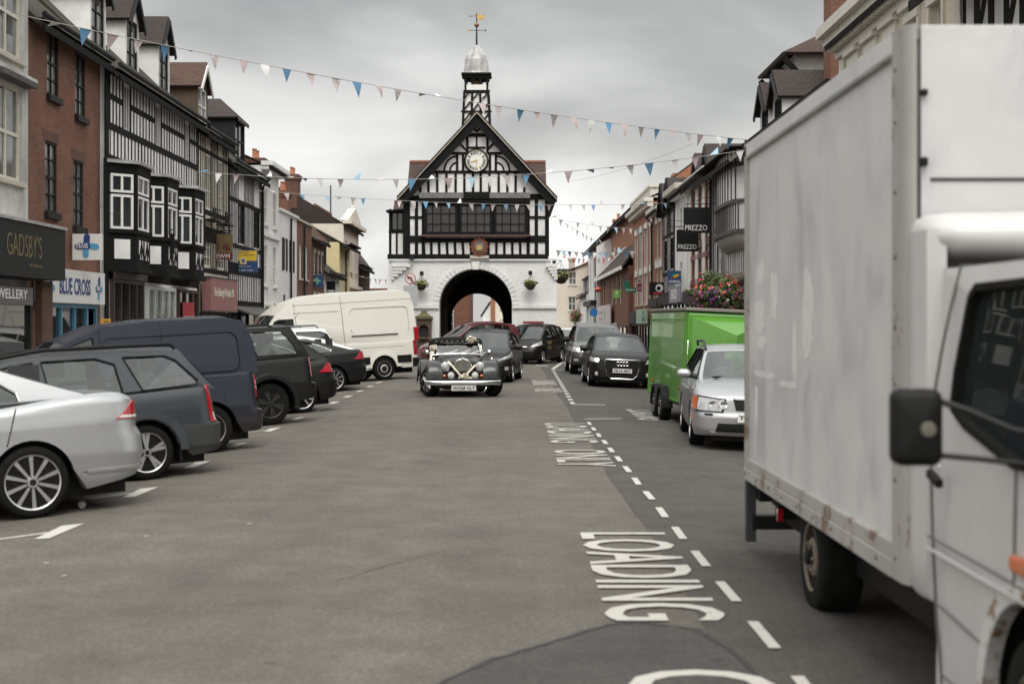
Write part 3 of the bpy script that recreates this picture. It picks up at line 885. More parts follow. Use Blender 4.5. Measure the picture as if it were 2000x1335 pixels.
b.shop(.3, 3.4, -.2, 2.85, -.10, SHOPB, 4, .5); b.shop(3.8, 7.2, -.2, 2.75, -.10, M('shop_white_frame', (.5, .5, .48), .5), 4, .5, gl=M('window_display', (.13, .17, .14), .1, var=.8, scale=3))
b.shop(7.6, 10.4, -.2, 2.75, -.10, SHOPB, 3, .5)
b.sign_board(.2, 3.5, 2.86, 3.05, -.18, SHOPB)
mb = MB(); mb.box(8.0, 9.6, -.13, -.115, 1.0, 2.35, M('red_poster', (.42, .02, .035), .5, var=.1)); po = mb.build('window_poster', b.o)
mb = MB(); mb.text('SALE', WTRIM, lambda u, v, d: (8.2 + u, -.132 - d, 1.5 + v), 1.2, .42, bold=.02); mb.build('lettering', po)
b.roof(ze, 4.3, depth=9, mat=TILEM, gable=BRICK2)
b.gutter(ze - .04)
for x in (2.55, 6.1, 10.0): b.dormer(x, 1.5, .95, 9.3, 1.5, .9, 2.6, WHITEP, TILEY, DTRIM, nx=2, nz=3, gl=WGLASS2)
b.chimney(5.2, 4.4, 11.6, 15.2, 1.3, .8, BRICK2)

# --- narrow cream timbered house with the pink fascia
b = Building('timber_house', 'narrow cream and black timbered house above the dusky pink shop fascia', 'L', XL3, 47.603, 52.6)
ze = 8.3
W4 = [(1.0, 5.6, 1.0, 1.9), (3.1, 5.6, 1.0, 1.9), (.5, 3.62, 1.5, 1.0), (2.9, 3.62, 1.5, 1.0)]
b.shell(ze, CREAMP, b.holes(W4)); b.windows(W4, y=.012, fm=CTRIM, nx=3, nz=3, fw=.06)
mb = MB(); w = b.w
for z_, t_ in ((ze - .1, .25), (5.5, .16), (7.58, .13), (4.75, .5), (3.5, .14)): rail(mb, 0, w, z_, t_)
for a, c in ((0, 1.0), (2.0, 3.1), (4.1, w)): studs(mb, a, c, 5.0, ze, max(2, round((c - a) / .3)), .11)
studs(mb, 0, w, 3.4, 3.62, 12, .11); studs(mb, 0, .5, 3.4, 4.7, 2, .1); studs(mb, 2.0, 2.9, 3.4, 4.7, 4, .1); studs(mb, 4.4, w, 3.4, 4.7, 2, .1)
mb.build('timber_frame', b.o)
for xx in (.9, 3.0):
    mb = MB()
    for k in range(5):
        mb.tube([(xx + .3 * k, -.32, 5.25), (xx + .3 * k, -.32, 5.62)], .014, IRON, 5)
    mb.tube([(xx - .05, -.32, 5.62), (xx + 1.3, -.32, 5.62)], .018, IRON, 5); mb.box(xx - .05, xx + 1.3, -.36, -.01, 5.2, 5.25, IRON)
    mb.build('window_guard', b.o)
PINK = M('dusky_pink_board', (.30, .135, .13), .6, var=.15, scale=3)
b.sign_board(.05, w - .4, 2.12, 3.22, -.42, PINK, [('The Edinburgh Woollen Mill', CTRIM, .5, 2.52, 3.4, .38, .01)], t=.3, frame=GREYT)
b.shop(.1, w - .2, -.2, 2.05, -.12, SHOPB, 4, .5)
b.roof(ze, 3.9, depth=9, mat=TILEM, gable=BRICK2)
b.gutter(ze - .04)
b.dormer(3.9, 1.7, .7, 8.85, 1.35, .85, 2.8, M('brown_boarding', (.09, .062, .04), .8, var=.3), TILER, WTRIM, nx=2, nz=2, gl=WGLASS2)

# --- third timbered house with the hipped dormer
b = Building('timber_house', 'black and white close studded house with a hipped dormer, next to the white stucco house', 'L', XL3, 52.603, 59.6)
ze = 7.75; w = b.w
W5 = [(1.9, 4.75, 1.3, 1.55), (5.2, 4.75, 1.3, 1.55)]
b.shell(ze, WHITEP, b.holes(W5), side=BLACKT); b.windows(W5, y=.012, fm=DTRIM, nx=3, nz=3, fw=.07, split='n')
mb = MB()
for z_, t_ in ((ze - .1, .3), (6.35, .16), (4.62, .16), (3.75, .45), (2.4, .3)): rail(mb, 0, w, z_, t_)
for a, c in ((0, 1.9), (3.2, 5.2), (6.5, w)): studs(mb, a, c, 3.6, ze, max(2, round((c - a) / .27)), .12)
studs(mb, 0, w, 2.5, 3.5, 18, .14); beam(mb, .05, 0, .05, ze, .25); beam(mb, w - .05, 0, w - .05, ze, .25)
mb.build('timber_frame', b.o)
mb = MB(); mb.slab([(0, -1.0, 2.0), (w, -1.0, 2.0), (w, 0, 2.35), (0, 0, 2.35)], .06, GREYT); mb.box(.1, w - .1, -.98, -.94, 1.5, 1.93, GREYT); mb.build('awning', b.o)
b.shop(.1, w - .2, -.2, 2.2, -.12, DTRIM, 4, .5)
b.roof(ze, 4.0, depth=9, mat=TILEM, gable=BRICK2)
b.gutter(ze - .04, pipe=w - .15)
b.dormer(5.4, 2.1, .6, 8.35, 1.5, .9, 3.0, DTRIM, TILEY, DTRIM, kind='hip', nx=2, nz=2)

# --- white stucco Georgian
b = Building('stucco_house', 'tall white stucco house with a heavy cornice behind the timbered row', 'L', XL3, 59.603, 64.0)
ze = 8.3; w = b.w
W6 = [(.6, 5.9, .9, 1.5), (2.9, 5.9, .9, 1.5), (.6, 3.3, .9, 1.7), (2.9, 3.3, .9, 1.7)]
b.shell(ze, WHITEP, b.holes(W6)); b.windows(W6, y=.04, fm=WTRIM, nx=2, nz=2, sill=WHITEP, gl=WGLASS2)
mb = MB(); mb.box(-.1, w + .1, -.5, 0, ze, ze + .18, WHITEP); mb.box(-.05, w + .05, -.32, 0, ze - .16, ze - .002, WHITEP); mb.box(0, w, -.12, 0, 5.35, 5.5, WHITEP); mb.build('cornice', b.o)
b.shop(.2, w - .2, -.2, 2.5, -.1, WTRIM, 3, .5)
b.roof(ze + .1, 1.8, depth=8, mat=TILE, gable=BRICK)
b.chimney(.7, 2.2, 8.6, 10.6, 1.5, .9, BRICK2); b.chimney(3.6, 2.6, 8.6, 10.35, 1.2, .8, BRICK2)

# --- low white painted shop with parapet, brick gable and stack behind
b = Building('painted_shop', 'low white painted brick shop with black shutters and a sloping view of its parapet', 'L', XL3, 64.003, 69.4)
ze = 6.75; w = b.w
W7 = [(1.3, 4.1, .7, 1.5), (3.4, 4.1, .7, 1.5), (1.3, 1.6, .7, 1.4), (3.4, 1.6, .7, 1.4)]
b.shell(ze, BRICKW, b.holes(W7), depth=5); b.windows(W7, y=.04, fm=DTRIM, nx=2, nz=2)
mb = MB(); mb.box(-.05, w, -.12, .3, ze, ze + .12, WTRIM); mb.build('coping', b.o)
mb = MB()
for x, z, ww, h in W7[:2]:
    for xx in (x - .38, x + ww + .03): mb.box(xx, xx + .35, -.04, -.003, z, z + h, DTRIM)
mb.build('shutter', b.o)
b.gutter(ze - .2, y=-.1, x0=3.0, x1=3.1, pipe=3.05)
# --- brick house with tall stack
b = Building('brick_house', 'red brick house with a big ribbed chimney stack beside the white painted shop', 'L', XL3, 69.403, 74.6)
ze = 6.7; w = b.w
W8 = [(.8, 3.9, .8, 1.7), (2.9, 3.9, .8, 1.7), (.8, 1.0, .8, 1.9), (2.9, 1.0, .8, 1.9)]
b.shell(ze, BRICK, b.holes(W8), depth=9); b.windows(W8, y=.04, fm=WTRIM, nx=2, nz=2, sill=STONE)
mb = MB(); mb.box(-.02, w, -.1, .3, ze, ze + .1, STONE); mb.build('coping', b.o)
mb = MB(); mb.panel([(1.4, ze), (10, ze), (10, ze + 1.6), (5.6, ze + 3.0), (1.4, ze + .6)], [], lambda a, c, d: (-1.2 + d * 3.0, a, c), BRICK); mb.build('rear_gable', b.o)
b.gutter(ze - .2, y=-.1, x0=1.9, x1=2.0, pipe=1.95)
b.chimney(2.2, 2.4, ze, 9.9, 1.6, 1.0, BRICK2, 2)
# --- dark brick pair
b = Building('brick_house', 'dark brown brick house with stone lintels, second past the big chimney stack', 'L', XL3, 74.603, 79.5)
ze = 6.2; w = b.w
W9 = [(.7, 4.0, .7, 1.4), (2.2, 4.0, .7, 1.4), (3.6, 4.0, .7, 1.4), (.7, 1.5, .7, 1.6), (2.2, 1.5, .7, 1.6), (3.6, 1.5, .7, 1.6)]
b.shell(ze, BRICK2, b.holes(W9)); b.windows(W9, y=.04, fm=WTRIM, nx=1, nz=2, sill=STONE)
mb = MB()
for x, z, ww, h in W9: mb.box(x - .1, x + ww + .1, -.03, -.002, z + h + .003, z + h + .25, STONE)
mb.build('lintel', b.o)
b.roof(ze, 2.6, mat=TILE, gable=BRICK2); b.chimney(4.3, 2.2, 7.2, 9.0, 1.0, .7, BRICK)
# --- low white house with dormer
b = Building('cottage', 'low white cottage with a dark dormer, between dark brick and yellow houses', 'L', XL3, 79.503, 86.5)
ze = 4.6; w = b.w
W10 = [(1.0, 2.6, .8, 1.2), (4.4, 2.6, .8, 1.2)]
b.shell(ze, BRICKW, b.holes(W10)); b.windows(W10, y=.04, fm=WTRIM, nx=2, nz=2)
b.roof(ze, 3.2, mat=TILE, gable=BRICK2); b.dormer(2.4, 1.7, .3, 5.0, 1.3, .8, 2.5, M('slate_cheek', (.09, .10, .115), .7), TILER, DTRIM, kind='hip')
b.sign_board(1.5, 4.0, 2.0, 2.5, -.1, DTRIM)
b.gutter(ze - .05)
# --- yellow house
b = Building('yellow_house', 'pale yellow rendered house with overhanging dark eaves', 'L', XL3, 86.503, 92.0)
ze = 6.6; w = b.w
W11 = [(1.0, 3.9, .9, 1.5), (3.4, 3.9, .9, 1.5), (1.0, 1.2, .9, 1.7), (3.4, 1.2, .9, 1.7)]
b.shell(ze, YELLOWP, b.holes(W11)); b.windows(W11, y=.04, fm=WTRIM, nx=2, nz=2)
b.roof(ze, 2.2, mat=TILE, gable=TILEY, over=.7); b.gutter(ze - .1, y=-.7, pipe=2.7)
# --- cream classical house with pediment
b = Building('cream_house', 'tall cream classical house with a pediment and slated side roof', 'L', -10.9, 92.003, 101.0)
ze = 8.1; w = b.w
W12 = [(.9, 5.2, 1.0, 1.9), (3.9, 5.2, 1.0, 1.9), (7.0, 5.2, 1.0, 1.9), (.9, 1.2, 1.0, 2.4), (3.9, 1.2, 1.0, 2.4), (7.0, 1.2, 1.0, 2.4)]
b.shell(ze, CREAM2, b.holes(W12)); b.windows(W12, y=.04, fm=WTRIM, nx=2, nz=2, sill=CREAM2, gl=WGLASS2)
mb = MB(); mb.box(-.2, w + .2, -.55, 0, ze, ze + .25, CREAM2); mb.box(0, w, -.3, 0, 4.0, 4.2, CREAM2)
mb.panel([(.0, ze + .25), (w, ze + .25), (w / 2, ze + 1.35)], [], wallfn(-.3, .5), CREAM2); mb.lathe([(.1, -.1), (.12, .1), (.04, .2), (.07, .3), (0, .45)], CREAM2, (w / 2, -.1, ze + 1.35), n=10)
mb.build('pediment', b.o)
b.roof(ze, 2.4, mat=TILEX, gable=TILEY); b.chimney(.7, 3.4, ze + 1, ze + 3.2, 1.5, .8, BRICK2)
# --- dark brick gabled building at the end
b = Building('brick_building', 'dark brick building with a steep plum roof at the far left end', 'L', -11.0, 101.003, 110.0)
ze = 6.0; w = b.w
W13 = [(1.0, 2.4, 1.0, 2.0), (3.6, 2.4, 1.0, 2.0), (6.4, 2.4, 1.0, 2.0)]
b.shell(ze, BRICK2, b.holes(W13)); b.windows(W13, y=.04, fm=WTRIM)
b.roof(ze, 4.0, depth=6, mat=TILEX, gable=BRICK2)
mb = MB(); mb.tube([(w - .2, 3, ze + 3.9), (w - .2, 3, ze + 6.3)], .05, IRON, 6); mb.build('finial', b.o)
# ================================================================== RIGHT SIDE
XR = 7.5
# --- dark timber house nearest, mostly behind the truck
b = Building('timber_house', 'timbered house with deep dark eaves above the front of the white truck', 'R', XR, 17.5, 23.6)
ze = 7.75
b.shell(ze, WHITEP); b.roof(ze, 3.5, mat=TILE, gable=WHITEP, over=.9)
mb = MB(); w = b.w
rail(mb, 0, w, ze - .3, .5); rail(mb, 0, w, 5.4, .3); studs(mb, 0, w, 5.3, ze, 9, .25)
for k in range(4): beam(mb, .3 + 1.5 * k, 5.5, 1.3 + 1.5 * k, 7.3, .2)
mb.build('timber_frame', b.o)
mb = MB(); mb.box(-.1, w + .1, -.95, -.05, ze - .42, ze - .12, BLACKT); mb.build('eaves', b.o)
# --- cream Georgian
b = Building('georgian_house', 'tall cream painted house with dentilled cornice and sash windows above the truck', 'R', XR, 23.603, 32.4)
ze = 8.1; w = b.w
W = [(.95 + 1.5 * k, 5.95, .72, 1.4) for k in range(5)] + [(.95 + 1.5 * k, 3.3, .75, 1.8) for k in range(5)]
b.shell(ze, BRICKC, b.holes(W)); b.windows(W, y=.12, fm=CTRIM, nx=2, nz=4, gl=WGLASS2, fw=.06)
mb = MB()
mb.box(-.15, w + .1, -.55, 0, ze + .05, ze + .28, CTRIM); mb.box(-.1, w + .05, -.4, 0, ze - .12, ze + .048, CTRIM); mb.box(0, w, -.14, 0, ze - .42, ze - .28, CTRIM)
for k in range(int(w / .2)): mb.box(.05 + .2 * k, .15 + .2 * k, -.3, -.003, ze - .275, ze - .123, CTRIM)
mb.box(0, w, -.16, 0, 5.25, 5.5, CTRIM)
mb.build('cornice', b.o)
for x, z, ww, h in W:
    mb = MB(); mb.box(x - .12, x + ww + .12, -.07, -.002, z + h + .003, z + h + .22, CTRIM); mb.box(x - .18, x + ww + .18, -.16, -.003, z + h + .223, z + h + .32, CTRIM)
    mb.box(x - .12, x - .004, -.05, -.002, z, z + h, CTRIM); mb.box(x + ww + .004, x + ww + .12, -.05, -.002, z, z + h, CTRIM); mb.box(x - .16, x + ww + .16, -.13, -.004, z - .12, z - .003, CTRIM)
    mb.build('window_surround', b.o)
for xx in (.02, w - .42): mb = MB(); mb.box(xx, xx + .4, -.06, -.001, 0, ze - .43, CTRIM); mb.build('pilaster', b.o)
b.shop(.3, w - .3, 0, 2.8, -.1, DTRIM, 6, .5); b.sign_board(.2, w - .2, 2.85, 3.35, -.2, DTRIM)
b.roof(ze + .1, 2.4, mat=TILE, gable=BRICKC, ridge=False)
# --- house with the stepped dormers
b = Building('dormered_house', 'house with tiled gabled dormers and a projecting hipped roof rising behind the truck', 'R', XR, 32.403, 44.4)
ze = 7.15; w = b.w
b.shell(ze, WHITEP); b.roof(ze, 4.0, depth=9, mat=TILEX, gable=BRICK2)
mb = MB(); rail(mb, 0, w, ze - .12, .25); rail(mb, 0, w, 4.6, .3); studs(mb, 0, w, 3.0, ze, 18, .16); mb.build('timber_frame', b.o)
for x in (2.9, .75):
    b.dormer(x, 1.5, .25, 6.9, 1.35, .75, 2.2, WHITEP, TILEY, DTRIM, nx=3, nz=2)
# big hipped cross roof with its white cheek and black brackets
mb = MB(); mb.box(-2.6, .8, 1.2, 5.5, 7.6, 9.95, WHITEP); c = mb.build('attic_storey', b.o)
r = MB(); x0, x1, a, t = -3.1, 1.3, 9.9, 10.9
r.slab([(x0, .7, a), (x1, .7, a), (x1 - 1.1, 2.6, t), (x0 + 1.1, 2.6, t)], .1, TILEY)
r.slab([(x0 + 1.1, 2.6, t), (x0 + 1.1, 5.6, t), (x0, 5.6, a), (x0, .7, a)], .1, TILEX)
r.slab([(x1, .7, a), (x1, 5.6, a), (x1 - 1.1, 5.6, t), (x1 - 1.1, 2.6, t)], .1, TILEX)
r.slab([(x0 + 1.1, 2.6, t), (x1 - 1.1, 2.6, t), (x1 - 1.1, 5.6, t), (x0 + 1.1, 5.6, t)], .1, TILEX)
r.build('attic_roof', c)
for xx in (-2.9, -1.5, -.1, 1.2): mb = MB(); mb.bar((xx, 1.25, 9.2), (xx, .75, 9.75), .12, .16, BLACKT); mb.build('bracket', c)
b.chimney(4.0, 1.9, 7.5, 12.2, .9, .9, BRICK, 0, top=BRICK)
mb = MB(); mb.box(-.3, w, -.35, 0, ze - .02, ze + .1, BLACKT); mb.build('eaves', b.o)
b.shop(.3, w - .3, 0, 2.8, -.1, DTRIM, 6, .5)
# --- grey timbered house with the curved bay
b = Building('timber_house', 'silvery timbered house with a rounded jettied bay, beside the two black hanging signs', 'R', XR, 44.403, 53.0)
ze = 7.35; w = b.w
W = [(1.0, 5.3, 1.15, 1.3), (1.0, 3.0, 1.15, 1.6)]
b.shell(ze, WHITEP, b.holes(W), side=WHITEP); b.windows(W, y=.05, fm=WTRIM, nx=3, nz=3, gl=WGLASS2, split='n')
mb = MB()
for z_, t_ in ((ze - .1, .2), (6.8, .12), (5.1, .14), (4.75, .2), (2.85, .2)): rail(mb, 0, w, z_, t_, mat=GREYT)
studs(mb, 0, 1.0, 2.9, ze, 3, .13, mat=GREYT); studs(mb, 2.15, 3.0, 2.9, ze, 3, .13, mat=GREYT); studs(mb, 3.0, w, 2.9, 5, 14, .12, mat=GREYT); beam(mb, .06, 0, .06, ze, .22)
mb.build('timber_frame', b.o)
# bay: quarter-round plan corbelled out of the wall
mb = MB(); n = 10
def bayp(k, z, off=0): 
    t = k / n; return (3.1 + 5.4 * t, -(.5 + off) * math.sin(PI * t) ** .16 if 0 < t < 1 else -.02, z)
mb.grid([[bayp(k, z) for k in range(n + 1)] for z in (4.55, 7.3)], WHITEP)
mb.grid([[(bayp(k, 0)[0], bayp(k, 0)[1] * s_, z) for k in range(n + 1)] for s_, z in ((.1, 4.1), (.45, 4.16), (.75, 4.27), (.93, 4.42), (1.0, 4.55))], M('grey_soffit', (.34, .33, .31), .85, var=.2, scale=3))
mb.add([bayp(k, 7.3) for k in range(n + 1)], [tuple(range(n + 1))], GREYT)
bay = mb.build('round_bay', b.o, smooth=40)
mb = MB()
for k in range(1, n * 2):
    p = bayp(k / 2, 4.55, .012); q = bayp(k / 2, 5.55 if k % 2 else 7.3, .012); mb.bar(p, q, .04, .05, GREYT, up=(0, 1, 0))
for z in (4.6, 5.55, 6.7, 7.25):
    for k in range(n): mb.bar(bayp(k, z, .035), bayp(k + 1, z, .035), .09, .12, GREYT)
mb.build('bay_timber', bay)
b.roof(ze, 3.2, mat=M_brick('stone_slates', (.22, .19, .15), (.17, .15, .12), (.07, .06, .05), bw=.3, bh=.2, mode='roof_x'), gable=WHITEP, over=.75)
mb = MB(); mb.slab([(2.4, -1.15, 2.75), (w, -1.15, 2.75), (w, 0, 3.35), (2.4, 0, 3.35)], .12, M_brick('pentice_tile', (.20, .15, .09), (.14, .11, .075), (.06, .05, .04), bw=.22, bh=.16, mode='roof_x')); mb.build('pentice_roof', b.o)
b.shop(.2, w - .2, 0, 2.8, -.1, DTRIM, 5, .5, gl=SHADE_BLK)
# --- brick with white pilasters
b = Building('pilastered_house', 'red brick house with tall white pilasters and dormers behind its gutter', 'R', XR, 53.003, 60.4)
ze = 7.35; w = b.w
W = [(1.35, 5.0, .95, 1.8), (3.35, 5.0, .95, 1.8), (5.35, 5.0, .95, 1.8), (1.35, 3.5, 1.0, 1.2), (3.35, 3.5, 1.0, 1.2), (5.35, 3.5, 1.0, 1.2)]
b.shell(ze, BRICK, b.holes(W)); b.windows(W, y=.08, fm=WTRIM, nx=2, nz=2, gl=WGLASS2)
for xx in (.25, 2.45, 4.5, 6.55):
    mb = MB(); mb.box(xx, xx + .75, -.035, -.001, 3.0, ze - .3, WTRIM); mb.box(xx - .05, xx + .8, -.07, -.002, ze - .3, ze - .1, WTRIM); mb.build('pilaster', b.o)
mb = MB(); mb.box(-.1, w + .05, -.4, 0, ze, ze + .2, WTRIM); mb.box(-.05, w, -.25, 0, ze - .098, ze - .003, WTRIM); mb.build('cornice', b.o)
b.roof(ze + .12, 3, mat=TILE, gable=BRICK)
for x in (1.5, 4.6): b.dormer(x, 1.7, .2, 7.5, .4, .75, 2.4, WHITEP, TILEY, DTRIM, nx=2, nz=1)
RED = M('sign_crimson', (.20, .012, .035), .5, var=.1)
mb = MB()
for z0, z1 in ((3.2, 3.45), (4.25, 4.45)): mb.box(.9, 6.2, -.035, -.002, z0, z1, RED)
mb.build('painted_band', b.o)
b.shop(.2, w - .2, 0, 2.5, -.1, DTRIM, 5, .5); b.sign_board(.2, w - .2, 2.5, 3.0, -.3, DTRIM)
b.gutter(ze + .02, y=-.45, pipe=w - .1)
# --- white painted classical strip
b = Building('white_house', 'white classical house with scrolled cornice beside the black hanging signs', 'R', XR, 60.403, 65.0)
ze = 7.4; w = b.w
W = [(1.4, 5.0, .9, 1.8), (1.4, 3.2, .9, 1.2), (3.1, 5.0, .9, 1.8)]
b.shell(ze, WHITEP, b.holes(W)); b.windows(W, y=.04, fm=WTRIM, nx=2, nz=2, gl=WGLASS2)
mb = MB(); mb.box(-.15, w + .1, -.6, 0, ze, ze + .25, STONE); mb.box(-.05, w, -.35, 0, ze - .2, ze - .002, WTRIM); mb.build('cornice', b.o)
for xx in (.05, w - .85): mb = MB(); mb.box(xx, xx + .8, -.05, -.001, 2.8, ze - .2, WTRIM); mb.build('pilaster', b.o)
b.roof(ze + .1, 2.2, mat=TILE, gable=WHITEP); b.shop(.2, w - .2, 0, 2.6, -.1, DTRIM, 3, .5); b.sign_board(.2, w - .2, 2.6, 3.3, -.35, M('lilac_grey_sign', (.20, .20, .25), .5), [('FATSO', WTRIM, 1.1, 2.72, 2.2, .45, .02)])
# --- twin gabled timber house
b = Building('gabled_house', 'narrow timbered house with two steep gables facing the street', 'R', XR, 65.003, 70.6)
ze = 7.1; w = b.w
W = [(.7, 4.2, 1.3, 1.5), (3.4, 4.2, 1.3, 1.5)]
b.shell(ze, WHITEP, b.holes(W)); b.windows(W, y=.012, fm=DTRIM, nx=3, nz=2, split='n')
mb = MB()
for z_, t_ in ((ze - .1, .25), (4.05, .2), (3.0, .3), (5.85, .16)): rail(mb, 0, w, z_, t_)
studs(mb, 0, w, 3.0, 4.05, 16, .12); studs(mb, 0, .7, 4, ze, 2, .14); studs(mb, 2, 3.4, 4, ze, 4, .14); studs(mb, 4.7, w, 4, ze, 3, .14); studs(mb, 0, w, 5.85, ze, 16, .12)
mb.build('timber_frame', b.o)
for xc in (1.4, 4.2):
    g = MB(); g.panel([(xc - 1.4, ze), (xc + 1.4, ze), (xc, ze + 1.25)], [], wallfn(-.02, .2), WHITEP)
    for s in (-1, 1): beam(g, xc + s * 1.5, ze - .12, xc, ze + 1.25, .28, -.3, proud=.04)
    beam(g, xc, ze, xc, ze + 1.2, .16, -.02); beam(g, xc - .7, ze, xc, ze + .7, .13, -.02); beam(g, xc + .7, ze, xc, ze + .7, .13, -.02)
    go = g.build('gable', b.o)
    r = MB(); r.slab([(xc - 1.55, -.32, ze - .2), (xc - 1.55, 5, ze - .2), (xc, 5, ze + 1.3), (xc, -.32, ze + 1.3)], .1, TILEY); r.slab([(xc, -.32, ze + 1.3), (xc, 5, ze + 1.3), (xc + 1.55, 5, ze - .2), (xc + 1.55, -.32, ze - .2)], .1, TILEY); r.build('gable_roof', go)
b.shop(.2, w - .2, 0, 2.6, -.1, DTRIM, 3, .5); b.sign_board(.2, w - .2, 2.6, 3.05, -.3, DTRIM)
# --- narrow brick
b = Building('brick_house', 'narrow red brick house with tall white windows and a drainpipe, beside the twin gables', 'R', XR, 70.603, 75.6)
ze = 7.3; w = b.w
W = [(1.6, 5.0, .95, 1.8), (1.6, 3.0, .95, 1.5), (3.4, 5.0, .95, 1.8), (3.4, 3.0, .95, 1.5)]
b.shell(ze, BRICKO, b.holes(W)); b.windows(W, y=.04, fm=WTRIM, nx=2, nz=2, sill=STONE, gl=WGLASS2)
mb = MB(); mb.box(-.1, w, -.4, 0, ze, ze + .3, CTRIM); mb.build('cornice', b.o)
mb = MB()
for x, z, ww, h in W: mb.box(x - .12, x + ww + .12, -.06, -.002, z + h + .003, z + h + .4, WTRIM)
mb.build('lintel', b.o)
b.gutter(ze, y=-.42, pipe=.15); b.roof(ze + .2, 2.0, mat=TILE, gable=BRICKO)
b.shop(.2, w - .2, 0, 2.5, -.1, DTRIM, 3, .5); b.sign_board(.2, w - .2, 2.5, 2.95, -.3, DTRIM)
# --- Georgian brick with parapet
b = Building('georgian_house', 'red brick house with stone parapet, ornate cream window heads and a pale green shop front', 'R', XR, 75.603, 88.0)
ze = 8.15; w = b.w
W = [(2.0 + 3.0 * k, 4.9, 1.2, 2.0) for k in range(4)] + [(2.0 + 3.0 * k, 2.75, 1.2, 1.7) for k in range(4)]
b.shell(ze, BRICKO, b.holes(W)); b.windows(W, y=.04, fm=WTRIM, nx=2, nz=2, sill=STONE, gl=WGLASS2)
mb = MB(); mb.box(-.1, w + .1, -.5, 0, ze, ze + .22, CTRIM); mb.box(-.05, w + .05, -.3, 0, ze - .25, ze - .003, CTRIM); mb.box(0, w, -.15, .3, ze + .222, ze + .75, CTRIM); mb.box(-.08, w + .08, -.22, .32, ze + .753, ze + .88, CTRIM); mb.build('parapet', b.o)
for x, z, ww, h in W:
    mb = MB(); mb.box(x - .15, x - .003, -.025, -.002, z - .1, z + h, WTRIM); mb.box(x + ww + .003, x + ww + .15, -.025, -.002, z - .1, z + h, WTRIM); mb.box(x - .25, x + ww + .25, -.07, -.003, z + h + .003, z + h + .35, WTRIM); mb.build('window_surround', b.o)
b.roof(ze + .3, 2.2, depth=10, mat=TILE, gable=BRICKO, ridge=False)
GREENP = M('pale_green_fascia', (.30, .46, .34), .5, var=.08); DKG = M('sign_green', (.01, .13, .07), .5)
b.shop(.2, w - .2, 0, 1.6, -.1, DTRIM, 7, .4); b.sign_board(5.5, 11.8, 1.65, 2.45, -.3, GREENP, [('Co', DKG, 9.2, 1.78, 1.9, .52, .03)]); b.sign_board(.2, 5.3, 1.65, 2.4, -.28, DTRIM)
# --- long brick hall behind and its low shop range in front
b = Building('brick_warehouse', 'tall plain orange brick building with a long dark eaves line', 'R', 8.1, 88.003, 141.0)
ze = 9.3; w = b.w
b.shell(ze, BRICKO); b.roof(ze, 3, mat=TILE, gable=BRICKO, over=.5); b.chimney(w - 1.2, 2.5, 9.5, 11.0, 1.4, .9, BRICKO, 0)
b = Building('shop_range', 'low brick shop range with a brown hipped roof and a pale mauve fascia', 'R', 7.2, 88.0, 115.9)
ze = 5.25; w = b.w
W = [(2.0, 3.0, 1.6, 1.9), (5.2, 3.0, 1.6, 1.9), (12.0, 3.0, 1.8, 1.9), (16, 3.0, 1.8, 1.9), (20.0, 3.0, 1.8, 1.9)]
b.shell(ze, BRICK, b.holes(W), depth=.9, t=.2); b.windows(W, y=.08, fm=WTRIM, nx=2, nz=2, gl=WGLASS2)
mb = MB(); mb.slab([(-.3, -.4, ze), (w, -.4, ze), (w, .9, ze + 1.75), (15.0, .9, ze + 1.75)], .12, TILEX); mb.slab([(-.3, -.4, ze), (15, .9, ze + 1.75), (15, .92, ze + 1.7), (-.3, .9, ze)], .1, TILEX)
mb.bar((-.32, -.42, ze), (15, .88, ze + 1.78), .15, .12, WTRIM); mb.box(-.3, w, -.5, -.4, ze - .25, ze - .02, WTRIM)
mb.build('roof', b.o)
MAUVE = M('mauve_fascia', (.52, .47, .48), .5, var=.08); LIME = M('sign_lime', (.16, .40, .05), .5)
o = b.sign_board(1.0, 16, 1.55, 3.0, -.3, MAUVE, [('to let', RED, 3, 2.35, 4.5, .3), ('www', M('grey_letters', (.2, .2, .22), .5), 3, 1.9, 4, .18)])
mb = MB(); mb.panel(circ(10, 2.3, .5, 20, .5), [], wallfn(-.31, .008), LIME); mb.build('emblem', o)
b.shop(.5, w - .5, 0, 1.5, -.1, DTRIM, 8, .4)
# --- white house with projecting upper floor
b = Building('white_house', 'narrow white house with a jettied upper floor over a black shop front', 'R', 6.9, 116.1, 128)
ze = 8.0; w = b.w
W = [(2.0, 4.4, 1.8, 2.4), (7.0, 4.4, 1.8, 2.4), (2.0, .9, 2, 1.9), (7, .9, 2, 1.9)]
b.shell(ze, WHITEP, b.holes(W)); b.windows(W, y=.04, fm=WTRIM, nx=2, nz=2, gl=WGLASS2)
mb = MB(); mb.box(-.2, w, -.5, 0, 3.15, 3.55, DTRIM); mb.box(0, w, -.15, -.002, 0, .9, DTRIM); mb.build('jetty_beam', b.o)
b.gutter(ze, pipe=w - .3); b.roof(ze, 2.4, mat=TILEX, gable=WHITEP); b.chimney(1, 2.6, ze + 1, ze + 2.9, 1.2, .8, BRICKO)
b = Building('cottage', 'low white cottage with blue grey dormers, between the cream house and the white house', 'R', 6.7, 128.1, 140.5)
ze = 4.3; w = b.w
b.shell(ze, WHITEP); b.roof(ze, 2.8, mat=TILE, gable=WHITEP); b.gutter(ze)
for x in (4, 10): b.dormer(x, 2.4, .2, 4.6, 1.2, .7, 2.2, M('slate_cheek2', (.12, .13, .15), .7), TILEY, WTRIM, kind='hip')
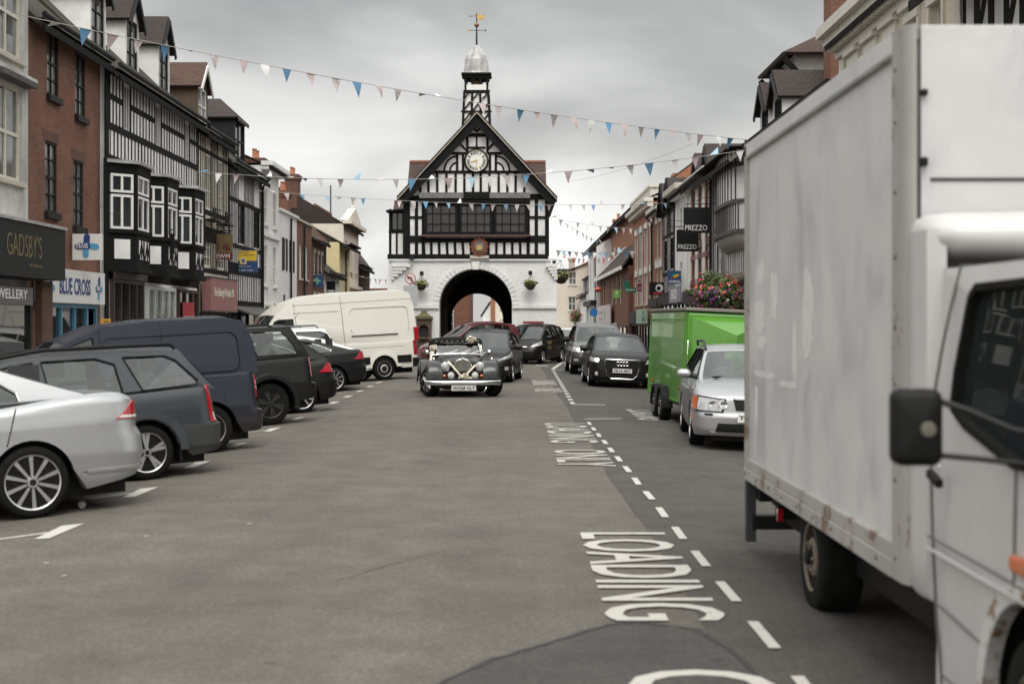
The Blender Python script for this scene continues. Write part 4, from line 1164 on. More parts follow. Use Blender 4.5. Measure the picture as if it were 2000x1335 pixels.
# --- cream house across the end of the street
s_ = 141 / F
b = Building('cream_house', 'plain cream house facing down the street with a black plinth beyond the market hall', 'E', 0, 0, 0, rz=0, origin=(4.0, 141, 0), w=5.6)
ze = 6.9; w = b.w
e = lambda px: (px - 1000) * s_ - 4.0
zz = lambda py: EYE + (HOR - py) * s_
W = [(e(1111), zz(556), .75, zz(531) - zz(556)), (e(1110), zz(606), .75, zz(579) - zz(606))]
b.shell(ze, CREAM2, b.holes(W)); b.windows(W, y=.08, fm=WTRIM, nx=2, nz=2, gl=WGLASS2, sill=CTRIM)
mb = MB(); mb.panel([(1.9, ze), (w, ze), (w, ze + 1.6), (w - .8, ze + 1.75)], [], wallfn(0, .2), CREAM2); mb.build('gable_wall', b.o)
mb = MB(); mb.slab([(1.6, -.2, ze - .05), (w - .6, -.2, ze + 1.25), (w - .6, 7, ze + 1.25), (1.6, 7, ze - .05)][::-1], .1, TILEX); mb.box(-.2, 2.2, -.15, 6, ze, ze + .12, DTRIM); mb.build('roof', b.o)
b.chimney(2.0, 1.6, ze, ze + 1.3, .6, .5, STONE, 0)
mb = MB(); mb.box(0, 2.2, -.05, -.002, -.4, .35, DTRIM); mb.build('plinth', b.o)
# --- buildings glimpsed through the arch
b = Building('brick_house', 'tall red brick house seen through the market hall archway', 'E', 0, 0, 0, rz=0, origin=(-8.6, 100, 0), w=5.65)
W = [(3.6, 1.0, .9, 1.9), (1.6, 1.0, .9, 1.9), (3.6, 4.0, .9, 1.9), (1.6, 4.0, .9, 1.9)]
b.shell(8.0, BRICK, b.holes(W)); b.windows(W, y=.08, fm=WTRIM, nx=2, nz=3); b.roof(8, 2.5, mat=TILEX, gable=BRICK)
b = Building('gabled_house', 'small white gabled house with a red brick neighbour far beyond the archway', 'E', 0, 0, 0, rz=0, origin=(-4.6, 190, 0), w=4.9)
mb = MB(); mb.panel([(.7, -.6), (1.75, -.6), (1.75, 4.3), (.7, 2.7)], [], wallfn(0, 6), WHITEP); mb.box(2.35, 4.6, -.1, 6, -.6, 6.4, CREAM2); mb.build('wall', b.o)
mb = MB(); mb.slab([(.45, -.2, 2.5), (1.75, -.2, 4.5), (1.75, 6, 4.5), (.45, 6, 2.5)][::-1], .15, TILEX); mb.build('roof', b.o)
mb = MB(); mb.box(1.752, 2.348, -.3, 6, -.6, 5.2, BRICKO); mb.build('brick_wing', b.o)
for z in (1.0, 3.2): window(b.o, 3.0, z, .6, 1.1, -.12, DTRIM)
b = Building('brick_house', 'distant house with an orange roof far down the street on the left', 'E', 0, 0, 0, rz=0, origin=(-22, 205, 0), w=10)
b.shell(4, BRICKO); b.roof(4, 2.6, mat=TILEX, gable=BRICKO)
# ================================================================== MARKET HALL
HY = 68.0; hs = HY / F; HX = (922 - 1000) * hs
hall = thing('market_hall', 'timbered market hall with clock and cupola on a white arched base across the street', 'market hall', (HX, HY, 0))
hx = lambda px: (px - 922) * hs
hz = lambda py: EYE + (HOR - py) * hs
DEPTH = 12.0
ac = hx(929); ar = 71 * hs; spring = hz(596)
def arch_poly(cx, r, zs, zb=-.6, n=24):
    return [(cx + r * math.cos(PI * k / n), zs + r * math.sin(PI * k / n)) for k in range(n + 1)] + [(cx - r, zb), (cx + r, zb)]
# base: white painted brick with the big arch, tunnel, and far wall with a smaller arch
zt = hz(505)
mb = MB()
xl, xr = hx(757), hx(1087)
mb.panel([(xl, -.65), (xr, -.65), (xr, hz(540)), (hx(1073), zt), (hx(760), zt), (xl, hz(540))], [arch_poly(ac, ar, spring, -.6)], wallfn(0, 1.1), BRICKW)
for a, c in ((xl, xl + 1.0), (xr - 1.0, xr)): mb.box(a + .003, c - .003, 1.103, DEPTH - .4, -.6, hz(540), BRICKW)
base = mb.build('arched_base', hall)
mb = MB()
a2c, a2r = -.05, 1.45
mb.panel([(xl, -.65), (xr, -.65), (xr, zt), (xl, zt)], [arch_poly(a2c, a2r, 1.88, -.6)], wallfn(DEPTH - .4, .4), SHADE_BLK)
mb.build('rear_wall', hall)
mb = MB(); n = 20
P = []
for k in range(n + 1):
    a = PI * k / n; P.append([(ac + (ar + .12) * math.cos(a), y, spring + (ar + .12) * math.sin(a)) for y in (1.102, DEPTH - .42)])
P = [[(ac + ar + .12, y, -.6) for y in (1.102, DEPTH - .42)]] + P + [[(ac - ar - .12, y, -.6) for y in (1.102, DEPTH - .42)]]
mb.grid(P, SHADE_BLK); mb.build('vault', hall, smooth=40)
# arch rings, impost band, keystone, corbel steps
mb = MB()
k_ = 28
for r0, r1, y0 in ((ar + .015, ar + .30, -.05),):
    for k in range(k_):
        a0, a1 = PI * k / k_ + .008, PI * (k + 1) / k_ - .008
        q = [(ac + r * math.cos(a), spring + r * math.sin(a)) for r, a in ((r0, a0), (r1, a0), (r1, a1), (r0, a1))]
        mb.panel(q, [], wallfn(y0 + random.uniform(-.004, .004), .05), BRICKW)
mb.box(xl, ac - ar - .02, -.10, -.002, hz(602), hz(596), BRICKW); mb.box(ac + ar + .02, xr + .03, -.10, -.002, hz(602), hz(596), BRICKW)
mb.panel([(ac - .13, spring + ar - .03), (ac + .13, spring + ar - .03), (ac + .2, spring + ar + .36), (ac - .2, spring + ar + .36)], [], wallfn(-.12, .12), WTRIM)
mb.box(hx(757), hx(1087), -.10, -.003, hz(509), hz(505.5), BRICKW)
for k in range(5):
    mb.box(hx(766 - 0.4 * k), hx(802 - 8 * k), -.22 + .03 * k, -.004, hz(516 + 6 * (k + 1)) + .01, hz(516 + 6 * k), BRICKW)
    mb.box(hx(1066 + 4 * k), hx(1087 + .5 * k) , -.18 + .02 * k, -.004, hz(516 + 6 * (k + 1)) + .01, hz(516 + 6 * k), BRICKW)
mb.build('arch_mouldings', hall)
# ---- upper storey and gable wall: white infill
zT = hz(503); zE = hz(388)
apex = (hx(932), hz(226))
win = rect(hx(828), hx(1031), hz(459), hz(397))
mb = MB()
mb.panel([(hx(795), zT), (hx(1070), zT), (hx(1070), zE), (hx(1066), zE + .15), apex, (hx(797), zE + .15), (hx(795), zE)], [win], wallfn(-.02, .25), WHITEP)
for a, c in ((hx(795), hx(795) + .2), (hx(1070) - .2, hx(1070))): mb.box(a + .002, c - .002, .232, DEPTH, zT, zE + .3, WHITEP)
mb.box(hx(800), hx(1066), 1.2, 1.3, zT, zE, SHADE_BLK)
mb.box(hx(800), hx(1066), .3, DEPTH - .5, zT - .15, zT + .02, SHADE_BLK)
mb.build('upper_wall', hall)
tb = MB(); Bm = lambda x0, y0, x1, y1, w, p=.05: beam(tb, hx(x0), hz(y0), hx(x1), hz(y1), w * hs, -.02, None, p)
Bm(757, 501, 1071, 501, 9, .09)
Bm(797, 469, 1071, 469, 9); Bm(795, 388, 1069, 384, 11, .07)
for x in (797, 813.5, 827, 1031.5, 1047.5, 1068.5): Bm(x, 500, x, 388, 8 if x in (797, 1068.5) else 6.5)
Bm(792.5, 503, 792.5, 386, 9, .09)
for a, c in ((797, 827), (1031, 1069)):
    for y in (424.5, 462.5): Bm(a, y, c, y, 5)
for k in range(7): Bm(827 + 15.7 * k + (0 if k else 2), 500, 827 + 15.2 * k, 466, 5.0)
for k in range(6): Bm(954 + 15.6 * k, 500, 954 + 15.4 * k, 466, 5.0)
# gable studs
for k, x in enumerate((821, 837, 854, 872, 890, 907, 924, 939, 956, 974, 991, 1007, 1024)):
    top = 336
    Bm(x, 380, x, top if 845 < x < 1015 else (352 if 830 < x < 1020 else 366), 4.6)
Bm(838, 336, 1022, 336, 5.5); Bm(838, 299, 1000, 299, 5, .06) if False else None
Bm(880, 299.5, 912, 299.5, 5); Bm(952, 299.5, 980, 299.5, 5)
for x in (893, 904.5, 957, 968.5): Bm(x, 336, x, 301, 4.6)
for x in (913, 952): Bm(x, 299, x, 264, 4.6)
Bm(896, 264, 966, 264, 7); Bm(914, 288.5, 948, 288.5, 4); Bm(931, 288, 931, 266, 3.2)
for s in (-1, 1):
    Bm(931 + s * 20, 294, 931 + s * 34, 279, 3.6)                          # braces beside the clock
    Bm(931, 258, 931 + s * 12, 243, 3.6)                                  # V at the top
    for r in (25, 14):
        curve_beam(tb, [(hx(931.5 + s * (38.5 + r * math.sin(R(a)))), hz(334 - r * 1.15 * math.cos(R(a)))) for a in range(0, 91, 10)], 3.4 * hs, -.02)
tb.build('timber_frame', hall)
# bargeboards
mb = MB()
for s, ex in ((-1, 778.5), (1, 1085.5)):
    p, q = (hx(ex), hz(389)), (hx(932), hz(223.5))
    d = Vector((q[0] - p[0], q[1] - p[1])).normalized(); nn = Vector((-d.y, d.x)) * (1 if s > 0 else -1)
    nn = nn if nn.y < 0 else -nn
    w_ = 17 * hs
    qq = [p, q, (q[0], q[1] - w_ * 1.45), (p[0] + nn.x * w_ , p[1] + nn.y * w_)]
    if s > 0: qq = qq[::-1]
    mb.panel(qq, [], wallfn(-.42, .09), BLACKT)
    mb.box(hx(ex) - .05, hx(ex) + .05, -.43, -.3, hz(396), hz(384), BLACKT)
mb.build('bargeboard', hall)
# roofs
mb = MB(); t = .08; zr = hz(222); ze_ = hz(388); xo = (hx(778), hx(1086)); xm = hx(932)
mb.slab([(xo[0], -.5, ze_), (xm, -.5, zr), (xm, DEPTH + .3, zr), (xo[0], DEPTH + .3, ze_)][::-1], t, TILEX)
mb.slab([(xm, -.5, zr), (xo[1], -.5, ze_), (xo[1], DEPTH + .3, ze_), (xm, DEPTH + .3, zr)][::-1], t, TILEX)
for s, x in ((-1, xo[0]), (1, xo[1])): mb.bar((x, -.52, ze_ - .05), (xm, -.52, zr - .02), .03, .035, STONE)
roof = mb.build('roof', hall)
mb = MB(); cz = 10.05; ce = hz(388) - .1; yc = 6.0; hw = 2.6
for s in (-1, 1):
    x1 = 3.66 if s > 0 else -3.42
    for q in ([(xm, yc - hw, ce), (x1, yc - hw, ce), (x1, yc, cz), (xm, yc, cz)], [(xm, yc, cz), (x1, yc, cz), (x1, yc + hw, ce), (xm, yc + hw, ce)]):
        mb.slab(q if s > 0 else q[::-1], .12, TILEX)
    mb.tube([(xm, yc, cz), (x1, yc, cz)], .10, RIDGE, 8)
    mb.panel([(yc - hw + .3, ce - .5), (yc + hw - .3, ce - .5), (yc + hw - .3, ce), (yc, cz - .15), (yc - hw + .3, ce)], [], lambda a, c, d, x1=x1, s=s: (x1 - s * (.12 + d * .1), a, c), WHITEP)
mb.build('cross_gable_roof', hall)
# ---- big window band
wx0, wx1, wz0, wz1 = hx(828), hx(1031), hz(459), hz(397)
mb = MB(); mb.box(wx0 - .1, wx1 + .1, -.30, .0, wz1 + .0, wz1 + .22, BLACKT); mb.box(wx0 - .15, wx1 + .15, -.36, -.02, wz0 - .08, wz0, M('oxide_sill', (.10, .045, .035), .7)); mb.box(hx(820), hx(1035), -.34, -.02, hz(388), hz(377), M('lead_flashing', (.16, .16, .16), .6, var=.3)); mb.box(hx(906), hx(956), -.40, -.03, hz(387), hz(376), BLACKT)
mb.build('window_hood', hall)
for k in range(3):
    a = wx0 + (wx1 - wx0) * k / 3; c = wx0 + (wx1 - wx0) * (k + 1) / 3
    window(hall, a + .02, wz0 + .01, c - a - .04, wz1 - wz0 - .02, -.20, BLACKT, nx=4, nz=3, fw=.14, bw=.05, split='n', gl=M('leaded_glass', (.030, .029, .027), .22, var=.5, scale=3))
# ---- left side bay (stair porch)
mb = MB(); x0, x1 = hx(757.5), hx(789); yb = .6
mb.box(x0, x1, yb, yb + 3, zT + .0, hz(452), WHITEP); mb.box(x0 + .1, x1, yb + .3, yb + 2.9, hz(452), hz(408), SHADE_BLK)
mb.slab([(x0 - .12, yb - .3, hz(409)), (x1 + .1, yb - .3, hz(406)), (x1 + .1, yb + 3, hz(404)), (x0 - .12, yb + 3, hz(406))], .1, BLACKT)
side = mb.build('side_bay', hall)
tb = MB(); B2 = lambda x0, y0, x1, y1, w: beam(tb, hx(x0), hz(y0), hx(x1), hz(y1), w * hs, yb - .005)
B2(757, 451, 790, 451, 6); B2(757, 501, 790, 501, 7); B2(760, 503, 760, 406, 5); B2(773, 501, 773, 451, 4); B2(788, 503, 788, 406, 6); B2(757, 410, 790, 410, 5)
tb.build('bay_timber', side)
window(side, hx(762), hz(449), (786 - 762) * hs, (449 - 412) * hs, yb + .02, BLACKT, nx=2, nz=1, fw=.06)
# ---- clock
mb = MB(); cx, cz_ = hx(930.5), hz(315); cr = 21.5 * hs
mb.lathe([(cr, 0), (cr, -.05), (cr * .98, -.09), (cr * .95, -.10), (.93 * cr, -.06)], DGOLD, (cx, -.12, cz_), 'y', 40)
mb.lathe([(cr * 1.12, 0), (cr * 1.12, .04)], BLACKT, (cx, -.115, cz_), 'y', 40)
clock = mb.build('clock', hall, smooth=30)
f = MB(); f.lathe([(.0, 0), (cr * .94, 0), (cr * .94, .03), (0, .03)], M('clock_white', (.74, .73, .69), .5, var=.06), (cx, -.19, cz_), 'y', 40); f.build('clock_face', clock)
f = MB()
NUM = {'I': ([(0, 0, 0)], .06), 'V': ([(-.035, 0, .035), (.035, 0, -.035)], .11), 'X': ([(0, -.045, .045), (0, .045, -.045)], .12)}
for k, tt in enumerate(['XII', 'I', 'II', 'III', 'IIII', 'V', 'VI', 'VII', 'VIII', 'IX', 'X', 'XI']):
    a = R(90 - 30 * k); rad, tan = Vector((math.cos(a), 0, math.sin(a))), Vector((math.sin(a), 0, -math.cos(a)))
    u = -sum(NUM[c_][1] for c_ in tt) / 2
    for c_ in tt:
        m_ = u + NUM[c_][1] / 2; u += NUM[c_][1]
        for c1, o0, o1 in NUM[c_][0]:
            o0, o1 = (c1, -c1 * .1) if c_ == 'V' else (o0, o1)
            f.bar(Vector((cx, -.194, cz_)) + rad * cr * .86 + tan * (m_ + o0), Vector((cx, -.194, cz_)) + rad * cr * .60 + tan * (m_ + o1), .034, .006, BLACKT, up=(0, 1, 0))
f.build('numerals', clock)
f = MB()
f.bar((cx, -.205, cz_ + .08), (cx + .01, -.205, cz_ - cr * .78), .035, .008, GOLD, up=(0, 1, 0))
f.bar((cx + .06, -.21, cz_ + .02), (cx - cr * .52, -.21, cz_ - .05), .045, .008, GOLD, up=(0, 1, 0))
f.build('clock_hands', clock)
# ---- carved coat of arms, plain shield on a scalloped red roundel
CRIM = M('crest_red', (.20, .035, .022), .6, var=.3, scale=9)
mb = MB(); ax, az = hx(936.5), hz(482.5); r0 = 17 * hs
sc = [(ax + (r0 + .03 * math.cos(12 * t)) * math.cos(t), az + (r0 + .03 * math.cos(12 * t)) * math.sin(t)) for t in [2 * PI * k / 96 for k in range(96)]]
mb.panel(sc, [], wallfn(-.24, .12), CRIM)
crest = mb.build('coat_of_arms', hall)
f = MB(); f.lathe([(r0 * .68, 0), (r0 * .68, -.03), (r0 * .65, -.035), (r0 * .63, -.01)], DGOLD, (ax, -.245, az), 'y', 32)
for k in range(12): f.lathe([(.03, 0), (.02, -.02), (0, -.03)], DGOLD, (ax + r0 * .86 * math.cos(k * PI / 6), -.243, az + r0 * .86 * math.sin(k * PI / 6)), 'y', 8)
f.build('gilt_ring', crest)
f = MB(); f.panel([(ax - .2, az + .2), (ax - .2, az - .05), (ax, az - .25), (ax + .2, az - .05), (ax + .2, az + .2)], [], wallfn(-.29, .05), M('shield_blue', (.10, .12, .22), .5))
f.box(ax - .13, ax + .13, -.31, -.288, az - .14, az + .03, GOLD)
for k in (-1, 0, 1): f.box(ax + .1 * k - .03, ax + .1 * k + .03, -.312, -.289, az + .0, az + .12, GOLD)
f.build('shield', crest)
mb = MB(); mb.box(hx(918), hx(955), -.2, -.02, hz(505), hz(499), STONE); mb.build('crest_ledge', hall)
# ---- cupola
s2 = (HY + 2.6) / F
cxp = lambda px: (px - 1000) * s2 - HX
czp = lambda py: EYE + (HOR - py) * s2
c0 = cxp(931); cy = 2.6
mb = MB(); zb_, zt_ = czp(262), czp(183); hb, ht = 27.5 * s2, 24 * s2
for a, bb in ((zb_, zt_),):
    vs = [(c0 + sx * h, cy + sy * h, z) for z, h in ((a, hb), (bb, ht)) for sx, sy in ((-1, -1), (1, -1), (1, 1), (-1, 1))]
    mb.add(vs, [(0, 1, 5, 4), (1, 2, 6, 5), (2, 3, 7, 6), (3, 0, 4, 7), (4, 5, 6, 7)], WHITEP)
cup = mb.build('cupola', hall)
tb = MB()
for x0, x1 in ((-1, -1), (-.36, -.34), (.34, .32), (1, 1)):
    beam(tb, c0 + x0 * hb * .97, zb_, c0 + x1 * ht * .97, zt_, .11, cy - hb, proud=.03)
for k in range(4):
    zz_ = zt_ - .35 - .55 * k
    for j in range(3):
        xa = c0 - hb + (j + .1) * hb * 2 / 3; xb = xa + hb * .56
        curve_beam(tb, [(lerp(xa, xb, t), zz_ + .38 * (t * t * (3 - 2 * t))) for t in [q / 6 for q in range(7)]], .07, cy - hb, proud=.02)
rail(tb, c0 - hb * 1.08, c0 + hb * 1.08, czp(222), .10, cy - hb); rail(tb, c0 - ht * 1.05, c0 + ht * 1.05, zt_, .16, cy - ht)
for sx in (-1, 1):
    tb.bar((c0 + sx * (hb - .02), cy - hb, zb_), (c0 + sx * (ht - .02), cy - ht, zt_), .12, .12, BLACKT, up=(0, 1, 0))
    tb.bar((c0 + sx * (hb - .02), cy + hb, zb_), (c0 + sx * (ht - .02), cy + ht, zt_), .12, .12, BLACKT, up=(0, 1, 0))
tb.build('cupola_timber', cup)
# belfry
mb = MB(); zb1, zt1 = zt_ + .05, czp(150); hb1 = 23 * s2
mb.box(c0 - hb1, c0 + hb1, cy - hb1, cy + hb1, zb1 - .05, zb1 + .04, BLACKT)
for sx in (-1, -.36, .36, 1):
    for sy in (-1, 1):
        mb.box(c0 + sx * (hb1 - .06) - .055, c0 + sx * (hb1 - .06) + .055, cy + sy * (hb1 - .06) - .055, cy + sy * (hb1 - .06) + .055, zb1, zt1, BLACKT)
for sx in (-1, 1):
    for q in (-.36, .36): mb.box(c0 + sx * (hb1 - .06) - .05, c0 + sx * (hb1 - .06) + .05, cy + q * hb1 - .05, cy + q * hb1 + .05, zb1, zt1, BLACKT)
for y in (cy - hb1, cy + hb1 - .1):
    hol = [arch_poly(c0 + k * hb1 * .67, hb1 * .24, zt1 - .32, zt1 - .6) for k in (-1, 0, 1)]
    mb.panel(rect(c0 - hb1, c0 + hb1, zt1 - .62, zt1), hol, wallfn(y + .002, .09), BLACKT)
mb.box(c0 - 29 * s2, c0 + 29 * s2, cy - 29 * s2, cy + 29 * s2, zt1, czp(146.5), BLACKT)
mb.box(c0 - 25 * s2, c0 + 25 * s2, cy - 25 * s2, cy + 25 * s2, zt1 - .16, zt1 - .002, BLACKT)
mb.lathe([(.0, .0), (.30, .0), (.26, .12), (.2, .3), (.08, .42), (0, .44)], GOLD, (c0 + .02, cy, zb1 + .35), n=14)
mb.build('belfry', cup)
mb = MB()
for sy in (-1,):
    mb.box(c0 - hb1 + .1, c0 + hb1 - .1, cy - hb1 - .01, cy - hb1 + .05, zb1 + .04, zb1 + .30, WTRIM)
for sx in (-1, 1): mb.box(c0 + sx * hb1 - .03, c0 + sx * hb1 + .03, cy - hb1 + .1, cy + hb1 - .1, zb1 + .04, zb1 + .30, WTRIM)
mb.build('balustrade', cup)
# eight sided ogee lead dome
mb = MB(); prof = [(29, 147), (27, 142), (25.5, 130), (24, 118), (21, 110), (14, 103), (8, 97), (5.5, 93), (2.5, 90)]
mb.lathe([(r * s2 * .94, czp(y)) for r, y in prof], LEAD, (c0, cy, 0), n=8)
v0 = len(mb.v)
mb.v = [((x - c0) * math.cos(PI / 8) - (y - cy) * math.sin(PI / 8) + c0, (x - c0) * math.sin(PI / 8) + (y - cy) * math.cos(PI / 8) + cy, z) for x, y, z in mb.v]
for k in range(8):
    a = PI / 8 + k * PI / 4
    mb.tube([(c0 + r * s2 * .94 * math.cos(a), cy + r * s2 * .94 * math.sin(a), czp(y)) for r, y in prof], .035, LEAD, 6)
mb.build('lead_dome', cup)
mb = MB()
mb.tube([(c0, cy, czp(95)), (c0, cy, czp(26))], [.05, .022], IRON, 8)
mb.lathe([(0, -.11), (.08, -.08), (.115, 0), (.08, .08), (0, .11)], LEAD, (c0, cy, czp(92)), n=14)
mb.lathe([(0, -.13), (.09, -.09), (.13, 0), (.09, .09), (0, .13)], M('copper_ball', (.28, .12, .07), .5, metal=.3, var=.3), (c0, cy, czp(49)), n=14)
mb.tube([(c0 - 18 * s2, cy, czp(59.5)), (c0 + 19 * s2, cy, czp(59.5))], .014, IRON, 6); mb.tube([(c0, cy - .45, czp(59.5)), (c0, cy + .45, czp(59.5))], .014, IRON, 6)
mb.box(c0 - 19 * s2, c0 - 14 * s2, cy - .01, cy + .01, czp(61), czp(57.5), GOLD)
for s in (-1, 1): mb.tube([(c0 + 15 * s2, cy, czp(59.5)), (c0 + 19 * s2, cy, czp(59.5 + 2.5 * s))], .012, IRON, 5)
vane = mb.build('weather_vane', cup, smooth=40)
f = MB()
f.panel([(c0 - .02, czp(38)), (c0 + 14 * s2, czp(39)), (c0 + 13 * s2, czp(35)), (c0 + 16 * s2, czp(30.5)), (c0 - .02, czp(28))], [], wallfn(cy - .012, .024), GOLD)
f.tube([(c0 - 11 * s2, cy, czp(32)), (c0 + 17 * s2, cy, czp(30))], .013, IRON, 6); f.lathe([(0, 0), (.03, .05), (0, .14)], IRON, (c0 - 11 * s2 - .1, cy, czp(32)), 'x', 8)
f.build('vane_banner', vane)
# floodlight box under the timber sill
mb = MB(); mb.box(hx(800), hx(809), -.32, -.12, hz(507), hz(499), DTRIM); mb.build('floodlight', hall)
# stone drinking fountain against the base
fo = thing('drinking_fountain', 'mossy sandstone drinking fountain with an arched niche, beside the archway', 'fountain', (HX + hx(829), HY - .6, gz(-4)))
mb = MB(); fw_ = 15 * hs; zf = lambda py: hz(py) - gz(-4)
mb.panel(rect(-fw_ * .93, fw_ * .93, 0, zf(623)), [arch_poly(0, .22, zf(643), zf(660))], wallfn(0, .25), STONEB); mb.box(-fw_ * .93, fw_ * .93, .253, .6, 0, zf(623), STONEB)
mb.build('pedestal', fo)
MOSSST = M('mossy_stone', (.12, .11, .055), .95, var=.45, scale=5, bump=.3)
mb = MB(); mb.box(-fw_ * 1.1, fw_ * 1.1, -.07, .65, zf(623) + .002, zf(618), MOSSST)
mb.add([(-fw_ * .98, -.02, zf(618)), (fw_ * .98, -.02, zf(618)), (fw_ * .98, .6, zf(618)), (-fw_ * .98, .6, zf(618)), (-fw_ * .4, .15, zf(611)), (fw_ * .4, .15, zf(611)), (fw_ * .4, .45, zf(611)), (-fw_ * .4, .45, zf(611))], [(0, 1, 5, 4), (1, 2, 6, 5), (2, 3, 7, 6), (3, 0, 4, 7), (4, 5, 6, 7)], MOSSST)
mb.box(-fw_ * .36, fw_ * .36, .17, .43, zf(611.1), zf(607), MOSSST); mb.build('cap', fo)
mb = MB(); mb.box(-.25, .25, -.16, .2, zf(661), zf(658), STONEB); mb.box(-.2, .2, .12, .2, zf(658), zf(640), SHADE_BLK); mb.build('basin', fo)

# ================================================================== street furniture and signs
def sign_thing(name, label, px0, px1, py0, py1, Y, mat, texts=(), t=.05, group=None, extra=None, bracket=None, yaw=0):
    """hanging or projecting board that faces down the street; pixel corners at distance Y give its real size"""
    s = Y / F; xc = ((px0 + px1) / 2 - 1000) * s; zc = EYE + (HOR - (py0 + py1) / 2) * s
    w, h = (px1 - px0) * s, (py1 - py0) * s
    o = thing(name, label, 'sign', (xc, Y, zc), yaw, group)
    mb = MB(); mb.box(-w / 2, w / 2, -t / 2, t / 2, -h / 2, h / 2, mat); bd = mb.build('board', o, bevel=.006)
    for (body, m, u0, v0, tw, th, *b) in texts:
        k = MB(); k.text(body, m, lambda u, v, d: (-w / 2 + u0 * w + u, -t / 2 - .001 - d, -h / 2 + v0 * h + v), tw * w, th * h, bold=b[0] if b else 0); k.build('lettering', o)
    if extra: extra(o, w, h, -t / 2)
    if bracket:
        k = MB(); side, L_ = bracket
        x1 = side * (w / 2 + L_)
        k.tube([(-side * w * .45, 0, h / 2 + .12), (x1, 0, h / 2 + .12)], .018, IRON, 6)
        k.tube([(-side * w * .2, 0, h / 2 + .13), (side * w * .25, 0, h / 2 + .33), (x1, 0, h / 2 + .38)], .012, IRON, 6)
        for q in (-.35, .35): k.tube([(q * w, 0, h / 2), (q * w, 0, h / 2 + .12)], .01, IRON, 5)
        k.build('bracket', o)
    return o
BLK = M('sign_black', (.008, .008, .009), .5, spec=.2); NAVYD = M('sign_deep_blue', (.018, .055, .15), .4)
def logo_rounds(m, cx, cz, r, hole=None):
    def f(o, w, h, y):
        k = MB(); k.panel(circ(cx * w, cz * h, r * h, 20), [circ(cx * w, cz * h, hole * h, 16)] if hole else [], wallfn(y - .008, .007), m); k.build('emblem', o)
    return f
sign_thing('projecting_sign', 'white square sign with a blue cross emblem, on the brick house', 143, 200, 457, 508, 34.3, WSIGN, extra=lambda o, w, h, y: cross_logo(o, -.02, .02, .42, y - .002), t=.14)
sign_thing('hanging_sign', 'blank black square board hung in front of the oriel bays', 299, 341, 456, 496, 41.0, BLK, bracket=(-1, .3))
EW = M('sign_bronze', (.13, .095, .035), .6, var=.25, scale=4); DRED = M('sign_dark_red', (.10, .014, .018), .5)
def ewm(o, w, h, y):
    k = MB(); k.box(-w / 2, w / 2, y - .012, y - .001, -h / 2, -h / 2 + .27 * h, DRED); k.build('name_band', o)
    k = MB()
    for (a, c, q, r_) in ((-.25, .02, .05, .16), (.05, .0, .10, .10), (.18, .0, .07, .2), (.3, -.04, .06, .12)):
        k.panel([((a - q) * w, (c - r_ / 1.2) * h), ((a + q) * w, (c - r_ / 1.4) * h), ((a + q * .6) * w, (c + r_) * h), ((a - q * .3) * w, (c + r_ * .8) * h)], [], wallfn(y - .008, .007), DRED)
    k.build('emblem', o)
    k = MB(); k.text('EWM', CTRIM, lambda u, v, d: (-.36 * w + u, y - .013 - d, -.45 * h + v), .7 * w, .17 * h, bold=.01); k.build('lettering', o)
sign_thing('hanging_sign', 'bronze hanging sign with the letters EWM on a dark red band', 417, 455, 457, 507, 50.5, EW, extra=ewm, bracket=(-1, .3))
YEL = M('sign_yellow', (.62, .40, .02), .5)
def agent(o, w, h, y):
    k = MB(); k.box(-w / 2 + .03, w / 2 - .03, y - .008, y - .001, .02 * h, h / 2 - .03, YEL); k.build('yellow_panel', o)
    k = MB(); k.box(-.12 * w, .12 * w, y - .014, y - .009, -.14 * h, .18 * h, YEL); k.box(-.085 * w, .085 * w, y - .018, y - .0145, -.10 * h, .14 * h, WSIGN)
    for s in (-1, 1): k.bar((-.06 * w, y - .021, .02 * h - s * .085 * h), (.06 * w, y - .021, .02 * h + s * .085 * h), .05, .006, NAVYD, up=(0, 1, 0))
    k.build('emblem', o)
    for tt, m, a, v, tw, th in (('TO LET', NAVYD, -.2, .36, .4, .07), ('RETAIL PREMISES', NAVYD, -.4, .25, .8, .05), ('Picton Jones', WSIGN, -.26, -.27, .52, .075), ('0121 600 7200', WSIGN, -.34, -.44, .68, .075)):
        k = MB(); k.text(tt, m, lambda u, v_, d: (a * w + u, y - .010 - d, v * h + v_), tw * w, th * h); k.build('lettering', o)
sign_thing('letting_board', 'blue and yellow letting agent board above the pink fascia', 447.5, 503.5, 488, 532, 54.5, NAVYD, extra=agent)
def shell_logo(o, w, h, y):
    k = MB(); k.panel(circ(0, 0, .36 * h, 28), [circ(0, 0, .30 * h, 24)], wallfn(y - .008, .007), WSIGN)
    for a in (-35, -12, 12, 35): k.bar((0, y - .005, -.2 * h), (.3 * h * math.sin(R(a)), y - .005, .2 * h), .09, .006, WSIGN, up=(0, 1, 0))
    k.build('emblem', o)
sign_thing('hanging_sign', 'black square sign with a white shell shaped emblem, on the white stucco house', 534.5, 558, 550, 574, 66.0, BLK, extra=shell_logo, bracket=(-1, .4))
def plus(o, w, h, y):
    k = MB(); m = M('pharmacy_green', (.14, .34, .27), .5); k.box(-.09 * w, .09 * w, y - .01, y - .001, -.3 * h, .3 * h, m); k.box(-.3 * w, .3 * w, y - .011, y - .002, -.1 * h, .1 * h, m); k.build('emblem', o)
sign_thing('projecting_sign', 'dark blue square sign with a pale green pharmacy cross', 608, 631, 537, 560, 75.5, NAVYD, extra=plus, bracket=(-1, .4))
sign_thing('hanging_sign', 'small black board on the low white cottage', 638, 655, 549, 566, 80.5, BLK, bracket=(-1, .3))
